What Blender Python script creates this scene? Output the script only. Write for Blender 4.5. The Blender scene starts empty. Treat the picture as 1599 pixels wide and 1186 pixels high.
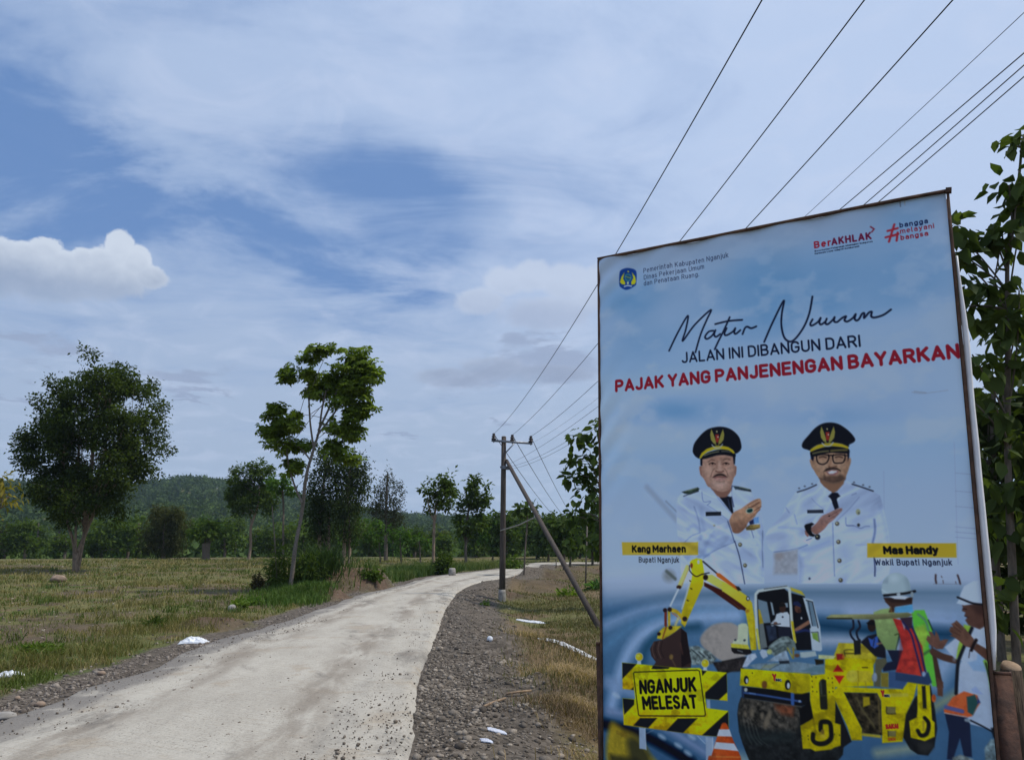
import bpy, bmesh, math, random
import numpy as np
from mathutils import Vector, Matrix
rng = np.random.default_rng(7)
random.seed(7)
R = math.radians
SC = bpy.context.scene
COL = SC.collection
# ------------------------------------------------------------------ camera
FPX, CX, CY, PITCH, CAMH = 1208.0, 799.5, 593.0, R(12.0), 1.6
cam_d = bpy.data.cameras.new("camera"); cam = bpy.data.objects.new("camera", cam_d); COL.objects.link(cam)
cam_d.sensor_width = 36; cam_d.lens = 36 * FPX / 1599; cam_d.clip_start = 0.05; cam_d.clip_end = 6000
cam.location = (0, 0, CAMH); cam.rotation_euler = (R(90) + PITCH, 0, 0)
SC.camera = cam
SC.view_settings.view_transform = 'Standard'; SC.view_settings.look = 'None'
SC.view_settings.exposure = 0.1; SC.view_settings.gamma = 1
SC.cycles.max_bounces = 6; SC.cycles.diffuse_bounces = 3; SC.cycles.transmission_bounces = 4
SC.cycles.volume_bounces = 0; SC.cycles.use_denoising = True
SUN_EL, SUN_AZ = R(60), R(86)          # azimuth measured clockwise from +Y (straight ahead)

def ray(px, py):
    x = (px - CX) / FPX; u = -(py - CY) / FPX
    c, s = math.cos(PITCH), math.sin(PITCH)
    return np.array([x, c - u * s, s + u * c])
def at_y(px, py, Y):                    # point on the pixel's ray at forward distance Y
    d = ray(px, py); return np.array([0, 0, CAMH]) + d * (Y / d[1])
def az_el(px, py):
    d = ray(px, py); d = d / np.linalg.norm(d)
    return math.atan2(d[0], d[1]), math.asin(d[2])

# ------------------------------------------------------------------ node helpers
class NT:
    def __init__(s, tree): s.t = tree; s.n = tree.nodes; s.l = tree.links
    def node(s, typ, **kw):
        n = s.n.new(typ)
        for k, v in kw.items(): setattr(n, k, v)
        return n
    def put(s, sock, v):
        if hasattr(v, 'is_linked') or isinstance(v, bpy.types.NodeSocket): s.l.new(v, sock)
        elif isinstance(v, (tuple, list)) and len(v) == 3 and sock.type == 'RGBA': sock.default_value = (*v, 1)
        else: sock.default_value = v
    def m(s, op, a, b=0.0, c=None, clamp=False):
        n = s.node('ShaderNodeMath', operation=op); n.use_clamp = clamp
        s.put(n.inputs[0], a); s.put(n.inputs[1], b)
        if c is not None: s.put(n.inputs[2], c)
        return n.outputs[0]
    def ss(s, v, a, b, lo=0.0, hi=1.0):
        n = s.node('ShaderNodeMapRange'); n.interpolation_type = 'SMOOTHSTEP'
        s.put(n.inputs[0], v); n.inputs[1].default_value = a; n.inputs[2].default_value = b
        n.inputs[3].default_value = lo; n.inputs[4].default_value = hi
        return n.outputs[0]
    def mix(s, f, a, b, blend='MIX'):
        n = s.node('ShaderNodeMix', data_type='RGBA', blend_type=blend)
        s.put(n.inputs[0], f); s.put(n.inputs[6], a); s.put(n.inputs[7], b)
        return n.outputs[2]
    def noise(s, vec, scale, detail=4.0, rough=0.55, dist=0.0, col=False):
        n = s.node('ShaderNodeTexNoise'); s.put(n.inputs['Vector'], vec)
        n.inputs['Scale'].default_value = scale; n.inputs['Detail'].default_value = detail
        n.inputs['Roughness'].default_value = rough; n.inputs['Distortion'].default_value = dist
        return n.outputs[1 if col else 0]
    def voro(s, vec, scale, out=0, feature='F1'):
        n = s.node('ShaderNodeTexVoronoi', feature=feature); s.put(n.inputs['Vector'], vec)
        n.inputs['Scale'].default_value = scale
        return n.outputs[out]
    def comb(s, x, y, z):
        n = s.node('ShaderNodeCombineXYZ'); s.put(n.inputs[0], x); s.put(n.inputs[1], y); s.put(n.inputs[2], z)
        return n.outputs[0]
    def vscale(s, v, sc):
        n = s.node('ShaderNodeMapping'); s.put(n.inputs[0], v); n.inputs['Scale'].default_value = sc
        return n.outputs[0]

# ------------------------------------------------------------------ world: Nishita sky with veils and cumulus
W = bpy.data.worlds.new("World"); SC.world = W; W.use_nodes = True
w = NT(W.node_tree); w.n.clear()
w_out = w.node('ShaderNodeOutputWorld'); w_bg = w.node('ShaderNodeBackground')
w.l.new(w_bg.outputs[0], w_out.inputs[0])
SKY_STRENGTH = 0.1
w_bg.inputs[1].default_value = SKY_STRENGTH
sky = w.node('ShaderNodeTexSky', sky_type='NISHITA'); sky.sun_disc = False
sky.sun_elevation = SUN_EL; sky.sun_rotation = SUN_AZ; sky.altitude = 100; sky.air_density = 1.0
sky.dust_density = 0.6; sky.ozone_density = 2.0
tc = w.node('ShaderNodeTexCoord'); sep = w.node('ShaderNodeSeparateXYZ'); w.l.new(tc.outputs['Generated'], sep.inputs[0])
dx, dy, dz = sep.outputs
AZ = w.m('ARCTAN2', dx, dy); EL = w.m('ARCSINE', dz)
zc = w.m('ADD', w.m('MAXIMUM', dz, 0.0), 0.16)
pl = w.comb(w.m('DIVIDE', dx, zc), w.m('DIVIDE', dy, zc), 0.0)
# warped angles so that no patch has a clean outline
wn = w.noise(pl, 1.7, 5, 0.6, 0.3, True); ws = w.node('ShaderNodeSeparateXYZ'); w.l.new(wn, ws.inputs[0])
azw = w.m('ADD', AZ, w.m('MULTIPLY', w.m('SUBTRACT', ws.outputs[0], 0.5), 0.26))
elw = w.m('ADD', EL, w.m('MULTIPLY', w.m('SUBTRACT', ws.outputs[1], 0.5), 0.20))
def blob(px, py, rx, ry, A=None, E=None, rot=0.0):
    a0, e0 = az_el(px, py); A = A if A is not None else azw; E = E if E is not None else elw
    sa, se = rx / FPX * 1.0, ry / FPX * 1.0
    da = w.m('SUBTRACT', A, a0); de = w.m('SUBTRACT', E, e0)
    if rot:
        c, s_ = math.cos(rot), math.sin(rot)
        u = w.m('ADD', w.m('MULTIPLY', da, c), w.m('MULTIPLY', de, s_))
        v = w.m('SUBTRACT', w.m('MULTIPLY', de, c), w.m('MULTIPLY', da, s_))
    else: u, v = da, de
    q = w.m('ADD', w.m('POWER', w.m('ABSOLUTE', w.m('DIVIDE', u, sa)), 2.0), w.m('POWER', w.m('ABSOLUTE', w.m('DIVIDE', v, se)), 2.0))
    return w.m('EXPONENT', w.m('MULTIPLY', q, -1.0))
def total(lst, op='ADD'):
    t = lst[0]
    for b in lst[1:]: t = w.m(op, t, b)
    return t
# blue openings in the veil
blue = total([blob(60, 290, 200, 60, rot=R(-8)), blob(330, 330, 240, 52, rot=R(-18)), blob(560, 395, 200, 36, rot=R(-14)), blob(20, 190, 90, 60),
              w.m('MULTIPLY', blob(620, 320, 160, 55, rot=R(-20)), 0.7), w.m('MULTIPLY', blob(20, 130, 120, 40), 0.35), w.m('MULTIPLY', blob(300, 170, 180, 40), 0.35)])
streak = w.node('ShaderNodeMapping'); w.l.new(pl, streak.inputs[0]); streak.inputs['Rotation'].default_value = (0, 0, R(-35)); streak.inputs['Scale'].default_value = (1.0, 1.9, 1)
cir = w.noise(streak.outputs[0], 1.5, 9, 0.62, 0.7)
cir2 = w.noise(pl, 5.0, 8, 0.6, 0.8)
veil = w.m('SUBTRACT', w.m('ADD', 0.74, w.m('MULTIPLY', w.m('SUBTRACT', cir, 0.5), 1.5)), w.m('MULTIPLY', w.m('MULTIPLY', blue, w.ss(cir, 0.30, 0.62, 1.1, 0.5)), 0.84))
veil = w.m('ADD', veil, w.m('MULTIPLY', w.m('SUBTRACT', cir2, 0.5), 0.35))
veil = w.m('ADD', veil, w.ss(EL, 0.34, 0.10, 0.0, 0.28))     # thicker towards the horizon
veil = w.m('ADD', veil, w.ss(AZ, -0.1, 0.55, 0.0, 0.35))     # and towards the sun's side
veil = w.ss(veil, -0.04, 1.0, 0.10, 0.97)
# veil colour in radiance before the Background strength
K = 1.0 / SKY_STRENGTH
def lin(c): return tuple(((v / 255) / 12.92 if v / 255 <= 0.04045 else ((v / 255 + 0.055) / 1.055) ** 2.4) for v in c)
def kc(c): return tuple(v * K for v in lin(c))
br = w.ss(w.m('ADD', w.m('MULTIPLY', dx, 0.9), w.m('MULTIPLY', EL, 0.8)), -0.35, 0.75)
vcol = w.mix(br, kc((161, 181, 213)), kc((183, 201, 231)))
vcol = w.mix(w.ss(dy, 0.05, -0.6), vcol, kc((190, 212, 250)))            # unseen veil behind the camera, brightened and blued to fill the billboard face
vcol = w.mix(w.ss(EL, 0.42, 0.05), vcol, kc((164, 181, 206)))
vcol = w.mix(w.m('MULTIPLY', w.ss(cir2, 0.45, 0.7), 0.25), vcol, kc((205, 214, 236)))
base = w.mix(0.78, sky.outputs[0], kc((90, 131, 190)))
skyc = w.mix(veil, base, vcol)
# grey scud near the horizon
n3 = w.noise(pl, 3.2, 7, 0.6, 0.3)
scud = total([blob(90, 557, 75, 16), blob(285, 570, 70, 20), blob(30, 522, 50, 10), blob(740, 600, 95, 24), blob(860, 570, 70, 22), blob(300, 612, 40, 10), blob(745, 662, 40, 8), blob(630, 678, 28, 6), blob(30, 610, 70, 12)])
scm = w.m('MULTIPLY', w.ss(w.m('ADD', scud, w.m('MULTIPLY', w.m('SUBTRACT', n3, 0.5), 0.9)), 0.40, 0.95), 0.75)
skyc = w.mix(scm, skyc, kc((147, 161, 190)))
# cumulus: sharp lit tops, soft grey bases
fn = w.noise(tc.outputs['Generated'], 19.0, 10, 0.66, 0.35)
fn2 = w.noise(tc.outputs['Generated'], 7.0, 5, 0.55, 0.2)
fw = w.m('ADD', w.m('MULTIPLY', w.m('SUBTRACT', fn, 0.5), 1.0), w.m('MULTIPLY', w.m('SUBTRACT', fn2, 0.5), 0.5))
def cumulus(bl, e_px, base_px, top, low, edge, crisp, soft_base, amount, rough):
    f = total([blob(*b, A=AZ, E=EL) for b in bl], 'MAXIMUM')
    f = w.m('ADD', f, w.m('MULTIPLY', fw, rough))
    e_base = az_el(e_px, base_px)[1]
    h0 = w.m('SUBTRACT', EL, e_base)
    wd = w.ss(h0, 0.0, 0.075, 0.30, crisp)                       # crisp crowns, ragged soft bases
    mask = w.m('DIVIDE', w.m('SUBTRACT', f, edge), wd, clamp=True)
    mask = w.m('MULTIPLY', w.ss(mask, 0, 1), w.ss(h0, -soft_base, soft_base))
    h = w.m('ADD', h0, w.m('ADD', w.m('MULTIPLY', w.m('SUBTRACT', fn, 0.5), 0.06), w.m('MULTIPLY', w.m('SUBTRACT', fn2, 0.5), 0.08)))
    rim = w.ss(f, edge, edge + 0.5, 0.30, 0.0)
    shade = w.m('ADD', w.ss(h, 0.005, 0.085), rim, clamp=True)
    return w.m('MULTIPLY', mask, amount), w.mix(shade, kc(low), kc(top))
for spec in (
    ([(186, 392, 24, 30), (160, 408, 32, 26), (212, 408, 26, 26), (236, 432, 30, 20), (70, 398, 30, 28), (40, 402, 30, 26), (5, 402, 34, 30), (100, 412, 32, 24), (130, 406, 22, 22), (150, 432, 80, 34), (60, 436, 90, 36), (-20, 430, 60, 40)], 120, 480, (202, 212, 227), (143, 158, 184), 0.40, 0.15, 0.055, 0.95, 0.95),
    ([(790, 440, 40, 26), (830, 432, 46, 30), (885, 440, 56, 34), (940, 450, 60, 44), (750, 470, 50, 24), (850, 490, 100, 34)], 830, 535, (191, 203, 224), (160, 173, 200), 0.34, 0.30, 0.06, 0.8, 0.8),
    ([(700, 590, 60, 18), (770, 575, 60, 22), (850, 585, 80, 20)], 760, 605, (180, 193, 216), (145, 158, 184), 0.34, 0.3, 0.02, 0.65, 0.9),
):
    mk, cc = cumulus(*spec)
    skyc = w.mix(mk, skyc, cc)
w.l.new(skyc, w_bg.inputs[0])

# ------------------------------------------------------------------ sun (veiled by thin cloud)
sun_d = bpy.data.lights.new("sun", 'SUN'); sun = bpy.data.objects.new("sun", sun_d); COL.objects.link(sun)
sun_d.energy = 3.3; sun_d.angle = R(2.0); sun_d.color = (1.0, 0.95, 0.86)
sd = Vector((math.sin(SUN_AZ) * math.cos(SUN_EL), math.cos(SUN_AZ) * math.cos(SUN_EL), math.sin(SUN_EL)))
sun.rotation_euler = sd.to_track_quat('Z', 'Y').to_euler(); sun.location = (20, 30, 60)

# ------------------------------------------------------------------ numpy noise
def _hash(ix, iy, seed):
    h = (ix.astype(np.int64) * 374761393 + iy.astype(np.int64) * 668265263 + seed * 1442695041) & 0xFFFFFFFF
    h = ((h ^ (h >> 13)) * 1274126177) & 0xFFFFFFFF
    return ((h ^ (h >> 16)) & 0xFFFF) / 65535.0
def vnoise(x, y, seed=0):
    x = np.asarray(x, float); y = np.asarray(y, float)
    ix, iy = np.floor(x), np.floor(y); fx, fy = x - ix, y - iy
    fx = fx * fx * (3 - 2 * fx); fy = fy * fy * (3 - 2 * fy)
    a = _hash(ix, iy, seed); b = _hash(ix + 1, iy, seed); c = _hash(ix, iy + 1, seed); d = _hash(ix + 1, iy + 1, seed)
    return (a * (1 - fx) + b * fx) * (1 - fy) + (c * (1 - fx) + d * fx) * fy
def fbm(x, y, oct=4, seed=0, gain=0.5):
    t, a, n = 0, 1.0, 0
    for o in range(oct):
        t = t + a * vnoise(np.asarray(x) * 2 ** o + 17.3 * o, np.asarray(y) * 2 ** o - 9.1 * o, seed + o); n += a; a *= gain
    return t / n
def sst(v, a, b):
    t = np.clip((v - a) / (b - a), 0, 1); return t * t * (3 - 2 * t)

# ------------------------------------------------------------------ mesh helpers
def np_mesh(name, verts, faces_flat, counts, mats, parent=None, color=None, smooth=False, uv=None):
    me = bpy.data.meshes.new(name)
    verts = np.asarray(verts, np.float32); faces_flat = np.asarray(faces_flat, np.int32); counts = np.asarray(counts, np.int32)
    me.vertices.add(len(verts)); me.vertices.foreach_set('co', verts.ravel())
    me.loops.add(len(faces_flat)); me.loops.foreach_set('vertex_index', faces_flat)
    me.polygons.add(len(counts))
    st = np.concatenate([[0], np.cumsum(counts)[:-1]]).astype(np.int32)
    me.polygons.foreach_set('loop_start', st)
    try: me.polygons.foreach_set('loop_total', counts)
    except Exception: pass
    if smooth: me.polygons.foreach_set('use_smooth', np.ones(len(counts), bool))
    if color is not None:
        color = np.asarray(color, np.float32)
        if color.shape[1] == 3: color = np.c_[color, np.ones(len(color), np.float32)]
        at = me.color_attributes.new('Col', 'FLOAT_COLOR', 'POINT'); at.data.foreach_set('color', color.ravel())
    if uv is not None:
        ul = me.uv_layers.new(name='UVMap'); ul.data.foreach_set('uv', np.asarray(uv, np.float32)[faces_flat].ravel())
    me.update(calc_edges=True)
    for m_ in (mats if isinstance(mats, (list, tuple)) else [mats]): me.materials.append(m_)
    o = bpy.data.objects.new(name, me); COL.objects.link(o)
    if parent: o.parent = parent
    return o
class MB:
    """collects boxes, tubes and plates; build() links them as one mesh"""
    def __init__(s): s.v = []; s.f = []
    def add(s, v, f):
        o = len(s.v); s.v += [tuple(map(float, p)) for p in v]; s.f += [[i + o for i in q] for q in f]; return s
    def box(s, c, size, M=None):
        x, y, z = [k / 2 for k in size]
        vs = [Vector((sx * x, sy * y, sz * z)) for sx in (-1, 1) for sy in (-1, 1) for sz in (-1, 1)]
        if M is not None: vs = [M @ q for q in vs]
        vs = [q + Vector(c) for q in vs]
        return s.add(vs, [(0, 1, 3, 2), (4, 6, 7, 5), (0, 4, 5, 1), (2, 3, 7, 6), (0, 2, 6, 4), (1, 5, 7, 3)])
    def beam(s, a, b, wd, th, nrm):
        """rectangular bar from a to b, th measured along nrm"""
        a, b, nrm = Vector(a), Vector(b), Vector(nrm).normalized()
        d = (b - a).normalized(); side = d.cross(nrm).normalized(); nrm = side.cross(d)
        vs = []
        for p in (a, b):
            for i, j in ((-1, -1), (1, -1), (1, 1), (-1, 1)): vs.append(p + side * (i * wd / 2) + nrm * (j * th / 2))
        return s.add(vs, [(0, 3, 2, 1), (4, 5, 6, 7), (0, 1, 5, 4), (1, 2, 6, 5), (2, 3, 7, 6), (3, 0, 4, 7)])
    def tube(s, pts, rad, n=8, cap=True):
        pts = [Vector(p) for p in pts]
        if not isinstance(rad, (list, tuple, np.ndarray)): rad = [rad] * len(pts)
        up = Vector((0.13, 0.21, 0.97)); vs = []; fs = []
        for i, p in enumerate(pts):
            d = (pts[min(i + 1, len(pts) - 1)] - pts[max(i - 1, 0)])
            d = d.normalized() if d.length > 1e-9 else Vector((0, 0, 1))
            a = up.cross(d)
            if a.length < 1e-3: a = Vector((1, 0, 0)).cross(d)
            a.normalize(); b = d.cross(a)
            for k in range(n):
                t = 2 * math.pi * k / n; vs.append(p + (a * math.cos(t) + b * math.sin(t)) * float(rad[i]))
        for i in range(len(pts) - 1):
            for k in range(n):
                fs.append((i * n + k, i * n + (k + 1) % n, (i + 1) * n + (k + 1) % n, (i + 1) * n + k))
        if cap: fs.append(tuple(range(n - 1, -1, -1))); fs.append(tuple((len(pts) - 1) * n + k for k in range(n)))
        return s.add(vs, fs)
    def lathe(s, base, prof, n=12):
        """prof: (radius, height) pairs round a vertical axis"""
        return s.tube([Vector(base) + Vector((0, 0, h)) for r_, h in prof], [r_ for r_, h in prof], n)
    def build(s, name, mat, parent=None, smooth=False, color=None):
        ff = [i for q in s.f for i in q]
        o = np_mesh(name, np.array(s.v).reshape(-1, 3), ff, [len(q) for q in s.f], mat, parent, color, smooth)
        return o
def localise(o, parent):
    """vertices were given in world space: shift so the child sits right under its parent"""
    loc = parent.location
    me = o.data; n = len(me.vertices); a = np.empty(n * 3, np.float32); me.vertices.foreach_get('co', a)
    a = a.reshape(-1, 3) - np.array(loc, np.float32); me.vertices.foreach_set('co', a.ravel()); me.update()
def tag(o, label=None, cat=None, group=None, kind=None):
    if label: o['label'] = label
    if cat: o['category'] = cat
    if group: o['group'] = group
    if kind: o['kind'] = kind
    return o
def thing(name, loc, label, cat, group=None):
    o = bpy.data.objects.new(name, None); COL.objects.link(o); o.location = tuple(map(float, loc)); o.empty_display_size = 0.2
    return tag(o, label, cat, group)
def part(o, parent):
    o.parent = parent; localise(o, parent); return o

# ------------------------------------------------------------------ materials
def mat(name, rough=0.8, spec=0.3):
    m_ = bpy.data.materials.new(name); m_.use_nodes = True
    t = NT(m_.node_tree); b = t.n['Principled BSDF']; b.inputs['Roughness'].default_value = rough
    b.inputs['Specular IOR Level'].default_value = spec
    return m_, t, b
def simple(name, c1, c2, scale=8, rough=0.8, spec=0.3, metal=0.0, bump=0.0, stretch=(1, 1, 1), detail=6):
    m_, t, b = mat(name, rough, spec)
    co = t.node('ShaderNodeTexCoord').outputs['Object']; v = t.vscale(co, stretch)
    n = t.noise(v, scale, detail, 0.6)
    t.put(b.inputs['Base Color'], t.mix(t.ss(n, 0.3, 0.7), c1, c2)); b.inputs['Metallic'].default_value = metal
    t.put(b.inputs['Roughness'], t.ss(n, 0.2, 0.8, rough - 0.1, min(1, rough + 0.1)))
    if bump:
        bn = t.node('ShaderNodeBump'); bn.inputs['Strength'].default_value = bump; bn.inputs['Distance'].default_value = 0.02
        t.put(bn.inputs['Height'], n); t.l.new(bn.outputs[0], b.inputs['Normal'])
    return m_
def foliage_mat(name, trans=0.35, rough=0.5, spec=0.35):
    m_, t, b = mat(name, rough, spec)
    at = t.node('ShaderNodeAttribute', attribute_name='Col')
    t.put(b.inputs['Base Color'], at.outputs['Color'])
    tr = t.node('ShaderNodeBsdfTranslucent'); t.put(tr.inputs[0], t.mix(1.0, at.outputs['Color'], (1.25, 1.4, 0.45), 'MULTIPLY'))
    mx = t.node('ShaderNodeMixShader'); mx.inputs[0].default_value = trans
    t.l.new(b.outputs[0], mx.inputs[1]); t.l.new(tr.outputs[0], mx.inputs[2])
    t.l.new(mx.outputs[0], t.n['Material Output'].inputs[0])
    return m_
M = {}
M['leaf'] = foliage_mat('leaf', 0.36, 0.7, 0.05)
M['far_leaf'] = foliage_mat('far_leaf', 0.2, 0.9, 0.05)
M['blade'] = foliage_mat('blade', 0.22, 0.7, 0.15)
M['bark_pale'] = simple('bark_pale', (0.30, 0.22, 0.155), (0.13, 0.095, 0.07), 5, 0.9, 0.15, bump=0.4, stretch=(4, 4, 1))
M['bark_dark'] = simple('bark_dark', (0.085, 0.07, 0.055), (0.16, 0.13, 0.10), 6, 0.9, 0.15, bump=0.4, stretch=(4, 4, 1))
M['bark_grey'] = simple('bark_grey', (0.20, 0.17, 0.14), (0.10, 0.085, 0.07), 7, 0.9, 0.15, bump=0.3, stretch=(2, 2, 6))
# ================================================================== terrain, road
LEFT_PX = [(0,1129),(73,1104),(117,1083),(204,1056),(280,1027),(338,1003),(400,986),(475,962),(519,945),(562,930),(621,916),(678,900),(737,893.5),(780,888),(824,880.5),(850,878.5)]
RIGHT_PX = [(642,1186),(648,1126),(655,1073),(668,1030),(683,992),(699,948),(720,922),(748,910),(795,901),(830,891.5),(871,882),(900,879.5)]
def flat(p): d = ray(*p); k = -CAMH / d[2]; return (d[0] * k, d[1] * k)
Lw = [flat(p) for p in LEFT_PX]; Rw = [flat(p) for p in RIGHT_PX]
# extend behind the camera and past the bend
dl = np.array(Lw[1]) - np.array(Lw[0]); dl /= np.linalg.norm(dl)
Lw = [tuple(np.array(Lw[0]) - dl * k) for k in (14, 7, 3)] + Lw
Rw = [(-2.6, -8.0), (-1.35, -1.0), (-0.95, 3.0)] + Rw
Lw += [(10, 72), (22, 80), (45, 88)]; Rw += [(13, 67), (24, 74), (46, 81)]
def resample(P, n):
    P = np.array(P, float)
    # Catmull-Rom through the points, then even arc length
    out = []
    for i in range(len(P) - 1):
        p0, p1, p2, p3 = P[max(i - 1, 0)], P[i], P[i + 1], P[min(i + 2, len(P) - 1)]
        for t in np.linspace(0, 1, 12, endpoint=False):
            out.append(0.5 * ((2 * p1) + (-p0 + p2) * t + (2 * p0 - 5 * p1 + 4 * p2 - p3) * t ** 2 + (-p0 + 3 * p1 - 3 * p2 + p3) * t ** 3))
    out.append(P[-1]); out = np.array(out)
    d = np.r_[0, np.cumsum(np.linalg.norm(np.diff(out, axis=0), axis=1))]
    s = np.linspace(0, 1, n) ** 1.15 * d[-1]
    return np.c_[np.interp(s, d, out[:, 0]), np.interp(s, d, out[:, 1])]
NR = 420
RL, RR = resample(Lw, NR), resample(Rw, NR)
# pair the right edge to the left one by nearest progress along the road
RC = (RL + RR) / 2
def seg_dist(x, y, P):
    """signed distance to polyline P (positive on its right side), brute force on a thinned polyline"""
    x = np.asarray(x, float).ravel(); y = np.asarray(y, float).ravel()
    best = np.full(x.shape, 1e9); sg = np.ones(x.shape)
    Q = P[::4] if len(P) > 150 else P
    for a, b in zip(Q[:-1], Q[1:]):
        e = b - a; L2 = e @ e + 1e-12
        t = np.clip(((x - a[0]) * e[0] + (y - a[1]) * e[1]) / L2, 0, 1)
        ddx, ddy = x - a[0] - t * e[0], y - a[1] - t * e[1]
        d2 = ddx * ddx + ddy * ddy; m_ = d2 < best
        best[m_] = d2[m_]; sg[m_] = np.where((e[0] * ddy - e[1] * ddx)[m_] < 0, 1, -1)
    return np.sqrt(best) * sg
# ridge of the wooded hills: height against azimuth
_raz = np.array([az_el(p, 850)[0] for p in (-700, -300, -60, 0, 60, 130, 200, 230, 270, 300, 330, 360, 400, 480, 560, 640, 690, 760, 900, 1300, 1900)])
_rpx = np.array([56, 62, 68, 69, 70, 69, 69, 73, 80, 81, 77, 72, 67, 57, 44, 34, 32, 28, 24, 22, 30.])
BUMPS = []   # (x, y, radius x, radius y, height, rotation)
def terrain(x, y, detail=True):
    shp = np.shape(x); x = np.asarray(x, float).ravel(); y = np.asarray(y, float).ravel()
    r = np.hypot(x, y)
    dL = seg_dist(x, y, RL); dR = seg_dist(x, y, RR)
    left = -dL            # >0 left of the left edge
    right = dR            # >0 right of the right edge
    h = 0.30 * sst(left, 0.6, 14) * sst(r, 8, 60) - 0.30 * sst(right, 0.1, 2.2) * sst(r, 90, 30)
    h = h + 0.22 * sst(right, 2.5, 7) * sst(r, 70, 18)
    off = np.maximum(np.maximum(left, right), 0)
    if detail:
        h = h + (fbm(x * 0.35, y * 0.35, 3, 3) - 0.5) * 0.22 * sst(off, 0.3, 3) + (fbm(x * 2.2, y * 2.2, 3, 9) - 0.5) * 0.07 * sst(off, 0.05, 0.6) * sst(r, 60, 25)
    h = h + 0.26 * (fbm(x * 1.15, y * 1.15, 3, 17) - 0.42) * sst(right, 0.05, 0.6) * sst(right, 2.6, 1.2) * sst(r, 60, 25)
    for bx, by, rx, ry, hh, ro in BUMPS:
        c, s = math.cos(ro), math.sin(ro); u = (x - bx) * c + (y - by) * s; v = -(x - bx) * s + (y - by) * c
        h = h + hh * np.exp(-((u / rx) ** 2 + (v / ry) ** 2) ** 1.5) * sst(off, 0.05, 0.5)
    az = np.arctan2(x, y)
    ridge = np.interp(az, _raz, _rpx) / FPX * 650 + 1.6
    back = sst(np.abs(az), 2.2, 1.2)
    far = -5.5 * sst(r, 84, 135) * back
    hill = (ridge + 5.5) * (0.45 * sst(r, 170, 420) + 0.55 * sst(r, 380, 680)) * back
    hill = hill * (1 + 0.22 * (fbm(x * 0.011, y * 0.011, 3, 21) - 0.5) * sst(r, 200, 400)) - 30 * sst(r, 720, 1100) * back
    return (h + far + hill).reshape(shp)
def ground(px, py):
    """world point where the pixel's ray meets the terrain"""
    d = ray(px, py); t = np.geomspace(2.0, 1200, 900)
    P = np.array([0, 0, CAMH]) + t[:, None] * d; z = terrain(P[:, 0], P[:, 1])
    i = int(np.argmax(P[:, 2] < z))
    if P[i, 2] >= z[i]: i = len(t) - 1
    lo, hi = t[max(i - 1, 0)], t[i]
    for _ in range(14):
        mid = (lo + hi) / 2; p = np.array([0, 0, CAMH]) + mid * d
        if p[2] < float(terrain(p[0], p[1])): hi = mid
        else: lo = mid
    p = np.array([0, 0, CAMH]) + hi * d
    return p
def zat(x, y): return float(terrain(np.array([x]), np.array([y]))[0])
# heaps: dug soil by the bend, dry-grass swells by the billboard, spoil along the right verge
for px, py, rx, ry, hh, ro in ((538,920,2.8,1.4,0.78,0.6),(505,935,1.3,0.8,0.35,0.5),(330,978,0.7,0.4,0.18,0.3),(500,905,2.6,2.0,0.35,0.4)):
    x, y = flat((px, py)); BUMPS.append((x, y, rx, ry, hh, ro))
for px, py, rx, ry, hh in ((835,1010,0.9,0.8,0.30),(905,1060,0.9,0.7,0.30),(860,1105,0.7,0.5,0.22),(830,912,2.2,1.0,0.45),(855,897,3.0,1.0,0.5),(795,925,1.2,0.7,0.3),(880,890,3,1.2,0.45)):
    x, y = flat((px, py)); BUMPS.append((x, y, rx, ry, hh, 0.4))

BARE = [(flat(p), rx, ry, am) for p, rx, ry, am in (((60,985),2.4,1.6,.9),((20,1000),1.6,1.0,.8),((150,962),3.0,1.6,.6),((385,940),2.2,2.2,.95),((330,960),1.4,.9,.8),((440,925),1.8,2.0,.8),((40,892),7,4,.8),((150,903),5,2.5,.8),((250,940),3,1.5,.55),((110,1040),1.2,.5,.6),((60,1035),.8,.4,.5),((320,905),6,2.5,.5))]
def bare(x, y):
    m_ = sst(fbm(x * .30, y * .55, 4, 201) * .55 + fbm(x * 1.5, y * 1.9, 4, 203) * .45, .53, .66) * .85
    for (bx, by), rx, ry, am in BARE: m_ = np.maximum(m_, am * np.exp(-(((x - bx) / rx) ** 2 + ((y - by) / ry) ** 2)) * (.45 + 1.1 * fbm(x * 1.1, y * 1.1, 3, 207)))
    return np.clip(m_, 0, 1)
# ---- ground sheet on a polar grid round the camera
azs = np.concatenate([np.linspace(-0.80, 0.80, 620), np.linspace(0.80, 2 * math.pi - 0.80, 90)[1:-1]])
rs = np.concatenate([[0.4, 1.0, 1.6], np.geomspace(2.2, 130, 330), np.geomspace(132, 1500, 90)])
A_, R_ = np.meshgrid(azs, rs); gx, gy = (R_ * np.sin(A_)), (R_ * np.cos(A_))
gz = terrain(gx, gy)
na, nr = len(azs), len(rs)
off_l = -seg_dist(gx, gy, RL); off_r = seg_dist(gx, gy, RR)
off = np.maximum(off_l, off_r)
V = np.c_[gx.ravel(), gy.ravel(), gz.ravel()]
inside = off < -0.12
V[:, 2] -= np.where(inside, 0.05, 0.0)
V = np.vstack([V, [[0, 0, float(terrain(0.0, 0.0))]]])
i0 = np.arange(nr - 1)[:, None] * na; j = np.arange(na)[None, :]
q = np.stack([i0 + j, i0 + (j + 1) % na, i0 + na + (j + 1) % na, i0 + na + j], -1).reshape(-1, 4)
fan = np.stack([np.full(na, len(V) - 1), (np.arange(na) + 1) % na, np.arange(na)], -1)
ff = np.concatenate([q.ravel(), fan.ravel()]); cn = np.concatenate([np.full(len(q), 4), np.full(na, 3)])
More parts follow.
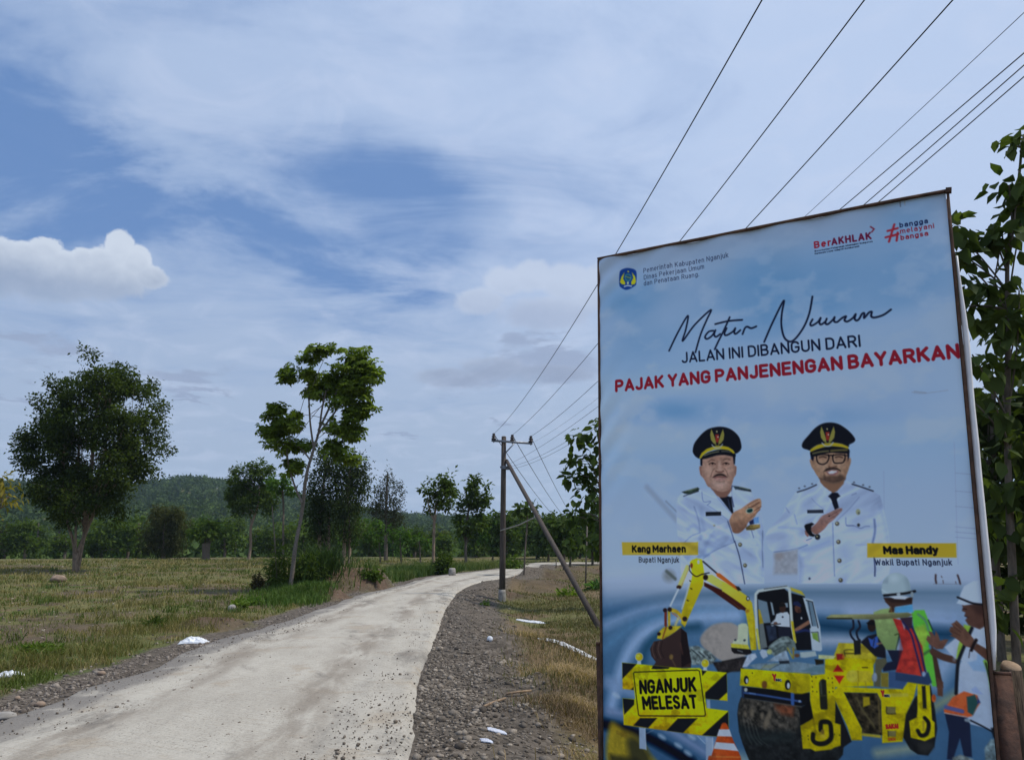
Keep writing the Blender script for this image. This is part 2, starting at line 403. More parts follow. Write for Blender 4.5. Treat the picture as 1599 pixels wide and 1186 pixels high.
X, Y = V[:, 0], V[:, 1]; rr = np.hypot(X, Y); off = np.r_[off, 5]; off_r = np.r_[off_r, 5]; off_l = np.r_[off_l, 5]
n1 = fbm(X * 0.55, Y * 0.55, 4, 31); n2 = fbm(X * 0.14, Y * 0.14, 3, 41); n4 = fbm(X * 1.6, Y * 1.6, 4, 51)
gravel = np.where(off_r > off_l, sst(off, 2.0 + 1.0 * (n1 - 0.5), 0.9), sst(off, 1.0 + 0.9 * (n1 - 0.5), 0.45))
dry = np.where(off_r > 0, sst(n1 + 0.25 * sst(rr, 22, 9), 0.35, 0.62), sst(n4 * 0.5 + n1 * 0.5, 0.46, 0.64) * 0.75)
lush = sst(n2 + 0.35 * sst(off_l, 30, 80) - 0.1, 0.45, 0.7) * np.where(off_r > 0, 0.45, 1.0)
soil = np.zeros_like(X)
for k_, (bx, by, rx, ry, hh, ro) in enumerate(BUMPS[:3] + BUMPS[7:]):
    soil = np.maximum(soil, (1 if k_ < 3 else .62) * np.exp(-(((X - bx) / (rx * 1.15)) ** 2 + ((Y - by) / (ry * 1.3)) ** 2)))
gravel = gravel * (1 - np.clip(soil * 1.6, 0, 1) * (off_l > 0))
soil = np.clip(soil * 1.3 + .9 * bare(X, Y) * np.where(off_l > 0, 1, .7), 0, 1)
GM, t, b = mat('ground', 0.95, 0.1)
at = t.node('ShaderNodeAttribute', attribute_name='Col'); sp = t.node('ShaderNodeSeparateColor'); t.l.new(at.outputs['Color'], sp.inputs[0])
co = t.node('ShaderNodeTexCoord').outputs['Object']
nA = t.noise(co, 3.0, 8, 0.68); nB = t.noise(co, 22.0, 6, 0.7); nC = t.noise(co, 0.7, 5, 0.6)
grass = t.mix(t.ss(nA, 0.35, 0.65), (0.085, 0.092, 0.030), (0.165, 0.148, 0.062))
grass = t.mix(t.m('MULTIPLY', sp.outputs[2], 0.8), grass, (0.065, 0.098, 0.024))
drytone = t.mix(t.ss(nB, 0.3, 0.7), (0.215, 0.155, 0.085), (0.110, 0.080, 0.050))
c = t.mix(t.ss(t.m('ADD', t.m('MULTIPLY', sp.outputs[1], 0.9), t.m('MULTIPLY', t.m('SUBTRACT', nA, 0.5), 0.9)), 0.15, 0.85), grass, drytone)
soilc = t.mix(t.ss(nA, 0.3, 0.7), (0.078, 0.058, 0.038), (0.135, 0.103, 0.068))
c = t.mix(t.ss(t.m('ADD', at.outputs['Alpha'], t.m('MULTIPLY', t.m('SUBTRACT', nB, 0.5), 0.7)), 0.25, 0.8), c, soilc)
vo = t.voro(co, 16.0, 1); vs_ = t.node('ShaderNodeSeparateColor'); t.l.new(vo, vs_.inputs[0])
c = t.mix(t.ss(at.outputs['Alpha'], 0.95, 1.0), c, t.mix(t.ss(nA, 0.35, 0.65), (0.090, 0.060, 0.041), (0.140, 0.096, 0.066)))
grv = t.mix(vs_.outputs[0], (0.070, 0.058, 0.046), (0.165, 0.138, 0.112))
c = t.mix(t.ss(t.m('ADD', sp.outputs[0], t.m('MULTIPLY', t.m('SUBTRACT', nB, 0.5), 0.6)), 0.2, 0.75), c, grv)
c = t.mix(t.ss(nB, 0.62, 0.38, 0.0, 0.45), c, t.mix(1.0, c, (0.45, 0.45, 0.42), 'MULTIPLY'))
t.put(b.inputs['Base Color'], c)
bn = t.node('ShaderNodeBump'); bn.inputs['Strength'].default_value = 0.7; bn.inputs['Distance'].default_value = 0.05
t.put(bn.inputs['Height'], t.m('ADD', nA, t.m('MULTIPLY', nB, 0.6))); t.l.new(bn.outputs[0], b.inputs['Normal'])
g = np_mesh('ground', V, ff, cn, GM, None, np.c_[gravel, dry, lush, soil], True)
tag(g, 'mown field and dirt verges either side of the pale road, rising to wooded hills', 'ground', kind='structure')

# ---- road slab: its own sheet with ragged edges
NX = 44
us = np.linspace(0, 1, NX)
sl = np.r_[0, np.cumsum(np.linalg.norm(np.diff(RC, axis=0), axis=1))]
P = RL[:, None, :] * (1 - us)[None, :, None] + RR[:, None, :] * us[None, :, None]
jag_l = (fbm(sl * 0.9, sl * 0, 4, 61) - 0.5) * 0.35; jag_r = (fbm(sl * 2.6, sl * 0 + 5, 4, 71) - 0.5) * 0.07
dirn = RR - RL; wdt = np.linalg.norm(dirn, axis=1, keepdims=True); dirn = dirn / wdt
P = P + dirn[:, None, :] * (jag_l[:, None] * (1 - us) ** 6 + jag_r[:, None] * us ** 8)[..., None]
pz = terrain(P[..., 0], P[..., 1], False) + 0.045 + 0.03 * (1 - (2 * us - 1) ** 2)[None, :]
pz = pz + (fbm(P[..., 0] * 1.5, P[..., 1] * 1.5, 3, 81) - 0.5) * 0.025
pz[:, 0] -= 0.06; pz[:, -1] -= 0.06
V = np.c_[P.reshape(-1, 2), pz.ravel()]
uvr = np.stack([np.broadcast_to(us[None, :] * 3.6, (NR, NX)), np.broadcast_to(sl[:, None], (NR, NX))], -1).reshape(-1, 2)
q = np.stack([(np.arange(NR - 1)[:, None] * NX + np.arange(NX - 1)[None, :] + k) for k in (0, 1, NX + 1, NX)], -1).reshape(-1, 4)
RM, t, b = mat('road_slab', 0.9, 0.15)
co = t.node('ShaderNodeTexCoord'); ob = co.outputs['Object']; uvn = co.outputs['UV']; su = t.node('ShaderNodeSeparateXYZ'); t.l.new(uvn, su.inputs[0])
U, Vv = su.outputs[0], su.outputs[1]
n1 = t.noise(t.vscale(uvn, (1.2, 0.30, 1)), 1.6, 8, 0.65); n2 = t.noise(ob, 30, 5, 0.7); n3 = t.noise(ob, 1.3, 6, 0.62, 0.4); n4 = t.noise(t.vscale(uvn, (0.8, 14, 1)), 2.0, 5, 0.6)
c = t.mix(t.ss(n1, 0.3, 0.7), (0.465, 0.43, 0.365), (0.375, 0.342, 0.288))
n4b = t.noise(t.vscale(uvn, (1.6, 40, 1)), 2.0, 4, 0.6)
c = t.mix(t.ss(n4b, 0.5, 0.75, 0, 0.5), c, (0.30, 0.265, 0.215))
c = t.mix(t.ss(n4, 0.50, 0.72, 0, 0.55), c, (0.33, 0.285, 0.225))                 # transverse broom lines
c = t.mix(t.ss(n3, 0.54, 0.68, 0, 0.55), c, (0.33, 0.265, 0.19))                # brown scuffs
spk = t.ss(t.noise(ob, 42, 3, 0.65), 0.56, 0.68, 0, 0.8); spm = t.ss(t.noise(ob, 0.9, 5, 0.6), 0.40, 0.60)
c = t.mix(t.m('MULTIPLY', spk, spm), c, (0.095, 0.083, 0.07))                     # crumbs pressed into the surface
trk = t.m('ADD', t.ss(t.m('ABSOLUTE', t.m('SUBTRACT', U, 0.95)), 0.0, 0.42, 1, 0), t.ss(t.m('ABSOLUTE', t.m('SUBTRACT', U, 2.55)), 0.0, 0.42, 1, 0))
c = t.mix(t.m('MULTIPLY', t.m('MULTIPLY', trk, t.ss(n1, 0.38, 0.58)), 0.85), c, (0.235, 0.20, 0.16))
blt = t.ss(t.noise(t.vscale(uvn, (1, .45, 1)), .9, 7, .7, .6), .53, .68, 0, .8)
c = t.mix(blt, c, (0.17, 0.152, 0.130))
spk2 = t.ss(t.noise(ob, 26, 5, 0.75), 0.55, 0.66, 0, 0.85)
c = t.mix(t.m('MULTIPLY', spk2, t.m('ADD', t.m('MULTIPLY', blt, 0.9), t.ss(n3, 0.5, 0.62, 0.05, 0.55), clamp=True)), c, (0.085, 0.075, 0.064))
lf = t.m('MULTIPLY', t.ss(t.m('ADD', U, t.m('MULTIPLY', t.m('SUBTRACT', n1, 0.5), 0.9)), 0.62, 0.36), t.ss(n3, 0.30, 0.48))
c = t.mix(t.m('MULTIPLY', lf, 0.85), c, (0.17, 0.155, 0.14))                      # grey grit along the left edge
t.put(b.inputs['Base Color'], t.mix(t.ss(n2, 0.35, 0.65, 0, 0.22), c, t.mix(1.0, c, (0.5, 0.5, 0.5), 'MULTIPLY')))
bn = t.node('ShaderNodeBump'); n9 = t.noise(ob, 9, 6, 0.7)
bn.inputs['Strength'].default_value = 0.55; bn.inputs['Distance'].default_value = 0.03
t.put(bn.inputs['Height'], t.m('ADD', t.m('ADD', n2, n4), n9)); t.l.new(bn.outputs[0], b.inputs['Normal'])
road = np_mesh('road', V, q.ravel(), np.full(len(q), 4), RM, None, None, True, uvr)
tag(road, 'pale dusty village road bending away to the right', 'road', kind='structure')

# ---- scattered stones, as one heap of gravel each side
def ico(level=0):
    bm = bmesh.new(); bmesh.ops.create_icosphere(bm, subdivisions=level + 1, radius=1); v = np.array([x.co[:] for x in bm.verts]); f = np.array([[y.index for y in x.verts] for x in bm.faces]); bm.free(); return v, f
ICO_V, ICO_F = ico(0)
ICO2_V, ICO2_F = ico(1)
def stones(name, xy, size, c1, c2, material, zoff=0.0, flatn=(0.45, 0.9), zbase=None):
    n = len(xy); nv = len(ICO_V)
    sc = np.asarray(size).reshape(-1, 1, 1) * np.stack([rng.uniform(0.7, 1.3, n), rng.uniform(0.6, 1.1, n), rng.uniform(*flatn, n)], -1)[:, None, :]
    jit = 1 + rng.uniform(-0.28, 0.28, (n, nv, 1))
    v = ICO_V[None] * jit * sc; a = rng.uniform(0, 6.28, n); ca, sa = np.cos(a)[:, None], np.sin(a)[:, None]
    v = np.stack([v[..., 0] * ca - v[..., 1] * sa, v[..., 0] * sa + v[..., 1] * ca, v[..., 2]], -1)
    z = terrain(xy[:, 0], xy[:, 1]) if zbase is None else zbase
    v = v + np.c_[xy, z + zoff][:, None, :]
    f = (ICO_F[None] + (np.arange(n) * nv)[:, None, None]).reshape(-1, 3)
    k = rng.uniform(0, 1, (n, 1)) ** 1.3; col = np.array(c1) * (1 - k) + np.array(c2) * k
    col = col * rng.uniform(0.75, 1.25, (n, 1))
    return np_mesh(name, v.reshape(-1, 3), f.ravel(), np.full(len(f), 3), material, None, np.repeat(col, nv, 0), False)
SM, t, b = mat('stone', 0.9, 0.2)
at = t.node('ShaderNodeAttribute', attribute_name='Col'); co = t.node('ShaderNodeTexCoord').outputs['Object']
t.put(b.inputs['Base Color'], t.mix(t.ss(t.noise(co, 60, 4), 0.4, 0.65, 0, 0.5), at.outputs['Color'], t.mix(1.0, at.outputs['Color'], (0.45, 0.43, 0.4), 'MULTIPLY')))
M['stone'] = SM
def along(P, s0, s1, n, lo, hi, sign, power=1.0):
    d = np.r_[0, np.cumsum(np.linalg.norm(np.diff(P, axis=0), axis=1))]
    yv = P[:, 1]; a, b_ = np.interp([s0, s1], yv, d)          # s0,s1 given as forward distance
    s = a + (b_ - a) * rng.uniform(0, 1, n) ** power
    x = np.interp(s, d, P[:, 0]); y = np.interp(s, d, P[:, 1]); x2 = np.interp(s + 0.05, d, P[:, 0]); y2 = np.interp(s + 0.05, d, P[:, 1])
    tx, ty = x2 - x, y2 - y; L = np.hypot(tx, ty) + 1e-9
    o = lo + (hi - lo) * rng.uniform(0, 1, n)
    return np.c_[x + sign * ty / L * o, y - sign * tx / L * o]
a1 = along(RR, 4.5, 12, 20000, 0.0, 2.1, 1); a2 = along(RR, 11, 28, 9000, -0.02, 1.8, 1); a3 = along(RR, 26, 60, 1500, 0, 1.2, 1)
xy = np.vstack([a1, a2, a3]); o_ = np.abs(seg_dist(xy[:, 0], xy[:, 1], RR)); nz_ = fbm(xy[:, 0] * 1.2, xy[:, 1] * 1.2, 4, 171)
xy = xy[rng.uniform(0, 1, len(xy)) < np.clip(np.exp(-(o_ / 1.05) ** 2.4) * (.45 + 1.1 * sst(nz_, .36, .60)), .03, 1)]
g = stones('gravel', xy, np.clip(rng.lognormal(-4.45, 0.58, len(xy)), 0.005, 0.06), (0.070, 0.057, 0.045), (0.30, 0.255, 0.205), SM, 0.003)
tag(g, 'crushed grey stone banked along the right edge of the pale road', 'gravel', kind='stuff')
a1 = along(RL, 5, 14, 5200, 0.0, 1.0, -1); a2 = along(RL, 13, 36, 4200, 0.0, 1.0, -1); xy = np.vstack([a1, a2]); o_ = np.abs(seg_dist(xy[:, 0], xy[:, 1], RL)); nz_ = fbm(xy[:, 0] * 1.1, xy[:, 1] * 1.1, 4, 181)
xy = xy[rng.uniform(0, 1, len(xy)) < np.exp(-((o_ - .25) / .38) ** 2) * sst(nz_, .34, .56)]
g = stones('gravel', xy, np.clip(rng.lognormal(-4.45, 0.55, len(xy)), 0.006, 0.042), (0.105, 0.086, 0.072), (0.28, 0.24, 0.20), SM, 0.004)
tag(g, 'broken stone lying along the left edge of the road', 'gravel', kind='stuff')
# crumbs on the slab, denser by the right edge
xa = along(RR, 4.6, 10, 2200, 0.03, 1.7, -1); xb = along(RR, 8, 30, 1300, 0.03, 2.8, -1); xc = along(RL, 5.5, 18, 1300, 0.05, 1.3, 1)
k = rng.uniform(0, 1, len(xa)) < sst(fbm(xa[:, 0] * 1.1, xa[:, 1] * 1.1, 3, 91), 0.35, 0.6); xa = xa[k]
xy = np.vstack([xa, xb, xc])
g = stones('gravel', xy, np.clip(rng.lognormal(-5.15, 0.5, len(xy)), 0.003, 0.019), (0.11, 0.09, 0.07), (0.24, 0.20, 0.16), SM, 0.0, (0.6, 1.0), terrain(xy[:, 0], xy[:, 1], False) + 0.065)
tag(g, 'loose crumbs of stone scattered over the pale road', 'gravel', kind='stuff')

# ---- grass
def blades(name, xy, hgt, wid, c1, c2, lean=0.5, seg=1, material=None, zoff=0.0, patch=None):
    n = len(xy); z = terrain(xy[:, 0], xy[:, 1]) + zoff
    a = rng.uniform(0, 6.283, n); le = rng.uniform(0.1, 1, n) * lean; h = hgt * rng.uniform(0.5, 1.25, n)
    la = rng.uniform(0, 6.283, n); wv = np.c_[np.cos(a), np.sin(a), np.zeros(n)] * (np.asarray(wid) * rng.uniform(0.6, 1.3, n))[:, None] / 2
    b0 = np.c_[xy, z]; mid = b0 + np.c_[np.cos(la) * h * le * 0.35, np.sin(la) * h * le * 0.35, h * 0.6]
    tip = b0 + np.c_[np.cos(la) * h * le * 1.0, np.sin(la) * h * le * 1.0, h * (1 - 0.35 * le)]
    v = np.stack([b0 - wv, b0 + wv, mid + wv * 0.8, tip, mid - wv * 0.8], 1).reshape(-1, 3)
    f = (np.arange(n) * 5)[:, None] + np.array([0, 1, 2, 4, 4, 2, 3])[None]
    k = rng.uniform(0, 1, (n, 1)) if patch is None else np.clip(patch[:, None] + rng.normal(0, 0.2, (n, 1)), 0, 1)
    col = (np.array(c1) * (1 - k) + np.array(c2) * k) * rng.uniform(0.75, 1.25, (n, 1))
    return np_mesh(name, v, f.ravel(), np.tile([4, 3], n), material or M['blade'], None, np.repeat(col, 5, 0), False)
def field_pts(n, r0, r1, a0, a1, power=1.0):
    rr_ = r0 * (r1 / r0) ** (rng.uniform(0, 1, n) ** power); aa = rng.uniform(a0, a1, n)
    return np.c_[rr_ * np.sin(aa), rr_ * np.cos(aa)]
xy = field_pts(260000, 7, 75, -0.66, 0.1)
o_l = -seg_dist(xy[:, 0], xy[:, 1], RL)
nn = fbm(xy[:, 0] * 0.55, xy[:, 1] * 0.55, 4, 31); n5 = fbm(xy[:, 0] * 1.7, xy[:, 1] * 1.7, 3, 131)
keep = (o_l > 0.75) & (rng.uniform(0, 1, len(xy)) < (0.10 + 0.9 * sst(nn * 0.4 + n5 * 0.6, 0.40, 0.62)) * (1 - .9 * bare(xy[:, 0], xy[:, 1])))
xy = xy[keep]; rr_ = np.hypot(xy[:, 0], xy[:, 1])
pt = sst(fbm(xy[:, 0] * 0.8, xy[:, 1] * 0.8, 3, 141), 0.35, 0.6)
g = blades('grass', xy, np.interp(rr_, [7, 20, 75], [0.075, 0.09, 0.16]) * (0.7 + 0.8 * sst(n5[keep], 0.45, 0.7)), np.interp(rr_, [7, 75], [0.007, 0.055]), (0.084, 0.116, 0.023), (0.215, 0.175, 0.072), 1.0, patch=pt)
tag(g, 'short patchy green and straw-coloured grass on the mown field', 'grass', kind='stuff')
xy = field_pts(5200, 7, 60, -0.66, 0.02); xy = xy[(-seg_dist(xy[:, 0], xy[:, 1], RL) > .8) & (rng.uniform(0, 1, len(xy)) < .25 + .75 * bare(xy[:, 0], xy[:, 1]))]; rr_ = np.hypot(xy[:, 0], xy[:, 1])
g = stones('litter', xy, np.interp(rr_, [7, 60], [.012, .05]) * rng.uniform(.4, 1.5, len(xy)), (0.10, 0.075, 0.05), (0.36, 0.31, 0.24), SM, 0.01)
tag(g, 'clods, chips and dry leaves strewn over the mown field', 'litter', kind='stuff')
c_ = field_pts(420, 8, 60, -0.66, 0.04); c_ = c_[-seg_dist(c_[:, 0], c_[:, 1], RL) > 1.0]; rr_ = np.hypot(c_[:, 0], c_[:, 1])
k_ = rng.integers(14, 40, len(c_)); xy = np.repeat(c_, k_, 0) + rng.normal(size=(k_.sum(), 2)) * np.repeat(np.interp(rr_, [8, 60], [.06, .22]), k_)[:, None]
hh_ = np.repeat(rng.uniform(.12, .34, len(c_)) * np.interp(rr_, [8, 60], [.7, 1.1]), k_)
g = blades('grass', xy, hh_, np.repeat(np.interp(rr_, [8, 60], [.008, .04]), k_), (0.050, 0.095, 0.018), (0.20, 0.17, 0.07), 1.0, patch=np.repeat(rng.uniform(0, 1, len(c_)), k_))
tag(g, 'odd taller tufts and stalks dotted over the mown field', 'grass', kind='stuff')
# taller tufts along the left verge
xy = np.vstack([along(RL, 5.5, 12, 14000, 0.7, 2.2, -1), along(RL, 11, 18, 5000, 0.9, 2.6, -1)])
n5 = fbm(xy[:, 0] * 1.3, xy[:, 1] * 1.3, 3, 151); xy = xy[rng.uniform(0, 1, len(xy)) < sst(n5, 0.42, 0.6)]
g = blades('grass', xy, 0.16, 0.007, (0.075, 0.105, 0.022), (0.19, 0.145, 0.05), 0.9)
tag(g, 'taller yellowing grass tufts along the left gravel verge', 'grass', kind='stuff')
# lush strip left of the bend
pts = []
for px0, px1, py0, py1, n in ((592, 668, 896, 906, 4000), (640, 705, 888, 899, 3500), (700, 800, 884, 890, 3500)):
    for _ in range(60):
        p = ground(rng.uniform(px0, px1), rng.uniform(py0, py1)); m_ = n // 60
        pts.append(np.c_[rng.normal(p[0], 0.7, m_), rng.normal(p[1], 1.3, m_)])
xy = np.vstack(pts); xy = xy[-seg_dist(xy[:, 0], xy[:, 1], RL) > 0.5]
g = blades('grass', xy, 0.34 + 0.4 * fbm(xy[:, 0] * .5, xy[:, 1] * .5, 3, 191), 0.028, (0.045, 0.085, 0.016), (0.13, 0.15, 0.045), 1.0, patch=sst(fbm(xy[:, 0] * .35, xy[:, 1] * .25, 3, 193), .35, .65))
tag(g, 'tall lush green grass left of the road at the bend', 'grass', kind='stuff')
pts = []
for px0, px1, py0, py1, n in ((412,500,924,944,3600),(440,505,908,926,2200)):
    for _ in range(30):
        p = ground(rng.uniform(px0, px1), rng.uniform(py0, py1)); m_ = n // 30
        pts.append(np.c_[rng.normal(p[0], 0.35, m_), rng.normal(p[1], 0.6, m_)])
xy = np.vstack(pts); xy = xy[-seg_dist(xy[:, 0], xy[:, 1], RL) > 0.35]
xy = xy[np.hypot((xy[:, 0] - BUMPS[0][0]) / 1.9, (xy[:, 1] - BUMPS[0][1]) / 2.2) > 1]
g = blades('grass', xy, 0.24, 0.02, (0.040, 0.085, 0.014), (0.10, 0.15, 0.03), 0.9)
tag(g, 'fresh green grass round the foot of the slim leaning tree', 'grass', kind='stuff')
# dead straw on the right by the billboard
pts = []
for px, py, sx, sy, n in ((830,1000,0.40,0.45,6500),(815,985,0.35,0.35,2500),(868,1045,0.42,0.34,5200),(915,1055,0.45,0.42,6500),(858,1098,0.36,0.26,5200),(905,1105,0.42,0.30,5200),(890,1015,0.8,0.5,2600),(900,1150,0.6,0.4,3000),(820,1120,0.5,0.5,2200),(800,1060,.3,.6,1600)):
    x, y = flat((px, py)); pts.append(np.c_[rng.normal(x, sx, n), rng.normal(y, sy, n)])
xy = np.vstack(pts); nz_ = fbm(xy[:, 0] * 1.6, xy[:, 1] * 1.6, 3, 211)
xy = xy[(seg_dist(xy[:, 0], xy[:, 1], RR) + rng.normal(0, .22, len(xy)) > 1.25 + 1.6 * (nz_ - .4)) & (rng.uniform(0, 1, len(xy)) < .25 + .75 * sst(nz_, .36, .55))]
pt = sst(fbm(xy[:, 0] * 1.3, xy[:, 1] * 1.3, 3, 213), .3, .62)
g = blades('dry_grass', xy, 0.15, 0.0055, (0.125, 0.085, 0.052), (0.40, 0.285, 0.15), 1.5, patch=pt)
tag(g, 'heaped dead straw-brown grass beside the left post of the billboard', 'dry grass', kind='stuff')
xy = field_pts(130000, 8, 62, -0.09, 0.34)
o_r = seg_dist(xy[:, 0], xy[:, 1], RR); nn = fbm(xy[:, 0] * 0.6, xy[:, 1] * 0.6, 3, 161)
xy = xy[(o_r + rng.normal(0, .35, len(xy)) > 1.6) & (rng.uniform(0, 1, len(xy)) < .12 + .88 * sst(nn, 0.38, 0.6) * (1 - .8 * bare(xy[:, 0], xy[:, 1])))]; rr_ = np.hypot(xy[:, 0], xy[:, 1])
g = blades('grass', xy, 0.10, np.interp(rr_, [8, 62], [0.008, 0.035]), (0.070, 0.092, 0.026), (0.19, 0.14, 0.07), 1.0)
tag(g, 'thin short grass on the bare ground behind the utility pole', 'grass', kind='stuff')
# ================================================================== billboard
YR = 4.15
TL, TR = (936.5, 406), (1476.5, 300)
pTR = at_y(*TR, YR)
lo, hi = YR, YR * 2
for _ in range(50):                       # left corner: same height as the right one
    mid = (lo + hi) / 2
    if at_y(*TL, mid)[2] < pTR[2]: lo = mid
    else: hi = mid
pTL = at_y(*TL, mid)
HX = (pTR - pTL); HX[2] = 0; BW = float(np.linalg.norm(HX)); HX /= BW          # along the board, left to right
NRM = np.array([HX[1], -HX[0], 0.0])                                           # towards the camera
def plane(px, py):
    d = ray(px, py); o = np.array([0, 0, CAMH]); k = ((pTL - o) @ NRM) / (d @ NRM); p = o + k * d
    return np.array([(p - pTL) @ HX, p[2]])
def edge(a, b, z):                        # line through two pixels, at height z
    a, b = plane(*a), plane(*b); return a[0] + (b[0] - a[0]) * (z - a[1]) / (b[1] - a[1])
Z1, Z0 = float(pTL[2]), 0.14
sL = lambda z: edge(TL, (942.5, 1180), z)
sR = lambda z: edge(TR, (1555, 1180), z)
def wrinkle(s, z):
    s = np.asarray(s, float); z = np.asarray(z, float)
    e = np.clip(s / BW, 0, 1); q = np.clip((Z1 - z) / (Z1 - Z0), 0, 1)
    d = 0.011 * (fbm(s * 1.6, z * 1.1, 3, 301) - 0.5) + 0.004 * np.sin(z * 7 + 1.5 * np.sin(s * 2)) * np.exp(-((e - 1) / 0.08) ** 2)
    d = d + 0.013 * np.exp(-((q) / 0.06) ** 2) * np.sin(s * 16 + 6 * q) * (1 - e) ** 0.5
    d = d + 0.010 * np.sin((s * 0.7 + (Z1 - z) * 1.0) * 34) * np.exp(-((s + (Z1 - z)) / 0.35) ** 2)
    d = d + 0.008 * np.sin((s * 1.2 - (z - 2.35)) * 26) * np.exp(-(s / 0.16) ** 2 - ((z - 2.35) / 0.4) ** 2)
    return d
def P3(s, z, off=0.0):
    s = np.asarray(s, float); z = np.asarray(z, float)
    d = wrinkle(s, z) + off
    return pTL[None] * np.array([1, 1, 0]) + s.reshape(-1, 1) * HX + d.reshape(-1, 1) * NRM + z.reshape(-1, 1) * np.array([0, 0, 1.0])

# ---- the printed sheet: a fine grid whose colours are drawn shape by shape
GW, GH = 700, 1060
def to_grid(pts):
    out = []
    for p in pts:
        s, z = plane(*p); v = (Z1 - z) / (Z1 - Z0); a, b_ = sL(z), sR(z)
        out.append(((s - a) / (b_ - a) * (GW - 1), v * (GH - 1)))
    return np.array(out)
PXS = (GW - 1) / 575.0                     # grid steps per photo pixel, roughly
C = np.zeros((GH, GW, 3))
GJ, GI = np.meshgrid(np.arange(GW, dtype=float), np.arange(GH, dtype=float))
def spline(P, closed, k=6):
    P = np.array(P, float); n = len(P); out = []
    rng_ = range(n) if closed else range(n - 1)
    for i in rng_:
        if closed: p0, p1, p2, p3 = P[i - 1], P[i], P[(i + 1) % n], P[(i + 2) % n]
        else: p0, p1, p2, p3 = P[max(i - 1, 0)], P[i], P[i + 1], P[min(i + 2, n - 1)]
        for t in np.linspace(0, 1, k, endpoint=False):
            out.append(0.5 * ((2 * p1) + (-p0 + p2) * t + (2 * p0 - 5 * p1 + 4 * p2 - p3) * t * t + (-p0 + 3 * p1 - 3 * p2 + p3) * t ** 3))
    if not closed: out.append(P[-1])
    return np.array(out)
def window(Q, pad):
    j0, i0 = np.floor(Q.min(0) - pad).astype(int); j1, i1 = np.ceil(Q.max(0) + pad).astype(int) + 1
    return max(i0, 0), min(i1, GH), max(j0, 0), min(j1, GW)
def apply(sl, a, col, col2=None, g0=None, g1=None, clip=None, tex=0.0):
    if clip is not None: a = a * clip[sl]
    col = np.array(col, float)
    if col2 is not None:
        p, q = to_grid([g0, g1]); e = q - p
        k = np.clip(((GJ[sl] - p[0]) * e[0] + (GI[sl] - p[1]) * e[1]) / (e @ e), 0, 1)[..., None]
        col = col * (1 - k) + np.array(col2, float) * k
    if tex: col = col * (1 + tex * (fbm(GJ[sl] * 0.16, GI[sl] * 0.16, 3, int(GI[sl].flat[0])) - 0.5)[..., None] * 2)
    C[sl] = C[sl] * (1 - a[..., None]) + col * a[..., None]
def poly(pts, col, soft=0.8, alpha=1.0, sm=False, col2=None, g0=None, g1=None, clip=None, tex=0.0, mask=False):
    Q = to_grid(pts)
    if sm: Q = spline(Q, True)
    pad = soft * PXS * 2 + 2; i0, i1, j0, j1 = window(Q, pad)
    if i1 <= i0 or j1 <= j0: return None
    sl = np.s_[i0:i1, j0:j1]; x, y = GJ[sl], GI[sl]
    d2 = np.full(x.shape, 1e9); ins = np.zeros(x.shape, bool)
    for k in range(len(Q)):
        a, b_ = Q[k - 1], Q[k]; e = b_ - a
        t = np.clip(((x - a[0]) * e[0] + (y - a[1]) * e[1]) / (e @ e + 1e-12), 0, 1)
        d2 = np.minimum(d2, (x - a[0] - t * e[0]) ** 2 + (y - a[1] - t * e[1]) ** 2)
        if a[1] != b_[1]: ins ^= ((a[1] > y) != (b_[1] > y)) & (x < (b_[0] - a[0]) * (y - a[1]) / (b_[1] - a[1]) + a[0])
    sd = np.sqrt(d2) * np.where(ins, 1, -1)
    a = np.clip(0.5 + sd / (2 * soft * PXS), 0, 1) * alpha
    apply(sl, a, col, col2, g0, g1, clip, tex)
    if mask:
        m_ = np.zeros((GH, GW)); m_[sl] = a; return m_
def stroke(pts, wd, col, soft=0.6, alpha=1.0, sm=True, clip=None, taper=False, grid=False):
    Q = np.asarray(pts, float) if grid else to_grid(pts)
    if sm and len(Q) > 2: Q = spline(Q, False)
    r = wd / 2 * PXS; pad = r + soft * PXS * 2 + 2; i0, i1, j0, j1 = window(Q, pad)
    if i1 <= i0 or j1 <= j0: return
    sl = np.s_[i0:i1, j0:j1]; x, y = GJ[sl], GI[sl]; sd = np.full(x.shape, 1e9)
    n = len(Q) - 1
    for k in range(n):
        a, b_ = Q[k], Q[k + 1]; e = b_ - a
        t = np.clip(((x - a[0]) * e[0] + (y - a[1]) * e[1]) / (e @ e + 1e-12), 0, 1)
        d = np.sqrt((x - a[0] - t * e[0]) ** 2 + (y - a[1] - t * e[1]) ** 2)
        if taper: d = d + r * ((k + t) / n) * 0.8
        sd = np.minimum(sd, d)
    a = np.clip(0.5 + (r - sd) / (2 * soft * PXS), 0, 1) * alpha
    apply(sl, a, col, clip=clip)
def ell(c, rx, ry, col, rot=0, **kw):
    t = np.linspace(0, 2 * math.pi, 26, endpoint=False); cr, sr = math.cos(rot), math.sin(rot)
    return poly([(c[0] + rx * math.cos(k) * cr - ry * math.sin(k) * sr, c[1] + rx * math.cos(k) * sr + ry * math.sin(k) * cr) for k in t], col, **kw)
def crop(x0, y0, s):
    def f(*p): return [(x0 + p[i] / s, y0 + p[i + 1] / s) for i in range(0, len(p), 2)]
    f.s = s; f.p = lambda x, y: (x0 + x / s, y0 + y / s)
    return f
cA, cB = crop(1050, 655, 9.881), crop(1050, 750, 7.4125)
cC, cD = crop(1220, 650, 9.881), crop(1200, 750, 7.41)
cE, cF, cG, cH = crop(1000, 860, 6.244), crop(1130, 900, 7.906), crop(1140, 1030, 7.605), crop(1290, 950, 5.026)
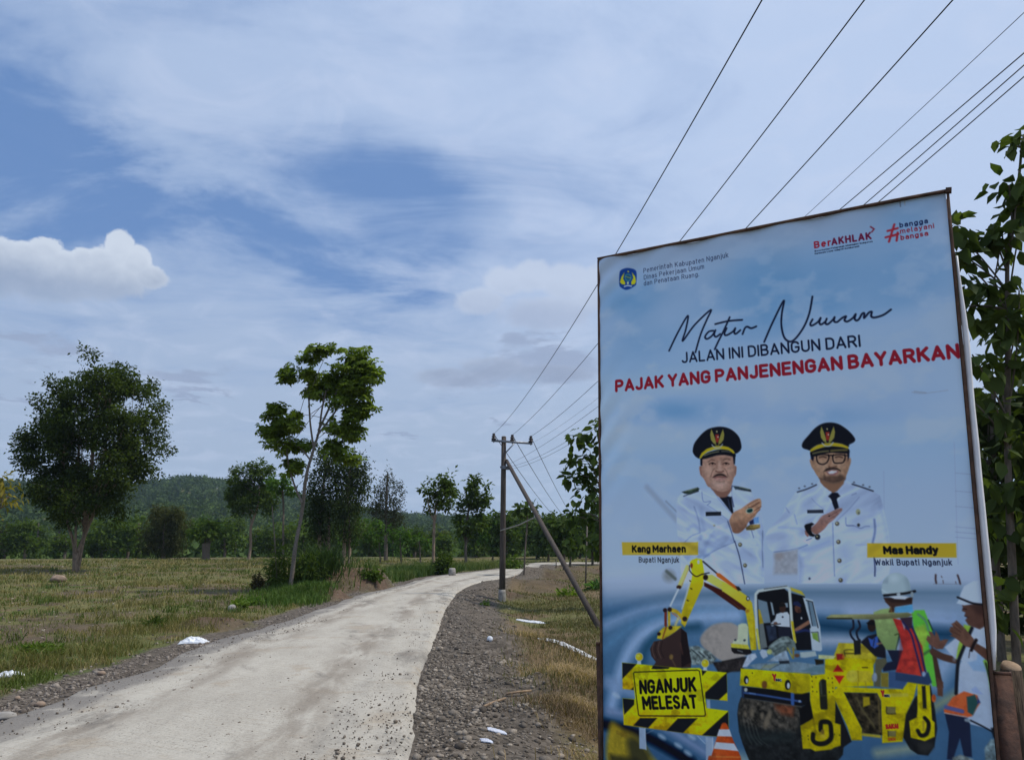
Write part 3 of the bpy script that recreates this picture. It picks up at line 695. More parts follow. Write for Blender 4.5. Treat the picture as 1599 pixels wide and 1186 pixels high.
cI, cJ, cK, cL, cM, cN = crop(1360, 880, 6.2417), crop(1440, 890, 4.008), crop(930, 1010, 6.6625), crop(1030, 450, 4.208), crop(940, 380, 7.268), crop(1250, 320, 6.6625)

# ---------- printed sky
vv, uu = GI / (GH - 1), GJ / (GW - 1)
stops = [(0, (158,172,198)), (.06, (170,186,214)), (.13, (172,190,220)), (.24, (166,190,222)), (.30, (182,198,225)), (.36, (186,200,226)), (.42, (166,190,222)),
         (.50, (176,193,221)), (.60, (183,198,224)), (.645, (190,202,226)), (.66, (148,166,192)), (.70, (118,142,166)), (.78, (108,134,158)), (1, (94,118,142))]
for ch in range(3): C[..., ch] = np.interp(vv, [s_[0] for s_ in stops], [s_[1][ch] for s_ in stops])
def bluepatch(px, py, rx, ry, amt, seed, col=(100, 152, 200)):
    q = to_grid([(px, py)])[0]
    k = np.exp(-(((GJ - q[0]) / (rx * PXS)) ** 2 + ((GI - q[1]) / (ry * PXS)) ** 2))
    k = np.clip(k * amt * .72 * (0.35 + 1.3 * fbm(GJ * 0.012, GI * 0.02, 5, seed)), 0, 1)[..., None]
    C[:] = C * (1 - k) + np.array(col) * k
for a_ in ((985,470,60,40,.8,401),(1180,440,140,55,.65,402),(1250,470,130,60,.8,403),(1400,400,70,60,.55,404),(1440,440,70,50,.4,409),(1000,540,80,40,.45,405),(1060,640,110,26,.8,406),(1300,640,150,24,.6,407),(1440,560,60,60,.35,408),(1420,330,40,30,.45,410)): bluepatch(*a_)
cl = sst(fbm(GJ * 0.016, GI * 0.024, 5, 421), 0.5, 0.72) * np.interp(vv, [0, .1, .3, .55, .65, .66], [.15, .35, .5, .3, .2, 0])
C[:] = C * (1 - cl[..., None]) + np.array((196, 204, 226)) * cl[..., None]
poly([(1130,545),(1505,478),(1510,640),(1130,650)], (178,194,222), soft=9, alpha=.5)
poly([(1230,505),(1470,470),(1503,520),(1503,545),(1200,560)], (172,192,222), soft=6, alpha=.35)
# faint printed gantry and drawing lines
stroke([(1010,760),(1060,815)], 9, (150,160,180), 3, .6); stroke([(1040,782),(1058,800)], 3, (120,130,150), 1, .5)
for yy in (738, 766, 790, 822, 830, 838): stroke([(1492, yy), (1528, yy + 3)], 0.8, (130,142,168), .6, .6)
stroke([(1490,690),(1496,880)], .8, (150,160,186), .6, .5); stroke([(1380,735),(1381,840)], 1.0, (150,164,192), .8, .5)
# ---------- lower panorama: motion-blurred road
for k, (pts, wd, col, so, al) in enumerate([
    ([(950,915),(1100,905),(1300,900),(1530,905)], 22, (178,190,214), 9, .8), ([(945,960),(1050,935),(1200,925),(1530,925)], 16, (96,124,150), 8, .8),
    ([(945,975),(1010,950),(1100,942),(1300,948),(1540,960)], 14, (160,176,200), 7, .7), ([(1540,985),(1440,965),(1330,955)], 18, (172,184,208), 8, .8),
    ([(945,1010),(1000,970),(1080,955),(1180,955)], 12, (120,150,176), 7, .8), ([(955,1100),(975,1030),(1010,985),(1080,965),(1150,960)], 18, (176,190,214), 7, .75),
    ([(1000,1050),(1010,1010),(1040,985),(1090,978)], 14, (78,108,126), 6, .8), ([(1280,975),(1370,985),(1500,990)], 16, (60,88,108), 9, .8),
    ([(1280,1000),(1330,1000),(1400,1010)], 14, (196,196,206), 7, .7), ([(950,1065),(1000,1085),(1060,1120),(1150,1190)], 20, (150,166,190), 6, .8),
    ([(945,1130),(1010,1150),(1080,1190)], 16, (36,52,66), 5, .9), ([(950,1110),(1020,1125),(1110,1180)], 12, (150,160,184), 5, .8),
    ([(1500,1186),(1470,1120),(1400,1150),(1330,1186)], 30, (98,122,146), 10, .7), ([(1455,1105),(1490,1085),(1540,1060)], 8, (190,180,130), 6, .6),
    ([(1460,1060),(1490,1020),(1550,1000)], 22, (180,190,210), 9, .7), ([(1370,1175),(1440,1165)], 10, (190,185,150), 6, .6),
    ([(1160,1190),(1220,1210),(1400,1290)], 26, (160,172,170), 8, .8), ([(945,1230),(1100,1270),(1300,1300)], 30, (60,76,90), 12, .8)]):
    stroke(pts, wd, col, so, al)
kq = sst(vv, .655, .70)[..., None]; C[:] = C * (1 - kq) + kq * np.clip((C - 150) * 1.45 + 138, 18, 235)
poly(cK(150,800, 300,860, 440,930, 560,1100, 640,1260, 150,1260), (178,146,34), soft=5, alpha=.95, sm=True)
poly(cK(330,960, 440,950, 560,1120, 560,1260, 380,1200), (44,44,36), soft=7, alpha=.8, sm=True)
poly(cK(150,1110, 420,1150, 600,1280, 150,1280), (40,38,30), soft=4, alpha=.75)
for p in ((215,500),(690,930),(860,1020),(1000,930),(960,1100)): ell(cK.p(*p), 7, 3.2, (190,204,222), rot=.6, soft=2.5, alpha=.7)

# ---------- left official
COAT, COATL, CSH, NAVY = (182,195,224), (196,207,232), (128,144,184), (34,42,74)
body = poly(cB(50,250, 62,190, 120,140, 300,90, 400,88, 480,130, 545,182, 600,188, 660,150, 690,60, 900,105, 940,190, 1000,300, 1045,450, 1060,600, 1062,1190, 100,1190, 90,800, 60,650, 45,500), COAT, soft=1.2, col2=COATL, g0=(1100,760), g1=(1130,905), mask=True)
stroke(cB(1000,330, 1035,520, 1050,700, 1040,1100), 6, (150,166,202), 4, .7, clip=body)
stroke(cB(250,300, 300,450, 318,600), 1.6, CSH, 1.4, .9, clip=body); stroke(cB(180,560, 250,520, 330,600), 5, (146,162,200), 3, .6, clip=body)
stroke(cB(330,330, 350,520, 390,600), 6, (150,166,204), 3.5, .6, clip=body)
stroke(cB(340,130, 358,240, 440,240, 405,280), 1.0, (104,120,164), .8, .9); stroke(cB(400,280, 520,360, 640,455), 1.0, (130,146,186), .9, .8)
stroke(cB(480,130, 560,240, 690,385), 1.0, (128,144,184), .9, .8); stroke(cB(690,60, 680,150, 708,300), 1.6, NAVY, .8, .9)
poly(cB(480,125, 545,185, 580,240, 520,180), (196,206,230), soft=.8); poly(cB(655,150, 680,90, 690,180, 660,185), (196,206,230), soft=.8)
poly(cB(540,188, 620,175, 680,188, 705,370, 690,382, 605,270), (26,28,40), soft=.8); stroke(cB(645,220, 668,330), 1.3, (66,78,110), 1, .8)
poly(cB(720,640, 1040,560, 1050,1190, 860,1190, 790,940), (182,196,226), soft=5, alpha=.6, clip=body)
arm = poly(cB(140,720, 230,640, 330,600, 520,520, 640,470, 690,600, 712,700, 500,805, 350,905, 180,935, 105,860), COATL, soft=1.0, sm=False, col2=(166,182,216), g0=cB.p(400,560), g1=cB.p(480,840), mask=True)
for p, wd, c_, so, al in ((cB(140,712, 220,640, 320,602),1.2,CSH,.9,.9),(cB(720,708, 500,802, 355,900),1.4,CSH,1,.9),(cB(330,640, 300,740, 250,830),4,(150,166,204),2.5,.7),(cB(480,600, 400,720, 360,860),4,(152,168,206),2.5,.6),(cB(640,470, 690,620, 716,705),1.6,(70,84,126),.8,.9),
    (cB(720,700, 770,860, 800,1000, 835,1190),1.5,NAVY,.8,.95),(cB(1045,580, 1040,800, 1048,1000),1.1,(96,110,150),.9,.8),(cB(910,560, 940,660),1.1,(80,92,130),.8,.8),(cB(300,880, 420,860),3,(120,146,190),2,.6)): stroke(p, wd, c_, so, al)
poly(cB(385,362, 562,358, 562,402, 385,408), (20,22,30), soft=.7); stroke(cB(405,384, 545,381), 1.0, (110,116,130), .8, .5)
poly(cB(108,130, 290,78, 312,92, 300,120, 205,160, 140,150), (52,66,58), soft=.9, tex=.5); stroke(cB(130,180, 210,150, 300,122), 1.4, (40,46,60), .7, .9); stroke(cB(150,122, 280,88), 1.2, (160,164,128), .8, .7)
poly(cB(698,58, 790,72, 905,102, 915,132, 820,122, 730,104), (44,56,66), soft=.9, tex=.5); stroke(cB(780,74, 890,98), 1.2, (170,172,140), .8, .7); stroke(cB(740,104, 910,135), 1.2, (208,214,232), .8, .8)
poly(cB(885,470, 940,440, 945,500, 900,515), (36,40,74), soft=1); poly(cB(938,430, 1000,420, 1006,488, 945,498), (80,134,200), soft=.8)
for k in range(3): stroke(cB(955+k*20,432, 960+k*20,490), .9, (190,206,230), .6, .8)
poly(cB(848,540, 900,510, 1012,505, 1015,545, 940,572, 855,572), (132,106,56), soft=.9, tex=.6); stroke(cB(870,545, 1000,530), 1, (190,170,110), .8, .7)
hand = poly(cB(655,470, 665,440, 700,372, 800,318, 860,275, 935,228, 1000,206, 1022,222, 1030,262, 1020,320, 985,365, 950,420, 880,480, 845,545, 770,605, 705,600, 680,545), (188,140,112), soft=.9, sm=True, col2=(150,104,82), g0=cB.p(760,330), g1=cB.p(760,600), mask=True)
stroke(cB(880,312, 925,300, 1005,250), 1.5, (104,60,48), .7, .95); stroke(cB(900,378, 950,345, 1026,296), 1.3, (116,70,56), .7, .9); stroke(cB(870,285, 930,248, 985,222), 1.2, (132,84,66), .7, .8); stroke(cB(905,425, 960,380, 1012,335), 1.1, (120,74,58), .7, .8); stroke(cB(690,470, 740,430, 800,420), 5, (204,156,128), 3, .6, clip=hand); stroke(cB(700,585, 780,590, 850,520), 3, (128,84,66), 2, .6, clip=hand)
ell(cB.p(893,348), 6.4, 4.4, (186,180,160), rot=-.25, soft=.8); ell(cB.p(895,346), 4.8, 3.2, (16,52,54), rot=-.25, soft=.8); stroke(cB(870,335, 900,325), .9, (110,150,150), .7, .8)
for p in ((783,740),(840,980),(482,518)): ell(cB.p(*p), 3.0 if p[0] > 500 else 1.6, 3.2 if p[0] > 500 else 1.2, (92,84,60), soft=.8); ell((cB.p(*p)[0] - .5, cB.p(*p)[1] - .6), 1.3, 1.3, (196,190,160), soft=.7)
# head
SK1 = (186,142,124)
poly(cA(600,1030, 640,1110, 700,1180, 780,1200, 850,1170, 900,1040), (140,98,84), soft=1, sm=True)
face1 = poly(cA(440,600, 600,545, 750,525, 930,550, 955,690, 985,720, 985,790, 968,865, 948,890, 925,965, 895,1050, 850,1090, 760,1110, 680,1090, 600,1050, 540,1020, 500,940, 470,895, 432,850, 412,760, 418,715, 450,705), SK1, soft=.8, sm=True, mask=True)
stroke(cA(950,600, 945,760, 930,930, 880,1050), 6, (140,98,86), 4, .55, clip=face1); stroke(cA(450,760, 500,930, 600,1050), 6, (152,108,94), 4, .55, clip=face1)
ell(cA.p(720,985), 11, 6, (204,168,156), soft=5, alpha=.6, clip=face1); ell(cA.p(560,790), 6, 6, (206,164,144), soft=4, alpha=.6, clip=face1); ell(cA.p(880,780), 6, 6, (200,158,140), soft=4, alpha=.5, clip=face1); ell(cA.p(720,600), 20, 4, (160,116,98), soft=3, alpha=.7, clip=face1)
poly(cA(428,600, 462,600, 462,700, 440,712, 428,690), (24,26,40), soft=.8); poly(cA(928,550, 972,560, 965,680, 945,685), (24,26,40), soft=.8)
stroke(cA(432,730, 440,840), 2, (126,78,68), 1.2, .7); stroke(cA(975,730, 968,840), 2, (126,82,72), 1.2, .7)
stroke(cA(555,645, 600,618, 650,628), 1.5, (96,68,58), 1, .8); stroke(cA(785,618, 840,600, 885,615), 1.5, (96,68,58), 1, .8)
for ex in (612, 822): stroke(cA(ex-48,682, ex,664, ex+50,680), 1.7, (54,36,32), .8, .95); ell(cA.p(ex+6,674), 1.7, 1.5, (26,18,18), soft=.6); stroke(cA(ex-40,700, ex+10,706, ex+45,694), 1.4, (146,104,90), 1, .8)
stroke(cA(690,650, 680,740), 3, (150,106,90), 2, .6); stroke(cA(765,650, 780,740), 3, (148,104,88), 2, .6); stroke(cA(722,640, 722,740), 3, (204,166,148), 2, .6)
ell(cA.p(725,770), 4, 3, (206,162,144), soft=2, alpha=.7); stroke(cA(668,790, 690,800, 725,806, 765,800, 785,790), 1.7, (92,54,46), .9, .9)
stroke(cA(645,750, 610,810, 592,880), 1.3, (124,84,72), .9, .8); stroke(cA(800,750, 840,810, 855,870), 1.3, (124,84,72), .9, .8)
poly(cA(612,895, 650,855, 700,830, 735,826, 790,838, 830,868, 848,890, 800,872, 735,862, 680,872), (54,40,38), soft=.8, sm=True)
stroke(cA(640,892, 730,880, 825,888), 1.6, (112,58,58), .8, .9); stroke(cA(660,905, 735,918, 810,903), 2.2, (176,120,118), 1.2, .8); stroke(cA(680,945, 740,955, 800,945), 1.4, (150,106,94), 1.2, .7)
# cap
poly(cA(428,600, 480,545, 560,500, 680,465, 800,455, 900,480, 962,515, 976,560, 930,568, 820,545, 700,548, 600,575, 520,598, 445,610), (18,20,28), soft=.8, sm=True)
poly(cA(312,470, 330,380, 380,300, 470,200, 570,135, 720,106, 850,125, 950,180, 1030,270, 1062,380, 1062,440, 1030,490, 972,522, 930,470, 850,425, 740,405, 620,420, 520,465, 440,540, 415,596, 360,570, 322,520), (20,21,30), soft=.8, sm=True)
poly(cA(414,585, 450,512, 530,447, 650,408, 760,400, 860,420, 930,465, 962,512, 940,522, 870,468, 750,450, 640,458, 540,495, 470,548, 432,600), (196,170,30), soft=.8)
stroke(cA(490,552, 600,512, 715,490), 1.3, (150,146,110), .7, .9); stroke(cA(760,486, 830,486, 895,497), 1.6, (120,116,104), .9, .8)
def eagle(cr, x, y, s):
    for sg in (-1, 1): poly(cr(x+sg*s*.10,y+s*.35, x+sg*s*.30,y-s*.25, x+sg*s*.46,y-s*.62, x+sg*s*.56,y-s*.2, x+sg*s*.5,y+s*.22, x+sg*s*.3,y+s*.5, x+sg*s*.1,y+s*.6), (152,140,66), soft=.7)
    poly(cr(x-s*.14,y-s*.2, x+s*.14,y-s*.2, x+s*.13,y+s*.3, x,y+s*.5, x-s*.13,y+s*.3), (150,48,38), soft=.6); ell(cr.p(x+s*.06,y-.0*s), 1.0, 1.2, (206,200,190), soft=.6)
    ell(cr.p(x-s*.03,y-s*.42), 1.1, 1.4, (196,186,140), soft=.6); stroke(cr(x-s*.42,y+s*.62, x-s*.18,y+s*.84, x+s*.18,y+s*.84, x+s*.42,y+s*.58), 1.5, (176,182,192), .6, .95)
    stroke(cr(x-s*.15,y+s*.55, x,y+s*.72, x+s*.15,y+s*.55), 1.4, (140,130,64), .7, .8)
eagle(cA, 690, 265, 195)

# ---------- right official
poly(cD(70,830, 345,790, 345,1080, 60,1080), (168,164,170), soft=3, alpha=.8, tex=.15); ell(cD.p(120,870), 6, 5, (150,132,128), soft=5, alpha=.6)
body2 = poly(cD(-30,620, 0,560, 60,500, 150,420, 200,300, 240,240, 310,140, 560,40, 590,-5, 640,70, 740,130, 790,122, 860,60, 900,-5, 960,30, 1200,118, 1290,170, 1340,350, 1390,600, 1405,740, 1420,900, 1380,1190, 340,1190, 345,780, 230,805, 70,832, 10,790, -30,720), COAT, soft=1.1, col2=COATL, g0=(1300,770), g1=(1300,905), mask=True)
for p, wd, c_, so, al in ((cD(1225,450, 1232,580, 1205,720),2.4,(92,108,156),1.4,.9),(cD(1222,880, 1232,1000, 1230,1100),1.8,(40,50,90),.9,.95),(cD(745,490, 750,720, 765,1100),1.1,(110,124,166),.9,.9),(cD(60,828, 230,806, 350,782, 450,742),1.6,(94,116,160),1,.9),(cD(400,790, 520,760, 700,700),8,(140,160,202),5,.6),(cD(350,800, 370,1000, 360,1186),6,(140,156,194),4,.5),
    (cD(500,205, 560,270, 650,335),1.0,(140,154,190),.8,.8),(cD(1050,190, 930,330, 790,462),1.1,(134,148,188),.9,.85),(cD(965,165, 1015,145),1.2,(116,130,170),.8,.8),(cD(200,310, 240,370),1.4,(128,144,184),1,.8),(cD(300,390, 330,500),1.4,(134,150,188),1,.8),(cD(120,540, 260,545, 380,555),3,(150,166,204),2,.6),
    (cD(895,430, 905,520, 985,520, 1065,550, 1115,530, 1168,525),1.1,(112,126,168),.8,.9),(cD(905,515, 985,520),1.2,(90,102,146),.8,.7),(cD(1010,742, 1170,740),.9,(150,164,198),.8,.8),(cD(1290,300, 1350,520, 1385,740),4,(150,168,206),3,.5),(cD(880,760, 900,1000, 880,1180),14,(158,176,214),9,.4)): stroke(p, wd, c_, so, al, clip=body2)
poly(cD(590,0, 640,70, 740,130, 690,185, 600,90), (184,196,224), soft=.8); poly(cD(900,0, 860,60, 790,120, 830,180, 890,100), (184,196,224), soft=.8)
poly(cD(690,182, 740,132, 800,140, 832,180, 790,215, 815,310, 770,342, 735,250, 718,205), (24,26,40), soft=.8); poly(cD(700,210, 722,215, 735,250, 715,240), (206,216,232), soft=.7); poly(cD(800,200, 828,186, 825,230, 800,240), (196,206,226), soft=.7)
stroke(cD(335,132, 450,95, 555,48), 1.8, (26,30,44), .7, .95); stroke(cD(970,40, 1080,75, 1210,120), 1.8, (26,30,44), .7, .95)
for p in ((355,88),(420,65),(505,38),(990,20),(1095,50),(1170,72)): ell(cD.p(*p), 1.7, 1.2, (66,68,78), soft=.7, alpha=.8)
poly(cD(450,340, 635,336, 637,374, 450,376), (20,22,34), soft=.7); stroke(cD(465,357, 622,357), 1.1, (130,138,158), .7, .55)
poly(cD(420,580, 450,560, 470,640, 450,650, 425,620), (150,104,96), soft=.8)
hand2 = poly(cD(485,560, 510,530, 560,485, 615,412, 700,372, 790,328, 845,318, 855,338, 830,370, 800,402, 745,460, 700,492, 645,560, 565,618, 520,608), (178,132,122), soft=.8, sm=True, col2=(146,102,92), g0=cD.p(640,400), g1=cD.p(640,580), mask=True)
stroke(cD(690,415, 770,375, 840,335), 1.0, (124,80,72), .8, .8); stroke(cD(700,445, 770,410, 805,385), 1.0, (128,84,76), .8, .8); ell(cD.p(704,410), 1.3, 1, (40,32,34), soft=.5)
poly(cD(414,525, 430,505, 500,484, 530,500, 498,530, 492,570, 510,610, 548,632, 520,650, 478,640, 440,590, 425,560), (20,20,26), soft=.8)
poly(cD(400,690, 440,660, 510,660, 470,742, 430,720), (206,216,236), soft=.8); stroke(cD(440,690, 500,665), 1.2, (60,72,130), .7, .8)
for p in ((795,497),(810,708),(822,925),(835,1150)): ell(cD.p(*p), 3.4, 3.4, (84,78,66), soft=.8); ell((cD.p(*p)[0]-.6, cD.p(*p)[1]-.8), 1.4, 1.4, (196,188,160), soft=.7)
ell(cD.p(568,650), 4.2, 4.4, (34,34,38), soft=.8); ell(cD.p(562,645), 1.5, 1.5, (150,140,110), soft=.7); ell(cD.p(1042,513), 2.3, 2.5, (52,50,52), soft=.7); ell(cD.p(475,1132), 1.8, 2, (70,76,96), soft=.7)
ell(cD.p(1037,362), 3.6, 4.6, (164,164,132), soft=.9); ell(cD.p(1045,375), 1.6, 2, (96,98,90), soft=.7)
SK2 = (178,136,110)
poly(cC(590,950, 985,950, 960,1040, 860,1150, 800,1176, 740,1140, 660,1080, 600,1010), (142,102,80), soft=.9)
face2 = poly(cC(470,640, 560,590, 760,540, 1000,560, 1035,640, 1068,640, 1075,700, 1046,790, 1030,840, 1000,920, 985,970, 900,1016, 800,1032, 700,1012, 600,966, 540,890, 505,830, 470,780, 440,690, 448,660), SK2, soft=.8, sm=True, mask=True)
stroke(cC(1020,650, 1010,800, 980,940), 6, (136,96,74), 4, .55, clip=face2); stroke(cC(480,700, 530,860, 610,960), 5, (146,106,82), 4, .5, clip=face2)
ell(cC.p(640,755), 9, 5, (200,158,132), soft=4, alpha=.6, clip=face2); ell(cC.p(930,745), 8, 5, (194,152,126), soft=4, alpha=.6, clip=face2)
poly(cC(585,945, 640,960, 660,900, 700,925, 770,915, 860,915, 910,890, 940,905, 988,940, 985,970, 900,1016, 800,1032, 700,1012, 610,972), (70,52,46), soft=2, alpha=.8); ell(cC.p(770,955), 8, 3, (120,86,70), soft=2.5, alpha=.6)
poly(cC(446,560, 500,560, 505,640, 492,690, 458,655), (26,26,44), soft=.8); poly(cC(1015,545, 1052,550, 1052,620, 1030,690), (26,26,40), soft=.8)
stroke(cC(770,640, 760,720, 735,755), 2.4, (146,104,82), 1.6, .7); stroke(cC(800,620, 805,720), 3, (200,160,136), 2, .6); stroke(cC(735,770, 780,785, 850,768), 1.6, (98,62,50), .9, .9)
poly(cC(648,850, 690,806, 740,782, 770,794, 800,784, 860,790, 915,825, 918,848, 870,822, 800,816, 720,836), (50,38,36), soft=.9)
poly(cC(690,852, 760,826, 850,828, 890,838, 870,880, 830,905, 760,908, 715,885), (150,100,98), soft=.8); poly(cC(715,858, 780,834, 850,838, 862,850, 800,882, 745,884), (220,212,214), soft=.8)
stroke(cC(655,860, 670,900), 1.2, (126,86,68), .9, .7)
for ex in (640, 890): stroke(cC(ex-50,630, ex,618, ex+50,632), 2.2, (60,42,36), 1, .9); stroke(cC(ex-40,650, ex,658, ex+40,650), 1.2, (148,108,88), .9, .8)
for x0, x1 in ((545,735),(795,985)):
    m_ = (x0 + x1) / 2; stroke(cC(x0+8,590, x0,640, x0+22,710, m_,738 if x0 < 700 else 718, x1-30,705, x1,640, x1-6,590), 1.9, (24,18,22), .7, .98); stroke(cC(x0,600, m_,585, x1,598), 1.8, (24,18,22), .8, .9)
stroke(cC(735,612, 765,596, 795,612), 2.0, (24,18,22), .7, .95); stroke(cC(545,610, 490,600), 1.6, (24,18,22), .7, .9); stroke(cC(985,605, 1030,600), 1.6, (24,18,22), .7, .9)
poly(cC(450,545, 540,505, 660,468, 800,455, 940,470, 1040,500, 1052,560, 1000,572, 800,560, 700,570, 560,600, 490,620, 460,610), (17,18,26), soft=.8, sm=True)
poly(cC(318,450, 340,385, 420,290, 520,180, 630,112, 760,92, 880,115, 990,180, 1080,260, 1132,330, 1140,370, 1110,402, 1050,435, 1035,470, 930,425, 800,408, 640,422, 520,460, 450,520, 400,510, 340,490), (20,21,30), soft=.8, sm=True)
poly(cC(444,532, 460,500, 560,440, 680,412, 820,405, 940,425, 1036,465, 1036,498, 940,470, 800,455, 660,468, 540,505, 455,545), (192,164,34), soft=.8)
stroke(cC(490,570, 600,545, 725,532), 2.4, (116,106,70), .9, .9); stroke(cC(770,528, 860,520, 1010,515), 2.8, (128,112,62), 1.2, .85)
eagle(cC, 715, 280, 205)
# name plates
poly([(971,846),(1090,846),(1090,866),(972,866)], (206,170,44), soft=.7, alpha=.93); stroke([(1089,846),(1060,866)], 2, (180,150,50), 2, .5)
poly([(1354,847.5),(1493,847.5),(1494,870),(1354,870)], (204,168,38), soft=.7, alpha=.95)
# torn marks on the right
for p in (cJ(85,28, 84,55, 88,80), cJ(222,30, 232,60, 238,84)): stroke(p, 2.2, (60,34,34), .8, .95)
for p in (cJ(120,36, 124,44), cJ(130,62, 132,80), cJ(210,70, 212,82)): stroke(p, 1, (80,60,64), .6, .9)
stroke(cJ(70,84, 240,86), .8, (130,136,156), .6, .7); stroke([(1424,612),(1440,614),(1480,609)], .9, (150,156,172), .7, .7); stroke([(1428,611),(1446,613)], 1.4, (140,140,148), .8, .6)
stroke([(1405,311),(1406,322)], 1, (70,66,80), .6, .9); stroke([(1412,309),(1413,320)], .8, (150,130,120), .6, .7)

# ---------- excavator
YEL, YELD, YELL = (224,204,24), (180,150,12), (226,216,100)
poly(cE(590,830, 700,720, 850,700, 960,740, 1010,860, 1040,1010, 820,1070, 700,1010, 600,920), (170,156,148), soft=2, sm=True, tex=.1)
poly(cF(-10,570, 100,570, 180,620, 200,900, 120,1040, -20,1060), (172,158,150), soft=2)
poly(cE(470,930, 560,920, 680,980, 740,1050, 700,1100, 500,1110, 480,1000), (120,130,128), soft=1.5, tex=.7)
for k in range(6): stroke(cE(500+k*38,960+k*12, 560+k*30,1010+k*9), 1.8, (170,180,180) if k % 2 else (44,52,54), .9, .8)
ell(cE.p(280,240), 9, 9, (130,130,128), soft=5, alpha=.7); stroke(cE(255,195, 340,270), 5, (98,104,100), 1.5, .9)
poly(cF(-20,1040, 240,985, 330,1000, 200,1120, 20,1200, -40,1180), (34,33,34), soft=1.2, tex=.6)
poly(cE(700,1080, 840,1070, 1000,1040, 1010,1170, 760,1180), (48,42,42), soft=1.5, tex=.6)
poly(cE(620,300, 620,340, 690,380, 960,570, 1000,568, 1000,470), (70,28,24), soft=.8)
poly(cE(630,232, 700,228, 935,380, 1000,418, 1010,500, 640,285), YELL, soft=.8, col2=(206,190,70), g0=cE.p(650,240), g1=cE.p(960,480))
poly(cF(-20,50, 60,90, 180,160, 280,230, 350,320, 390,560, 405,900, 335,905, 300,600, 265,410, 200,390, 0,205, -20,190), (206,182,34), soft=.8, col2=(224,206,70), g0=cF.p(300,400), g1=cF.p(120,120)); poly(cF(-20,178, 0,185, 210,330, 280,390, 260,420, 205,395, 0,215, -20,200), (70,28,24), soft=.8)
stroke(cF(285,430, 300,420), 3, (150,70,30), 2, .7); stroke(cF(370,560, 395,880), 2, YELD, 1.2, .7)
ell(cF.p(298,268), 2.6, 3.6, (30,30,34), soft=.6); ell(cF.p(300,268), 1.5, 2.3, (206,216,230), soft=.6)
poly(cE(480,110, 500,85, 545,68, 600,80, 622,200, 612,330, 455,680, 430,740, 395,700, 400,600, 480,330, 505,230), YEL, soft=.8, col2=(196,170,24), g0=cE.p(560,120), g1=cE.p(430,650))
stroke(cE(495,250, 455,400, 405,560), 2.6, (206,210,200), 1, .85); ell(cE.p(565,105), 2, 3.4, (190,200,200), soft=.8); ell(cE.p(498,140), 2, 4, (130,60,30), soft=.8)
for p in ((495,365),(460,480),(485,290)): ell(cE.p(*p), 2, 1, (70,56,20), rot=.6, soft=.6)
stroke(cE(478,140, 480,190, 540,245, 600,225, 670,210), 1.8, (26,24,24), .7, .95); stroke(cE(610,100, 740,212), 2.6, (40,36,40), .8, .95)
poly(cE(735,210, 775,215, 925,335, 985,378, 935,375, 745,245), (204,98,36), soft=.8); poly(cE(925,340, 960,345, 985,380, 950,388), (40,34,34), soft=.8); ell(cE.p(635,255), 4, 4.5, (40,26,24), soft=.8)
stroke(cE(455,150, 375,345), 5.6, (222,206,120), .9, 1); stroke(cE(470,170, 400,340), 2, (196,160,50), 1, .8); ell(cE.p(375,350), 4, 3, (60,34,24), soft=.8); stroke(cE(368,372, 292,530), 3.2, (206,212,220), .8, .95)
stroke(cE(245,570, 245,720), 4.6, (120,48,36), .8, 1); stroke(cE(278,590, 280,720), 4.2, (204,170,40), .8, 1); stroke(cE(290,570, 350,590, 400,640, 430,700), 6, (206,168,40), .9, 1); stroke(cE(310,605, 350,630, 380,660), 2, (206,110,60), .8, .8); stroke(cE(370,650, 340,720), 4, (196,186,130), .9, .9)
poly(cE(160,850, 175,790, 225,740, 300,728, 405,728, 335,790, 225,862), (206,178,40), soft=.8); stroke(cE(250,740, 215,850), 2.4, (140,60,36), 1, .8)
for x, y, r in ((432,660,24),(285,568,22),(238,575,20),(292,746,20),(180,806,18)): ell(cE.p(x, y), r/6.2, r/6.2, (44,28,30), soft=.8)
bk = poly(cE(92,950, 130,880, 210,862, 290,820, 395,748, 450,795, 465,900, 495,1075, 492,1135, 110,1142, 150,1080, 105,1020), (62,44,42), soft=.8, mask=True)
poly(cE(395,750, 450,795, 465,900, 495,1080, 400,1135, 395,900), (34,24,26), soft=1.2, clip=bk)
for k in range(4): stroke(cE(130+k*28,890-k*6, 115+k*28,960, 140+k*30,1040), 1.4, (104,78,72) if k % 2 == 0 else (40,28,28), .8, .8, clip=bk)
ell(cE.p(300,1030), 3, 4, (150,116,60), soft=1.2, alpha=.8); stroke(cE(310,1060, 340,1120), 2, (110,84,60), 1.4, .7); stroke(cE(390,900, 410,1000), 2, (104,66,56), 1.5, .6)
# cab
poly(cF(180,592, 225,572, 280,575, 302,620, 302,845, 100,835, 130,780, 172,770), (204,208,176), soft=.8); poly(cF(90,822, 300,840, 322,890, 300,900, 95,872), (212,196,60), soft=.8); poly(cF(92,872, 330,895, 350,930, 318,965, 130,945, 100,915), (30,28,30), soft=.8); stroke(cF(175,905, 230,925), 2, (130,134,140), .8, .7)
for p in ((145,778),(258,782)): ell(cF.p(*p), 2, 1.6, (60,70,76), rot=-.5, soft=.7)
poly(cF(405,200, 440,178, 745,142, 800,190, 1000,240, 1085,900, 890,905, 450,890), (22,22,27), soft=.8); poly(cF(420,275, 535,310, 580,565, 440,575), (118,136,152), soft=.9); poly(cF(575,310, 600,320, 630,470, 605,470), (150,164,176), soft=.9); poly(cF(750,325, 790,320, 795,375, 765,378), (140,154,168), soft=.8)
poly(cF(425,400, 450,410, 495,580, 440,590), (178,150,40), soft=.8); poly(cF(435,585, 490,570, 540,870, 455,890), (112,118,118), soft=.9); poly(cF(520,600, 640,590, 660,760, 560,800), (44,52,70), soft=1.2, tex=.3)
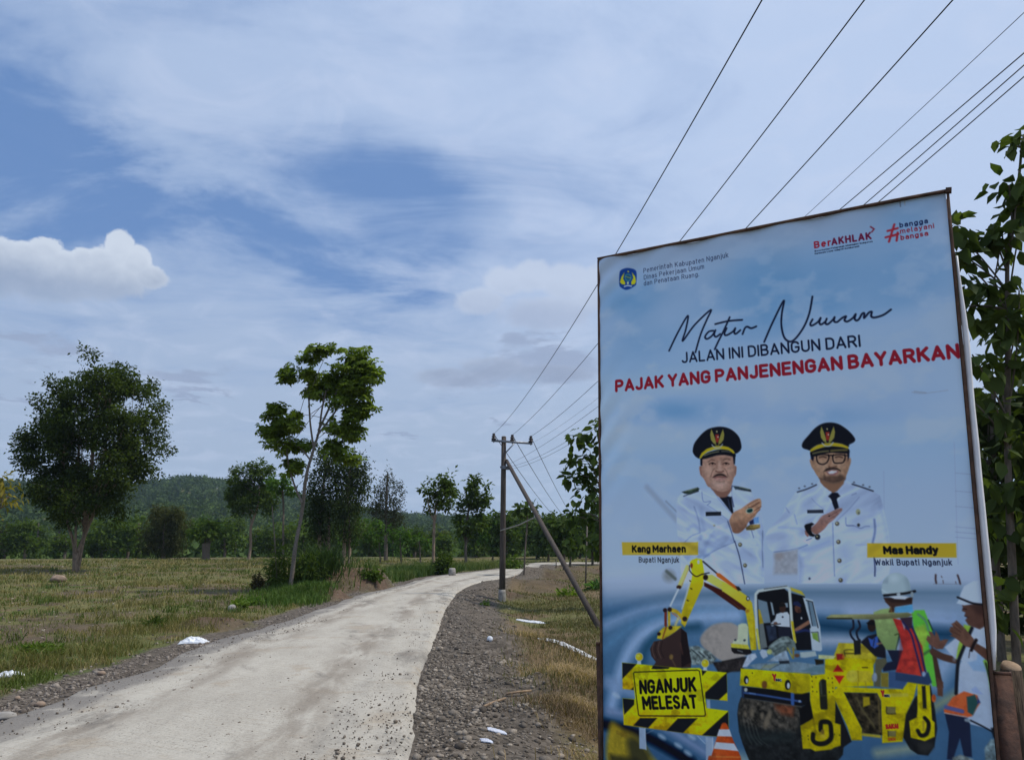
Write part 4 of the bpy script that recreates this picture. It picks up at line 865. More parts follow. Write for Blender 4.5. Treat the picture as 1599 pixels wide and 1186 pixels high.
poly(cF(635,520, 650,460, 705,440, 785,432, 812,470, 818,622, 690,612, 625,590, 628,540), (206,212,222), soft=.8); ell(cF.p(727,380), 5.2, 8, (62,42,36), soft=.8); poly(cF(680,350, 700,325, 745,325, 765,360, 690,372), (28,26,28), soft=.8); ell(cF.p(728,495), 1.4, 1.3, (30,32,44), soft=.5)
stroke(cF(640,545, 600,585), 5, (200,206,216), .8, .9); stroke(cF(580,590, 700,580), 1.6, (40,36,36), .6, .9); ell(cF.p(640,572), 3, 2, (110,74,62), soft=.8); poly(cF(670,615, 820,625, 830,740, 680,745), (34,36,50), soft=.9)
poly(cF(885,480, 930,430, 985,410, 1040,445, 1075,560, 1085,900, 925,905, 890,660, 878,600), (24,25,32), soft=.8); ell(cF.p(912,390), 4.6, 6.6, (100,62,50), soft=.8); ell(cF.p(935,420), 3, 3.5, (70,46,40), soft=.8); poly(cF(850,340, 870,305, 915,300, 960,345, 950,375, 870,348), (34,40,74), soft=.8)
stroke(cF(1050,560, 985,600, 895,655), 5, (150,104,82), .8, 1); ell(cF.p(960,510), 1.2, 2, (190,190,196), soft=.5); stroke(cF(900,680, 1000,660, 1060,670), 3, (44,56,120), 1.4, .8)
stroke(cF(440,885, 412,700, 395,400, 395,215, 430,175, 600,145, 770,122, 812,150, 830,400, 845,620, 880,800), 4.2, (200,206,204), .7, 1, sm=False); stroke(cF(412,650, 440,885), 3.4, (206,196,80), .8, 1); stroke(cF(845,560, 880,800), 3.6, (206,182,40), .8, 1); stroke(cF(500,150, 780,112), 1.2, (50,52,58), .7, .8)
poly(cF(822,128, 960,175, 1005,235, 835,172), (200,180,60), soft=.8); poly(cF(978,255, 1100,285, 1190,610, 1215,900, 1195,918, 1092,908, 1062,640, 1078,620), (190,200,210), soft=.8); poly(cF(1025,300, 1095,318, 1150,610, 1090,610), (110,132,150), soft=.8)
stroke(cF(1020,290, 1095,310, 1165,625), 1.6, (40,44,52), .6, .9, sm=False); stroke(cF(1045,300, 1095,600), 1.2, (44,48,56), .6, .8); poly(cF(1088,690, 1160,690, 1172,802, 1100,760), (128,160,70), soft=.8); stroke(cF(1080,685, 1165,680, 1180,800), 1.2, (60,66,74), .6, .8, sm=False)
poly(cF(550,860, 620,800, 720,735, 800,735, 880,800, 900,905, 760,925, 640,985, 560,940), (112,124,122), soft=.9, tex=.45); stroke(cF(580,860, 700,800, 800,790), 2.4, (170,182,182), 1.3, .7); stroke(cF(620,920, 740,860, 760,910), 2, (60,70,70), 1.2, .7)
poly(cF(535,1045, 640,970, 770,905, 815,1040), (150,164,180), soft=.9, tex=.25); poly(cF(230,1115, 260,1040, 300,960, 390,940, 412,990, 340,1050, 290,1110), (186,194,212), soft=.9, tex=.15); poly(cF(445,930, 470,890, 530,910, 545,980, 490,1010, 465,980), (186,196,212), soft=.9); ell(cF.p(565,925), 4, 4, (190,190,120), soft=1)
stroke(cF(790,880, 850,1000), 2, (196,180,60), .8, .9); stroke(cF(860,880, 860,1000), 2.4, (180,150,50), .8, .9); poly(cF(940,930, 1130,915, 1150,975, 1000,1000, 950,995), (176,186,186), soft=.9); ell(cF.p(905,970), 4, 3, (110,74,54), soft=1)

# ---------- roller
dr = poly(cG(130,440, 100,520, 85,640, 105,850, 150,1000, 230,1200, 420,1300, 900,1330, 1200,1300, 1340,1120, 1360,900, 1300,600, 1000,540, 850,545, 480,490), (34,35,36), soft=.9, tex=.5, mask=True)
poly(cG(130,440, 840,540, 830,700, 780,850, 500,830, 150,780, 95,620), (74,66,58), soft=4, alpha=.8, tex=.9, clip=dr); poly(cG(530,510, 760,545, 740,660, 620,640, 540,580), (122,66,44), soft=4, alpha=.9, tex=.5, clip=dr)
for x, y, r in ((440,720,5),(470,640,4),(420,770,4),(180,640,3),(260,620,4),(380,660,3)): ell(cG.p(x, y), r*.8, r*1.7, (128,112,94), soft=2, alpha=.8, clip=dr)
for k in range(9): stroke(cG(130+k*24,640+k*18, 170+k*26,860+k*10, 230+k*30,1000), 1.4, (84,86,82) if k % 2 else (18,20,22), 1, .45, clip=dr)
stroke(cG(200,440, 500,490, 840,545), 3, (104,98,88), 1.5, .8, clip=dr); stroke(cG(130,840, 300,930, 700,900), 10, (50,62,62), 7, .5, clip=dr)
poly(cG(140,310, 945,385, 950,520, 850,545, 480,490, 140,440), (22,22,26), soft=.9); stroke(cG(170,385, 400,418, 700,468, 840,492), 2.8, (58,84,140), .9, 1); stroke(cG(230,390, 300,400), 1.4, (120,150,196), .8, .7); stroke(cG(740,400, 742,515), 5, (58,92,156), .8, 1); ell(cG.p(187,350), 2.6, 3.2, (176,180,176), soft=.8); stroke(cG(150,320, 155,430), 3, (44,62,100), .9, .9); ell(cG.p(825,488), 2, 2, (140,160,190), soft=.7)
poly(cG(820,590, 950,480, 990,700, 840,770), (20,19,22), soft=1)
poly(cG(220,60, 330,40, 600,25, 800,20, 1120,66, 1160,165, 900,160, 620,130, 300,100), (122,142,156), soft=.9, tex=.2); stroke(cG(430,50, 370,110), 1.2, (70,80,90), .7, .7); stroke(cG(600,40, 470,110), 1.2, (70,80,90), .7, .7); poly(cG(400,60, 560,40, 480,100, 360,100), (150,152,120), soft=1.2, alpha=.7); poly(cG(850,130, 1000,70, 1110,70, 1155,160), (96,126,136), soft=1.4, alpha=.8); poly(cG(580,10, 700,5, 705,40, 590,45), (40,46,54), soft=.9)
poly(cG(128,100, 300,108, 760,150, 950,165, 950,372, 850,398, 760,392, 500,345, 116,298), (218,206,12), soft=.8, col2=(200,180,8), g0=cG.p(400,120), g1=cG.p(420,340)); poly(cG(760,150, 950,165, 950,372, 850,398, 760,392), (178,156,18), soft=2, alpha=.7)
for x, y, rx, ry in ((192,234,28,50),(684,292,35,60)): ell(cG.p(x, y), rx/7.6, ry/7.6, (24,24,28), soft=.7); ell(cG.p(x+8, y+10), rx/15, ry/13, (200,206,214), soft=.7)
ell(cG.p(408,290), 4, 6, (110,60,40), soft=1.2, alpha=.9); ell(cG.p(265,152), 1, 1, (60,50,20), soft=.5)
# upper body
poly(cH(-10,395, 60,372, 100,268, 330,275, 398,340, 395,400, 372,440, 372,605, 100,612, -10,620), (212,192,10), soft=.9); poly(cH(60,372, 100,268, 330,275, 398,340, 395,400, 180,385), (202,182,44), soft=.9); poly(cH(-60,360, 75,368, 60,392, -60,392), (206,206,150), soft=.8); poly(cH(-90,395, -20,400, -20,430, -80,440), (40,36,26), soft=1)
stroke(cH(145,350, 220,350), 1.6, (60,50,20), .7, .8); stroke(cH(150,370, 145,325, 210,320), 1.2, (50,44,24), .7, .8); poly(cH(215,250, 272,240, 272,355, 222,360), (34,34,36), soft=.8); poly(cH(80,352, 130,352, 138,395, 85,402), (176,40,34), soft=.8); ell(cH.p(135,375), 2, 3, (214,120,40), soft=.8)
poly(cH(52,494, 90,435, 137,492), (196,36,30), soft=.7); poly(cH(60,522, 143,525, 104,588), (196,36,30), soft=.7); stroke(cH(285,460, 325,460), 1.6, (60,50,20), .6, .8)
poly(cH(195,480, 350,488, 366,520, 362,575, 200,576), (200,178,40), soft=.8); ell(cH.p(207,528), 10, 9.4, (206,188,60), soft=.8); stroke(cH(250,490, 255,570), 1.6, (150,126,20), .8, .8); ell(cH.p(380,540), 4, 7, (120,130,150), soft=1); stroke(cH(250,580, 250,610), 2, (170,150,40), .7, .8); stroke(cH(310,580, 312,612), 2, (170,150,40), .7, .8)
# yokes and frame
poly(cH(700,690, 620,830, 595,990, 660,1100, 720,1140, 800,1150, 850,1080, 872,940, 855,790, 820,600), (30,30,32), soft=1, tex=.3); ell(cH.p(780,1080), 12, 9, (62,60,58), soft=4, alpha=.6)
poly(cH(70,720, 160,940, 200,1040, 100,1110, 60,900), (28,27,30), soft=1)
poly(cH(100,605, 240,615, 430,625, 600,628, 650,565, 715,578, 690,690, 625,830, 600,1040, 440,1052, 430,720, 400,660, 140,655, 282,940, 282,1030, 200,1030, 165,920, 70,715, 60,640), (214,194,6), soft=.8, col2=(198,174,4), g0=cH.p(500,640), g1=cH.p(520,1040)); poly(cH(140,655, 400,662, 430,720, 440,990, 282,975, 282,940), (52,44,32), soft=.9, tex=.9)
poly(cH(290,690, 340,690, 345,750, 290,770), (176,152,30), soft=1); stroke(cH(240,700, 290,800, 350,880, 380,930), 2.4, (104,92,60), 1.4, .8); stroke(cH(290,985, 420,1000), 3.6, (196,168,40), 1, .9); stroke(cH(410,700, 425,960), 2.4, (120,100,60), 1.4, .7)
poly(cH(470,765, 545,768, 545,822, 475,825), (120,110,66), soft=.8); stroke(cH(475,770, 478,820, 545,822), 1.4, (50,44,30), .7, .8); poly(cH(485,955, 548,955, 548,1000, 488,1000), (120,110,66), soft=.8); stroke(cH(485,960, 488,1000), 1.4, (50,44,30), .7, .8)
poly(cG(945,182, 1160,160, 1242,200, 1250,480, 1245,745, 1312,765, 1312,1015, 1240,1035, 1200,1060, 1010,1082, 955,1052, 862,1052, 835,780, 990,690, 950,480), (214,194,6), soft=.8, col2=(192,168,4), g0=cG.p(1100,220), g1=cG.p(1100,1050)); stroke(cG(990,700, 1015,870), 3, (140,116,20), 1.6, .7)
poly(cG(1055,270, 1075,235, 1100,222, 1140,240, 1160,575, 1145,588, 1080,585, 1070,560), (36,36,30), soft=.8); stroke(cG(1075,260, 1085,400), 2, (120,124,110), 1.2, .5); stroke(cG(1070,425, 1150,420), 1, (110,104,60), .8, .6)
stroke(cG(985,880, 985,950, 1040,990, 1130,985, 1195,930, 1200,850, 1180,745, 1085,738, 1075,830), 6.4, (26,24,24), .9, 1); poly(cG(1060,870, 1090,830, 1140,900, 1130,930, 1075,925), (190,164,40), soft=.9); ell(cG.p(1100,850), 2.4, 4, (130,104,40), soft=1)
for x, y in ((970,195),(1020,205),(975,250),(978,320),(982,370),(1030,375),(1165,215),(1212,215),(1215,265),(1220,330),(1222,372),(1178,378),(850,900),(850,940),(925,900),(930,940),(1240,880),(1300,890)): ell(cG.p(x, y), 1.1, 1.5, (96,84,26), soft=.5, alpha=.85)
poly(cH(716,580, 812,590, 832,870, 852,890, 852,1000, 775,1036, 665,1008, 652,880, 712,850, 718,790), (212,192,8), soft=.8); poly(cH(750,605, 780,600, 790,780, 760,780), (36,34,30), soft=.8); stroke(cH(720,955, 745,992, 790,975, 805,900, 775,855), 5.2, (26,24,24), .8, 1); stroke(cH(765,880, 765,950), 3, (170,146,40), 1, .9); ell(cH.p(845,700), 3.4, 6, (214,96,40), soft=.9)
# operator, seat, canopy
poly(cH(480,320, 600,325, 602,460, 560,475, 450,490, 440,430, 520,410), (30,34,54), soft=.9); poly(cH(490,490, 550,490, 640,560, 600,628, 492,612), (62,88,128), soft=.9); poly(cH(545,500, 750,530, 760,570, 600,560), (56,78,116), soft=1)
poly(cH(268,260, 325,212, 420,188, 462,225, 470,390, 385,372), (30,30,40), soft=.9); poly(cH(330,225, 362,240, 405,208, 412,290, 380,310, 350,290), (58,92,178), soft=.9); stroke(cH(400,275, 445,265), 2.4, (140,110,92), .9, .9); stroke(cH(380,235, 370,290), 1.4, (28,30,50), .8, .8)
ell(cH.p(360,130), 7, 10, (46,32,28), soft=.9); poly(cH(315,110, 345,92, 395,100, 395,130, 330,125), (24,22,26), soft=.8); poly(cH(388,395, 470,385, 478,420, 435,480, 425,612, 378,605), (96,92,70), soft=.9); poly(cH(430,500, 490,500, 490,615, 430,610), (150,134,50), soft=1); ell(cH.p(385,535), 3, 7, (150,160,180), soft=1)

# ---------- the two inspectors (left one behind the roller canopy)
poly(cI(25,470, 100,440, 180,430, 240,480, 275,680, 240,835, 150,835, 60,700), (160,180,112), soft=1, col2=(128,150,92), g0=cI.p(60,500), g1=cI.p(200,820))
poly(cI(590,640, 610,860, 640,900, 690,1120, 705,1200, 640,1200, 590,900), (74,50,42), soft=1); poly(cI(640,1100, 705,1150, 700,1290, 650,1280), (100,66,54), soft=1)
gr = poly(cI(395,480, 430,450, 520,448, 560,545, 600,640, 562,800, 600,900, 640,1190, 600,1190, 530,1000, 440,760), (104,196,66), soft=.9, mask=True); poly(cI(420,620, 520,590, 560,680, 520,830, 480,860), (158,196,70), soft=2.5, clip=gr); stroke(cI(460,490, 530,550, 560,640), 3, (96,130,120), 1.2, .8); stroke(cI(510,880, 575,840), 3, (60,80,60), 1.2, .7); stroke(cI(560,545, 600,640), 1.6, (30,44,34), .9, .9)
poly(cI(212,528, 300,545, 345,640, 400,620, 500,800, 535,1060, 490,1092, 240,1052, 312,830, 275,680), (190,50,46), soft=.9, col2=(204,62,50), g0=cI.p(300,600), g1=cI.p(380,1050)); stroke(cI(300,760, 280,1040), 3, (160,38,38), 2.5, .5)
poly(cI(280,520, 405,515, 400,620, 345,640, 310,580), (62,44,58), soft=.9); poly(cI(300,560, 335,600, 325,640), (150,150,166), soft=.9)
for p in (cI(310,560, 390,680, 430,820, 500,1080), cI(400,610, 470,790, 530,1050)): stroke(p, 2.6, (44,40,84), .8, .95)
stroke(cI(235,690, 275,690, 245,830), 1.6, (50,60,30), .8, .8); poly(cI(240,1052, 490,1092, 560,1050, 595,1150, 560,1180, 240,1130), (48,66,100), soft=.9); ell(cI.p(515,1070), 3, 4, (150,170,200), soft=1)
poly(cI(125,330, 405,325, 400,395, 240,415, 225,470, 172,470, 190,420, 140,370), (74,50,42), soft=.9); poly(cI(125,330, 400,330, 395,380, 200,375), (44,30,28), soft=1.5, alpha=.8); poly(cI(228,425, 330,405, 402,392, 415,470, 235,476), (92,160,204), soft=.9, tex=.12); stroke(cI(190,420, 200,470), 2, (150,110,60), 1.2, .7)
hm = poly(cI(106,230, 118,165, 165,108, 240,84, 315,105, 362,150, 386,230, 380,285, 270,312, 125,300, 104,262), (176,192,200), soft=.8, sm=True, mask=True); stroke(cI(350,150, 375,240, 360,290), 6, (140,158,168), 4, .7, clip=hm); ell(cI.p(225,140), 7, 6, (204,216,224), soft=4, alpha=.7, clip=hm); stroke(cI(110,250, 180,292, 300,290), 2, (200,212,220), 1, .7)
stroke(cI(130,306, 262,294, 340,285, 428,265), 3.4, (24,22,26), .8, .98); poly(cI(178,318, 275,306, 375,320, 330,345, 230,340), (206,212,226), soft=.8); stroke(cI(262,296, 275,292), 3.4, (196,206,214), .7, .9); ell(cI.p(400,295), 2.4, 4.5, (150,160,166), soft=.8)
# canopy in front
poly(cH(0,66, 40,44, 400,40, 640,28, 682,46, 640,66, 400,84, 20,76), (164,160,110), soft=.8, col2=(112,110,74), g0=cH.p(300,40), g1=cH.p(310,86)); stroke(cH(10,74, 200,76), 2.2, (46,44,30), .8, .9)
for p in (cH(212,92, 214,145, 190,175, 198,215, 222,245), cH(254,95, 266,140, 240,180, 248,225, 262,245)): stroke(p, 3, (32,34,48), .7, 1)
# right inspector
stroke(cJ(70,510, 130,540, 205,560), 9, (86,58,48), .9, 1); poly(cJ(25,432, 45,460, 90,492, 130,490, 165,432, 140,430, 112,440, 100,400, 85,378, 80,410, 60,385, 40,378, 50,415, 35,405), (116,78,66), soft=.8)
poly(cJ(140,480, 200,430, 300,358, 400,348, 420,480, 430,600, 447,780, 455,1000, 300,960, 225,770, 228,600, 248,565, 205,550), (190,200,220), soft=.9, col2=(176,188,210), g0=cJ.p(300,450), g1=cJ.p(340,900)); poly(cJ(285,575, 340,560, 350,500, 398,530, 402,635, 320,625), (146,176,212), soft=1.4, alpha=.9); stroke(cJ(240,700, 300,900), 6, (166,178,202), 4, .6); stroke(cJ(200,560, 215,500), 3, (160,172,196), 2, .6)
poly(cJ(262,338, 308,348, 245,520, 212,555, 222,485), (156,190,70), soft=.9); stroke(cJ(312,360, 240,530, 222,600, 212,770), 4.2, (28,30,38), .9, 1); stroke(cJ(395,570, 420,640, 440,760), 5, (130,176,60), 1, .95); stroke(cJ(398,580, 436,740), 2, (28,34,34), .9, .9)
poly(cJ(250,215, 388,205, 408,340, 360,368, 290,342, 270,312, 284,290, 264,284, 270,262, 248,252, 254,232), (96,64,54), soft=.9); poly(cJ(300,215, 388,205, 402,290, 340,270), (66,44,40), soft=3, alpha=.8); stroke(cJ(268,285, 286,292), 1.2, (40,22,22), .7, .9); stroke(cJ(256,240, 276,242), 1.3, (36,24,24), .7, .9); ell(cJ.p(385,262), 3, 5, (84,54,46), soft=1)
poly(cJ(340,455, 420,500, 430,585, 318,490), (98,64,52), soft=.9)
poly(cJ(168,378, 178,352, 195,352, 182,335, 200,325, 215,312, 240,335, 270,365, 325,430, 318,488, 265,472, 232,440, 200,418, 172,408, 190,400), (112,76,62), soft=.8)
for p in (cJ(195,350, 240,385), cJ(180,378, 235,405), cJ(205,330, 250,370)): stroke(p, .9, (70,44,38), .7, .8)
stroke(cJ(338,435, 322,465, 308,498), 4, (34,24,26), .8, 1); stroke(cJ(298,500, 292,545), .9, (34,24,26), .6, .9)
hm2 = poly(cJ(214,205, 228,185, 242,140, 262,98, 320,66, 385,66, 396,215, 330,208, 262,218), (196,206,224), soft=.8, mask=True); stroke(cJ(370,80, 385,200), 6, (160,172,198), 4, .6, clip=hm2); stroke(cJ(222,168, 260,184, 320,206, 392,214), 2.6, (24,24,30), .8, .98)
# small worker with a spade
poly(cJ(140,890, 272,915, 300,960, 312,1165, 262,1162, 236,1050, 192,1186, 155,1180, 168,1010), (32,38,62), soft=.9); poly(cJ(135,872, 190,792, 262,755, 345,780, 362,830, 312,910, 280,918, 140,892), (214,96,52), soft=.9); stroke(cJ(150,855, 250,880), 5, (84,92,150), 1, .95); stroke(cJ(140,890, 275,915), 1.4, (196,190,190), .7, .7)
poly(cJ(278,790, 330,776, 352,830, 318,905, 285,885), (44,80,78), soft=.9); poly(cJ(345,790, 365,825, 345,838), (44,66,120), soft=.9); poly(cJ(306,742, 335,724, 382,775, 320,766), (160,176,214), soft=.9); stroke(cJ(275,935, 300,940), 4, (150,160,170), 1, .9); stroke(cJ(305,938, 380,975, 450,1015), 2, (32,32,40), .8, 1); poly(cJ(430,985, 465,980, 470,1045, 445,1045), (30,32,40), soft=1)
poly(cJ(390,1110, 430,1055, 475,1050, 485,1200, 395,1200), (110,126,132), soft=1.2, tex=.5); poly(cJ(190,1170, 240,1150, 320,1180, 330,1220, 190,1220), (130,138,136), soft=1.2, tex=.5)

# ---------- barricade and cone
for lx in (cK(452,830, 515,840, 525,1062, 455,1052), cK(1145,930, 1218,940, 1222,1150, 1150,1180)): poly(lx, (160,174,196), soft=.8); stroke([lx[1], lx[2]], 1.6, (206,214,228), .8, .7); 
stroke(cK(520,900, 600,860), 1, (120,134,156), .7, .8); stroke(cK(1060,920, 1140,1000), 1, (196,206,220), .8, .8); poly(cK(1155,545, 1190,545, 1195,640, 1160,640), (150,166,190), soft=.9)
for (cx_, cy_) in ((452,100),(1140,166)):
    poly(cK(cx_-16,cy_+30, cx_+16,cy_+30, cx_+22,cy_+78, cx_-24,cy_+78), (190,202,214), soft=.8); ell(cK.p(cx_, cy_), 6.4, 6.8, (176,190,206), soft=.8); ell(cK.p(cx_, cy_), 5.6, 6.0, (214,188,30), soft=.8); ell(cK.p(cx_-8, cy_-12), 2.2, 2, (226,216,90), soft=1)
BY0, BY1 = (226,222,0), (226,176,4)
b1 = poly(cK(275,158, 1366,262, 1372,556, 1142,532, 390,444, 280,432), BY0, soft=.7, col2=BY1, g0=cK.p(700,220), g1=cK.p(680,480), mask=True)
for p in (cK(275,158, 428,172, 275,332), cK(598,186, 772,206, 745,240, 580,225), cK(1100,238, 1158,244, 1108,300), cK(1366,262, 1372,465, 1280,548, 1140,534, 1140,470), cK(366,440, 395,408, 395,446)): poly(p, (26,27,32), soft=.7, clip=b1)
b2 = poly(cK(280,528, 430,540, 1160,632, 1380,660, 1388,934, 1110,916, 292,806), BY0, soft=.7, col2=BY1, g0=cK.p(700,600), g1=cK.p(680,860), mask=True)
for p in (cK(280,528, 402,544, 400,596, 298,700), cK(392,812, 462,734, 642,734, 546,838), cK(728,874, 856,738, 1062,736, 908,892), cK(1104,916, 1380,664, 1388,934)): poly(p, (26,27,32), soft=.7, clip=b2)
poly(cK(388,240, 780,222, 1080,214, 1100,228, 1168,706, 1160,724, 450,728, 432,716, 380,256), (226,222,0), soft=.8, col2=(228,188,4), g0=cK.p(760,560), g1=cK.p(770,730))
stroke(cK(405,258, 1060,236, 1080,246, 1143,700, 1132,714, 462,712, 446,700, 394,270, 405,258), 1.7, (34,32,22), .6, 1, sm=False)
poly(cK(1310,800, 1325,784, 1350,784, 1368,800, 1420,940, 1510,1140, 1515,1180, 1165,1180, 1175,1130, 1205,1125, 1260,940), (214,88,36), soft=.8, col2=(200,72,26), g0=cK.p(1260,900), g1=cK.p(1440,900))
poly(cK(1285,852, 1392,852, 1418,928, 1262,922), (204,206,216), soft=.7); poly(cK(1252,984, 1440,1000, 1486,1078, 1228,1052), (204,206,216), soft=.7); stroke(cK(1185,1135, 1505,1142), 2, (226,130,60), .9, .8)
# district emblem
poly(cM(290,280, 360,290, 388,330, 390,440, 375,480, 285,528, 215,500, 197,460, 205,350, 225,305), (26,64,140), soft=.8, sm=True)
for sg, (p) in ((-1, cM(258,330, 225,380, 204,440, 225,462, 262,468, 262,440, 240,400)), (1, cM(335,325, 372,370, 386,430, 372,462, 335,470, 330,440, 352,390))): poly(p, (206,196,40), soft=.7)
ell(cM.p(295,385), 5.6, 6.2, (56,120,140), soft=.7); ell(cM.p(295,385), 3.6, 4, (34,84,120), soft=.7); stroke(cM(268,375, 320,390), 1.1, (200,196,60), .6, .8); ell(cM.p(297,318), 1.2, 1.2, (200,190,50), soft=.5); stroke(cM(255,490, 292,478, 335,486), 2.0, (214,220,226), .7, .95); ell(cM.p(293,448), 1.6, 2.2, (190,200,160), soft=.6)
# hash mark and chevron
for p in (cN(905,268, 1010,240), cN(885,335, 1000,305), cN(975,200, 920,380), cN(1010,285, 1000,370), cN(955,320, 1018,300)): stroke(p, 3.2, (170,40,54), .6, 1, sm=False)
stroke(cN(728,225, 765,248, 740,280), 2.0, (130,28,50), .6, 1, sm=False)
# brush lettering
INK = (28, 36, 66)
for p in ((62,410, 120,290, 185,180, 172,270, 152,345, 230,240, 335,142, 310,205, 270,300, 235,420),(352,278, 322,285, 298,318, 312,332, 345,310, 366,275, 358,305, 372,318, 398,300),(460,190, 420,280, 385,350, 362,400),(365,235, 450,215, 542,207),(440,262, 426,298, 440,308, 480,285, 497,262, 490,290, 502,298, 530,275),(545,300, 560,262, 576,252, 602,262, 635,250),
    (687,352, 740,230, 815,82, 804,160, 800,240, 818,320, 855,350, 895,328, 950,250, 985,160, 1004,55),(1005,205, 990,235, 1002,245, 1040,222, 1058,195, 1050,225, 1062,238, 1090,218, 1098,200, 1090,228, 1106,236, 1138,208, 1150,190, 1146,215, 1166,222, 1200,195, 1225,185, 1215,210, 1235,218, 1270,195, 1288,170, 1282,200, 1295,212, 1312,200, 1330,168, 1345,165, 1344,195, 1375,160, 1394,155, 1390,182, 1412,192, 1470,175, 1520,140)): stroke(cL(*p), 3.0, (18, 24, 50), .55, 1)
# photographic texture: cloth folds in the coats, mottled dirt on the machines, a slightly soft print
def fold(mask, amp, fx, fy, seed, rot=0.0):
    c_, s_ = math.cos(rot), math.sin(rot); u, v = GJ * c_ + GI * s_, -GJ * s_ + GI * c_
    n_ = fbm(u * fx + 2.2 * fbm(u * fx * .6, v * fy * .6, 2, seed + 5), v * fy, 3, seed); rd = 1 - np.abs(2 * n_ - 1)
    C[:] = C * (1 + (mask * amp * (rd - .72) * 1.6)[..., None] * np.array([1.0, .92, .72]))
fold(body, .20, .016, .045, 701, .5); fold(arm, .16, .02, .05, 711, -.55); fold(body2, .20, .016, .042, 721, -.4)
for mk_ in (face1, face2, hand, hand2): C[:] = C * (1 + (mk_ * .14 * (fbm(GJ * .22, GI * .22, 3, 731) - .5) * 2)[..., None])
low = sst(vv, .655, .70) * (.05 + .12 * (C[..., 0] > C[..., 2] + 40))
C[:] = C * (1 + (low * (fbm(GJ * .11, GI * .11, 4, 741, .7) - .5) * 2)[..., None])
dirt = sst(vv, .70, .74) * sst(fbm(GJ * .045, GI * .06, 4, 751), .54, .70) * .32
isy = sst(C[..., 0] - C[..., 2], 70, 120); C[:] = C * (1 - (dirt * isy)[..., None] * np.array([.55, .65, .3]))
def soften(k):
    P_ = np.pad(C, ((1, 1), (1, 1), (0, 0)), 'edge'); B_ = (P_[:-2, 1:-1] + P_[2:, 1:-1] + P_[1:-1, :-2] + P_[1:-1, 2:] + 2 * C) / 6; C[:] = C * (1 - k) + B_ * k
soften(.7)
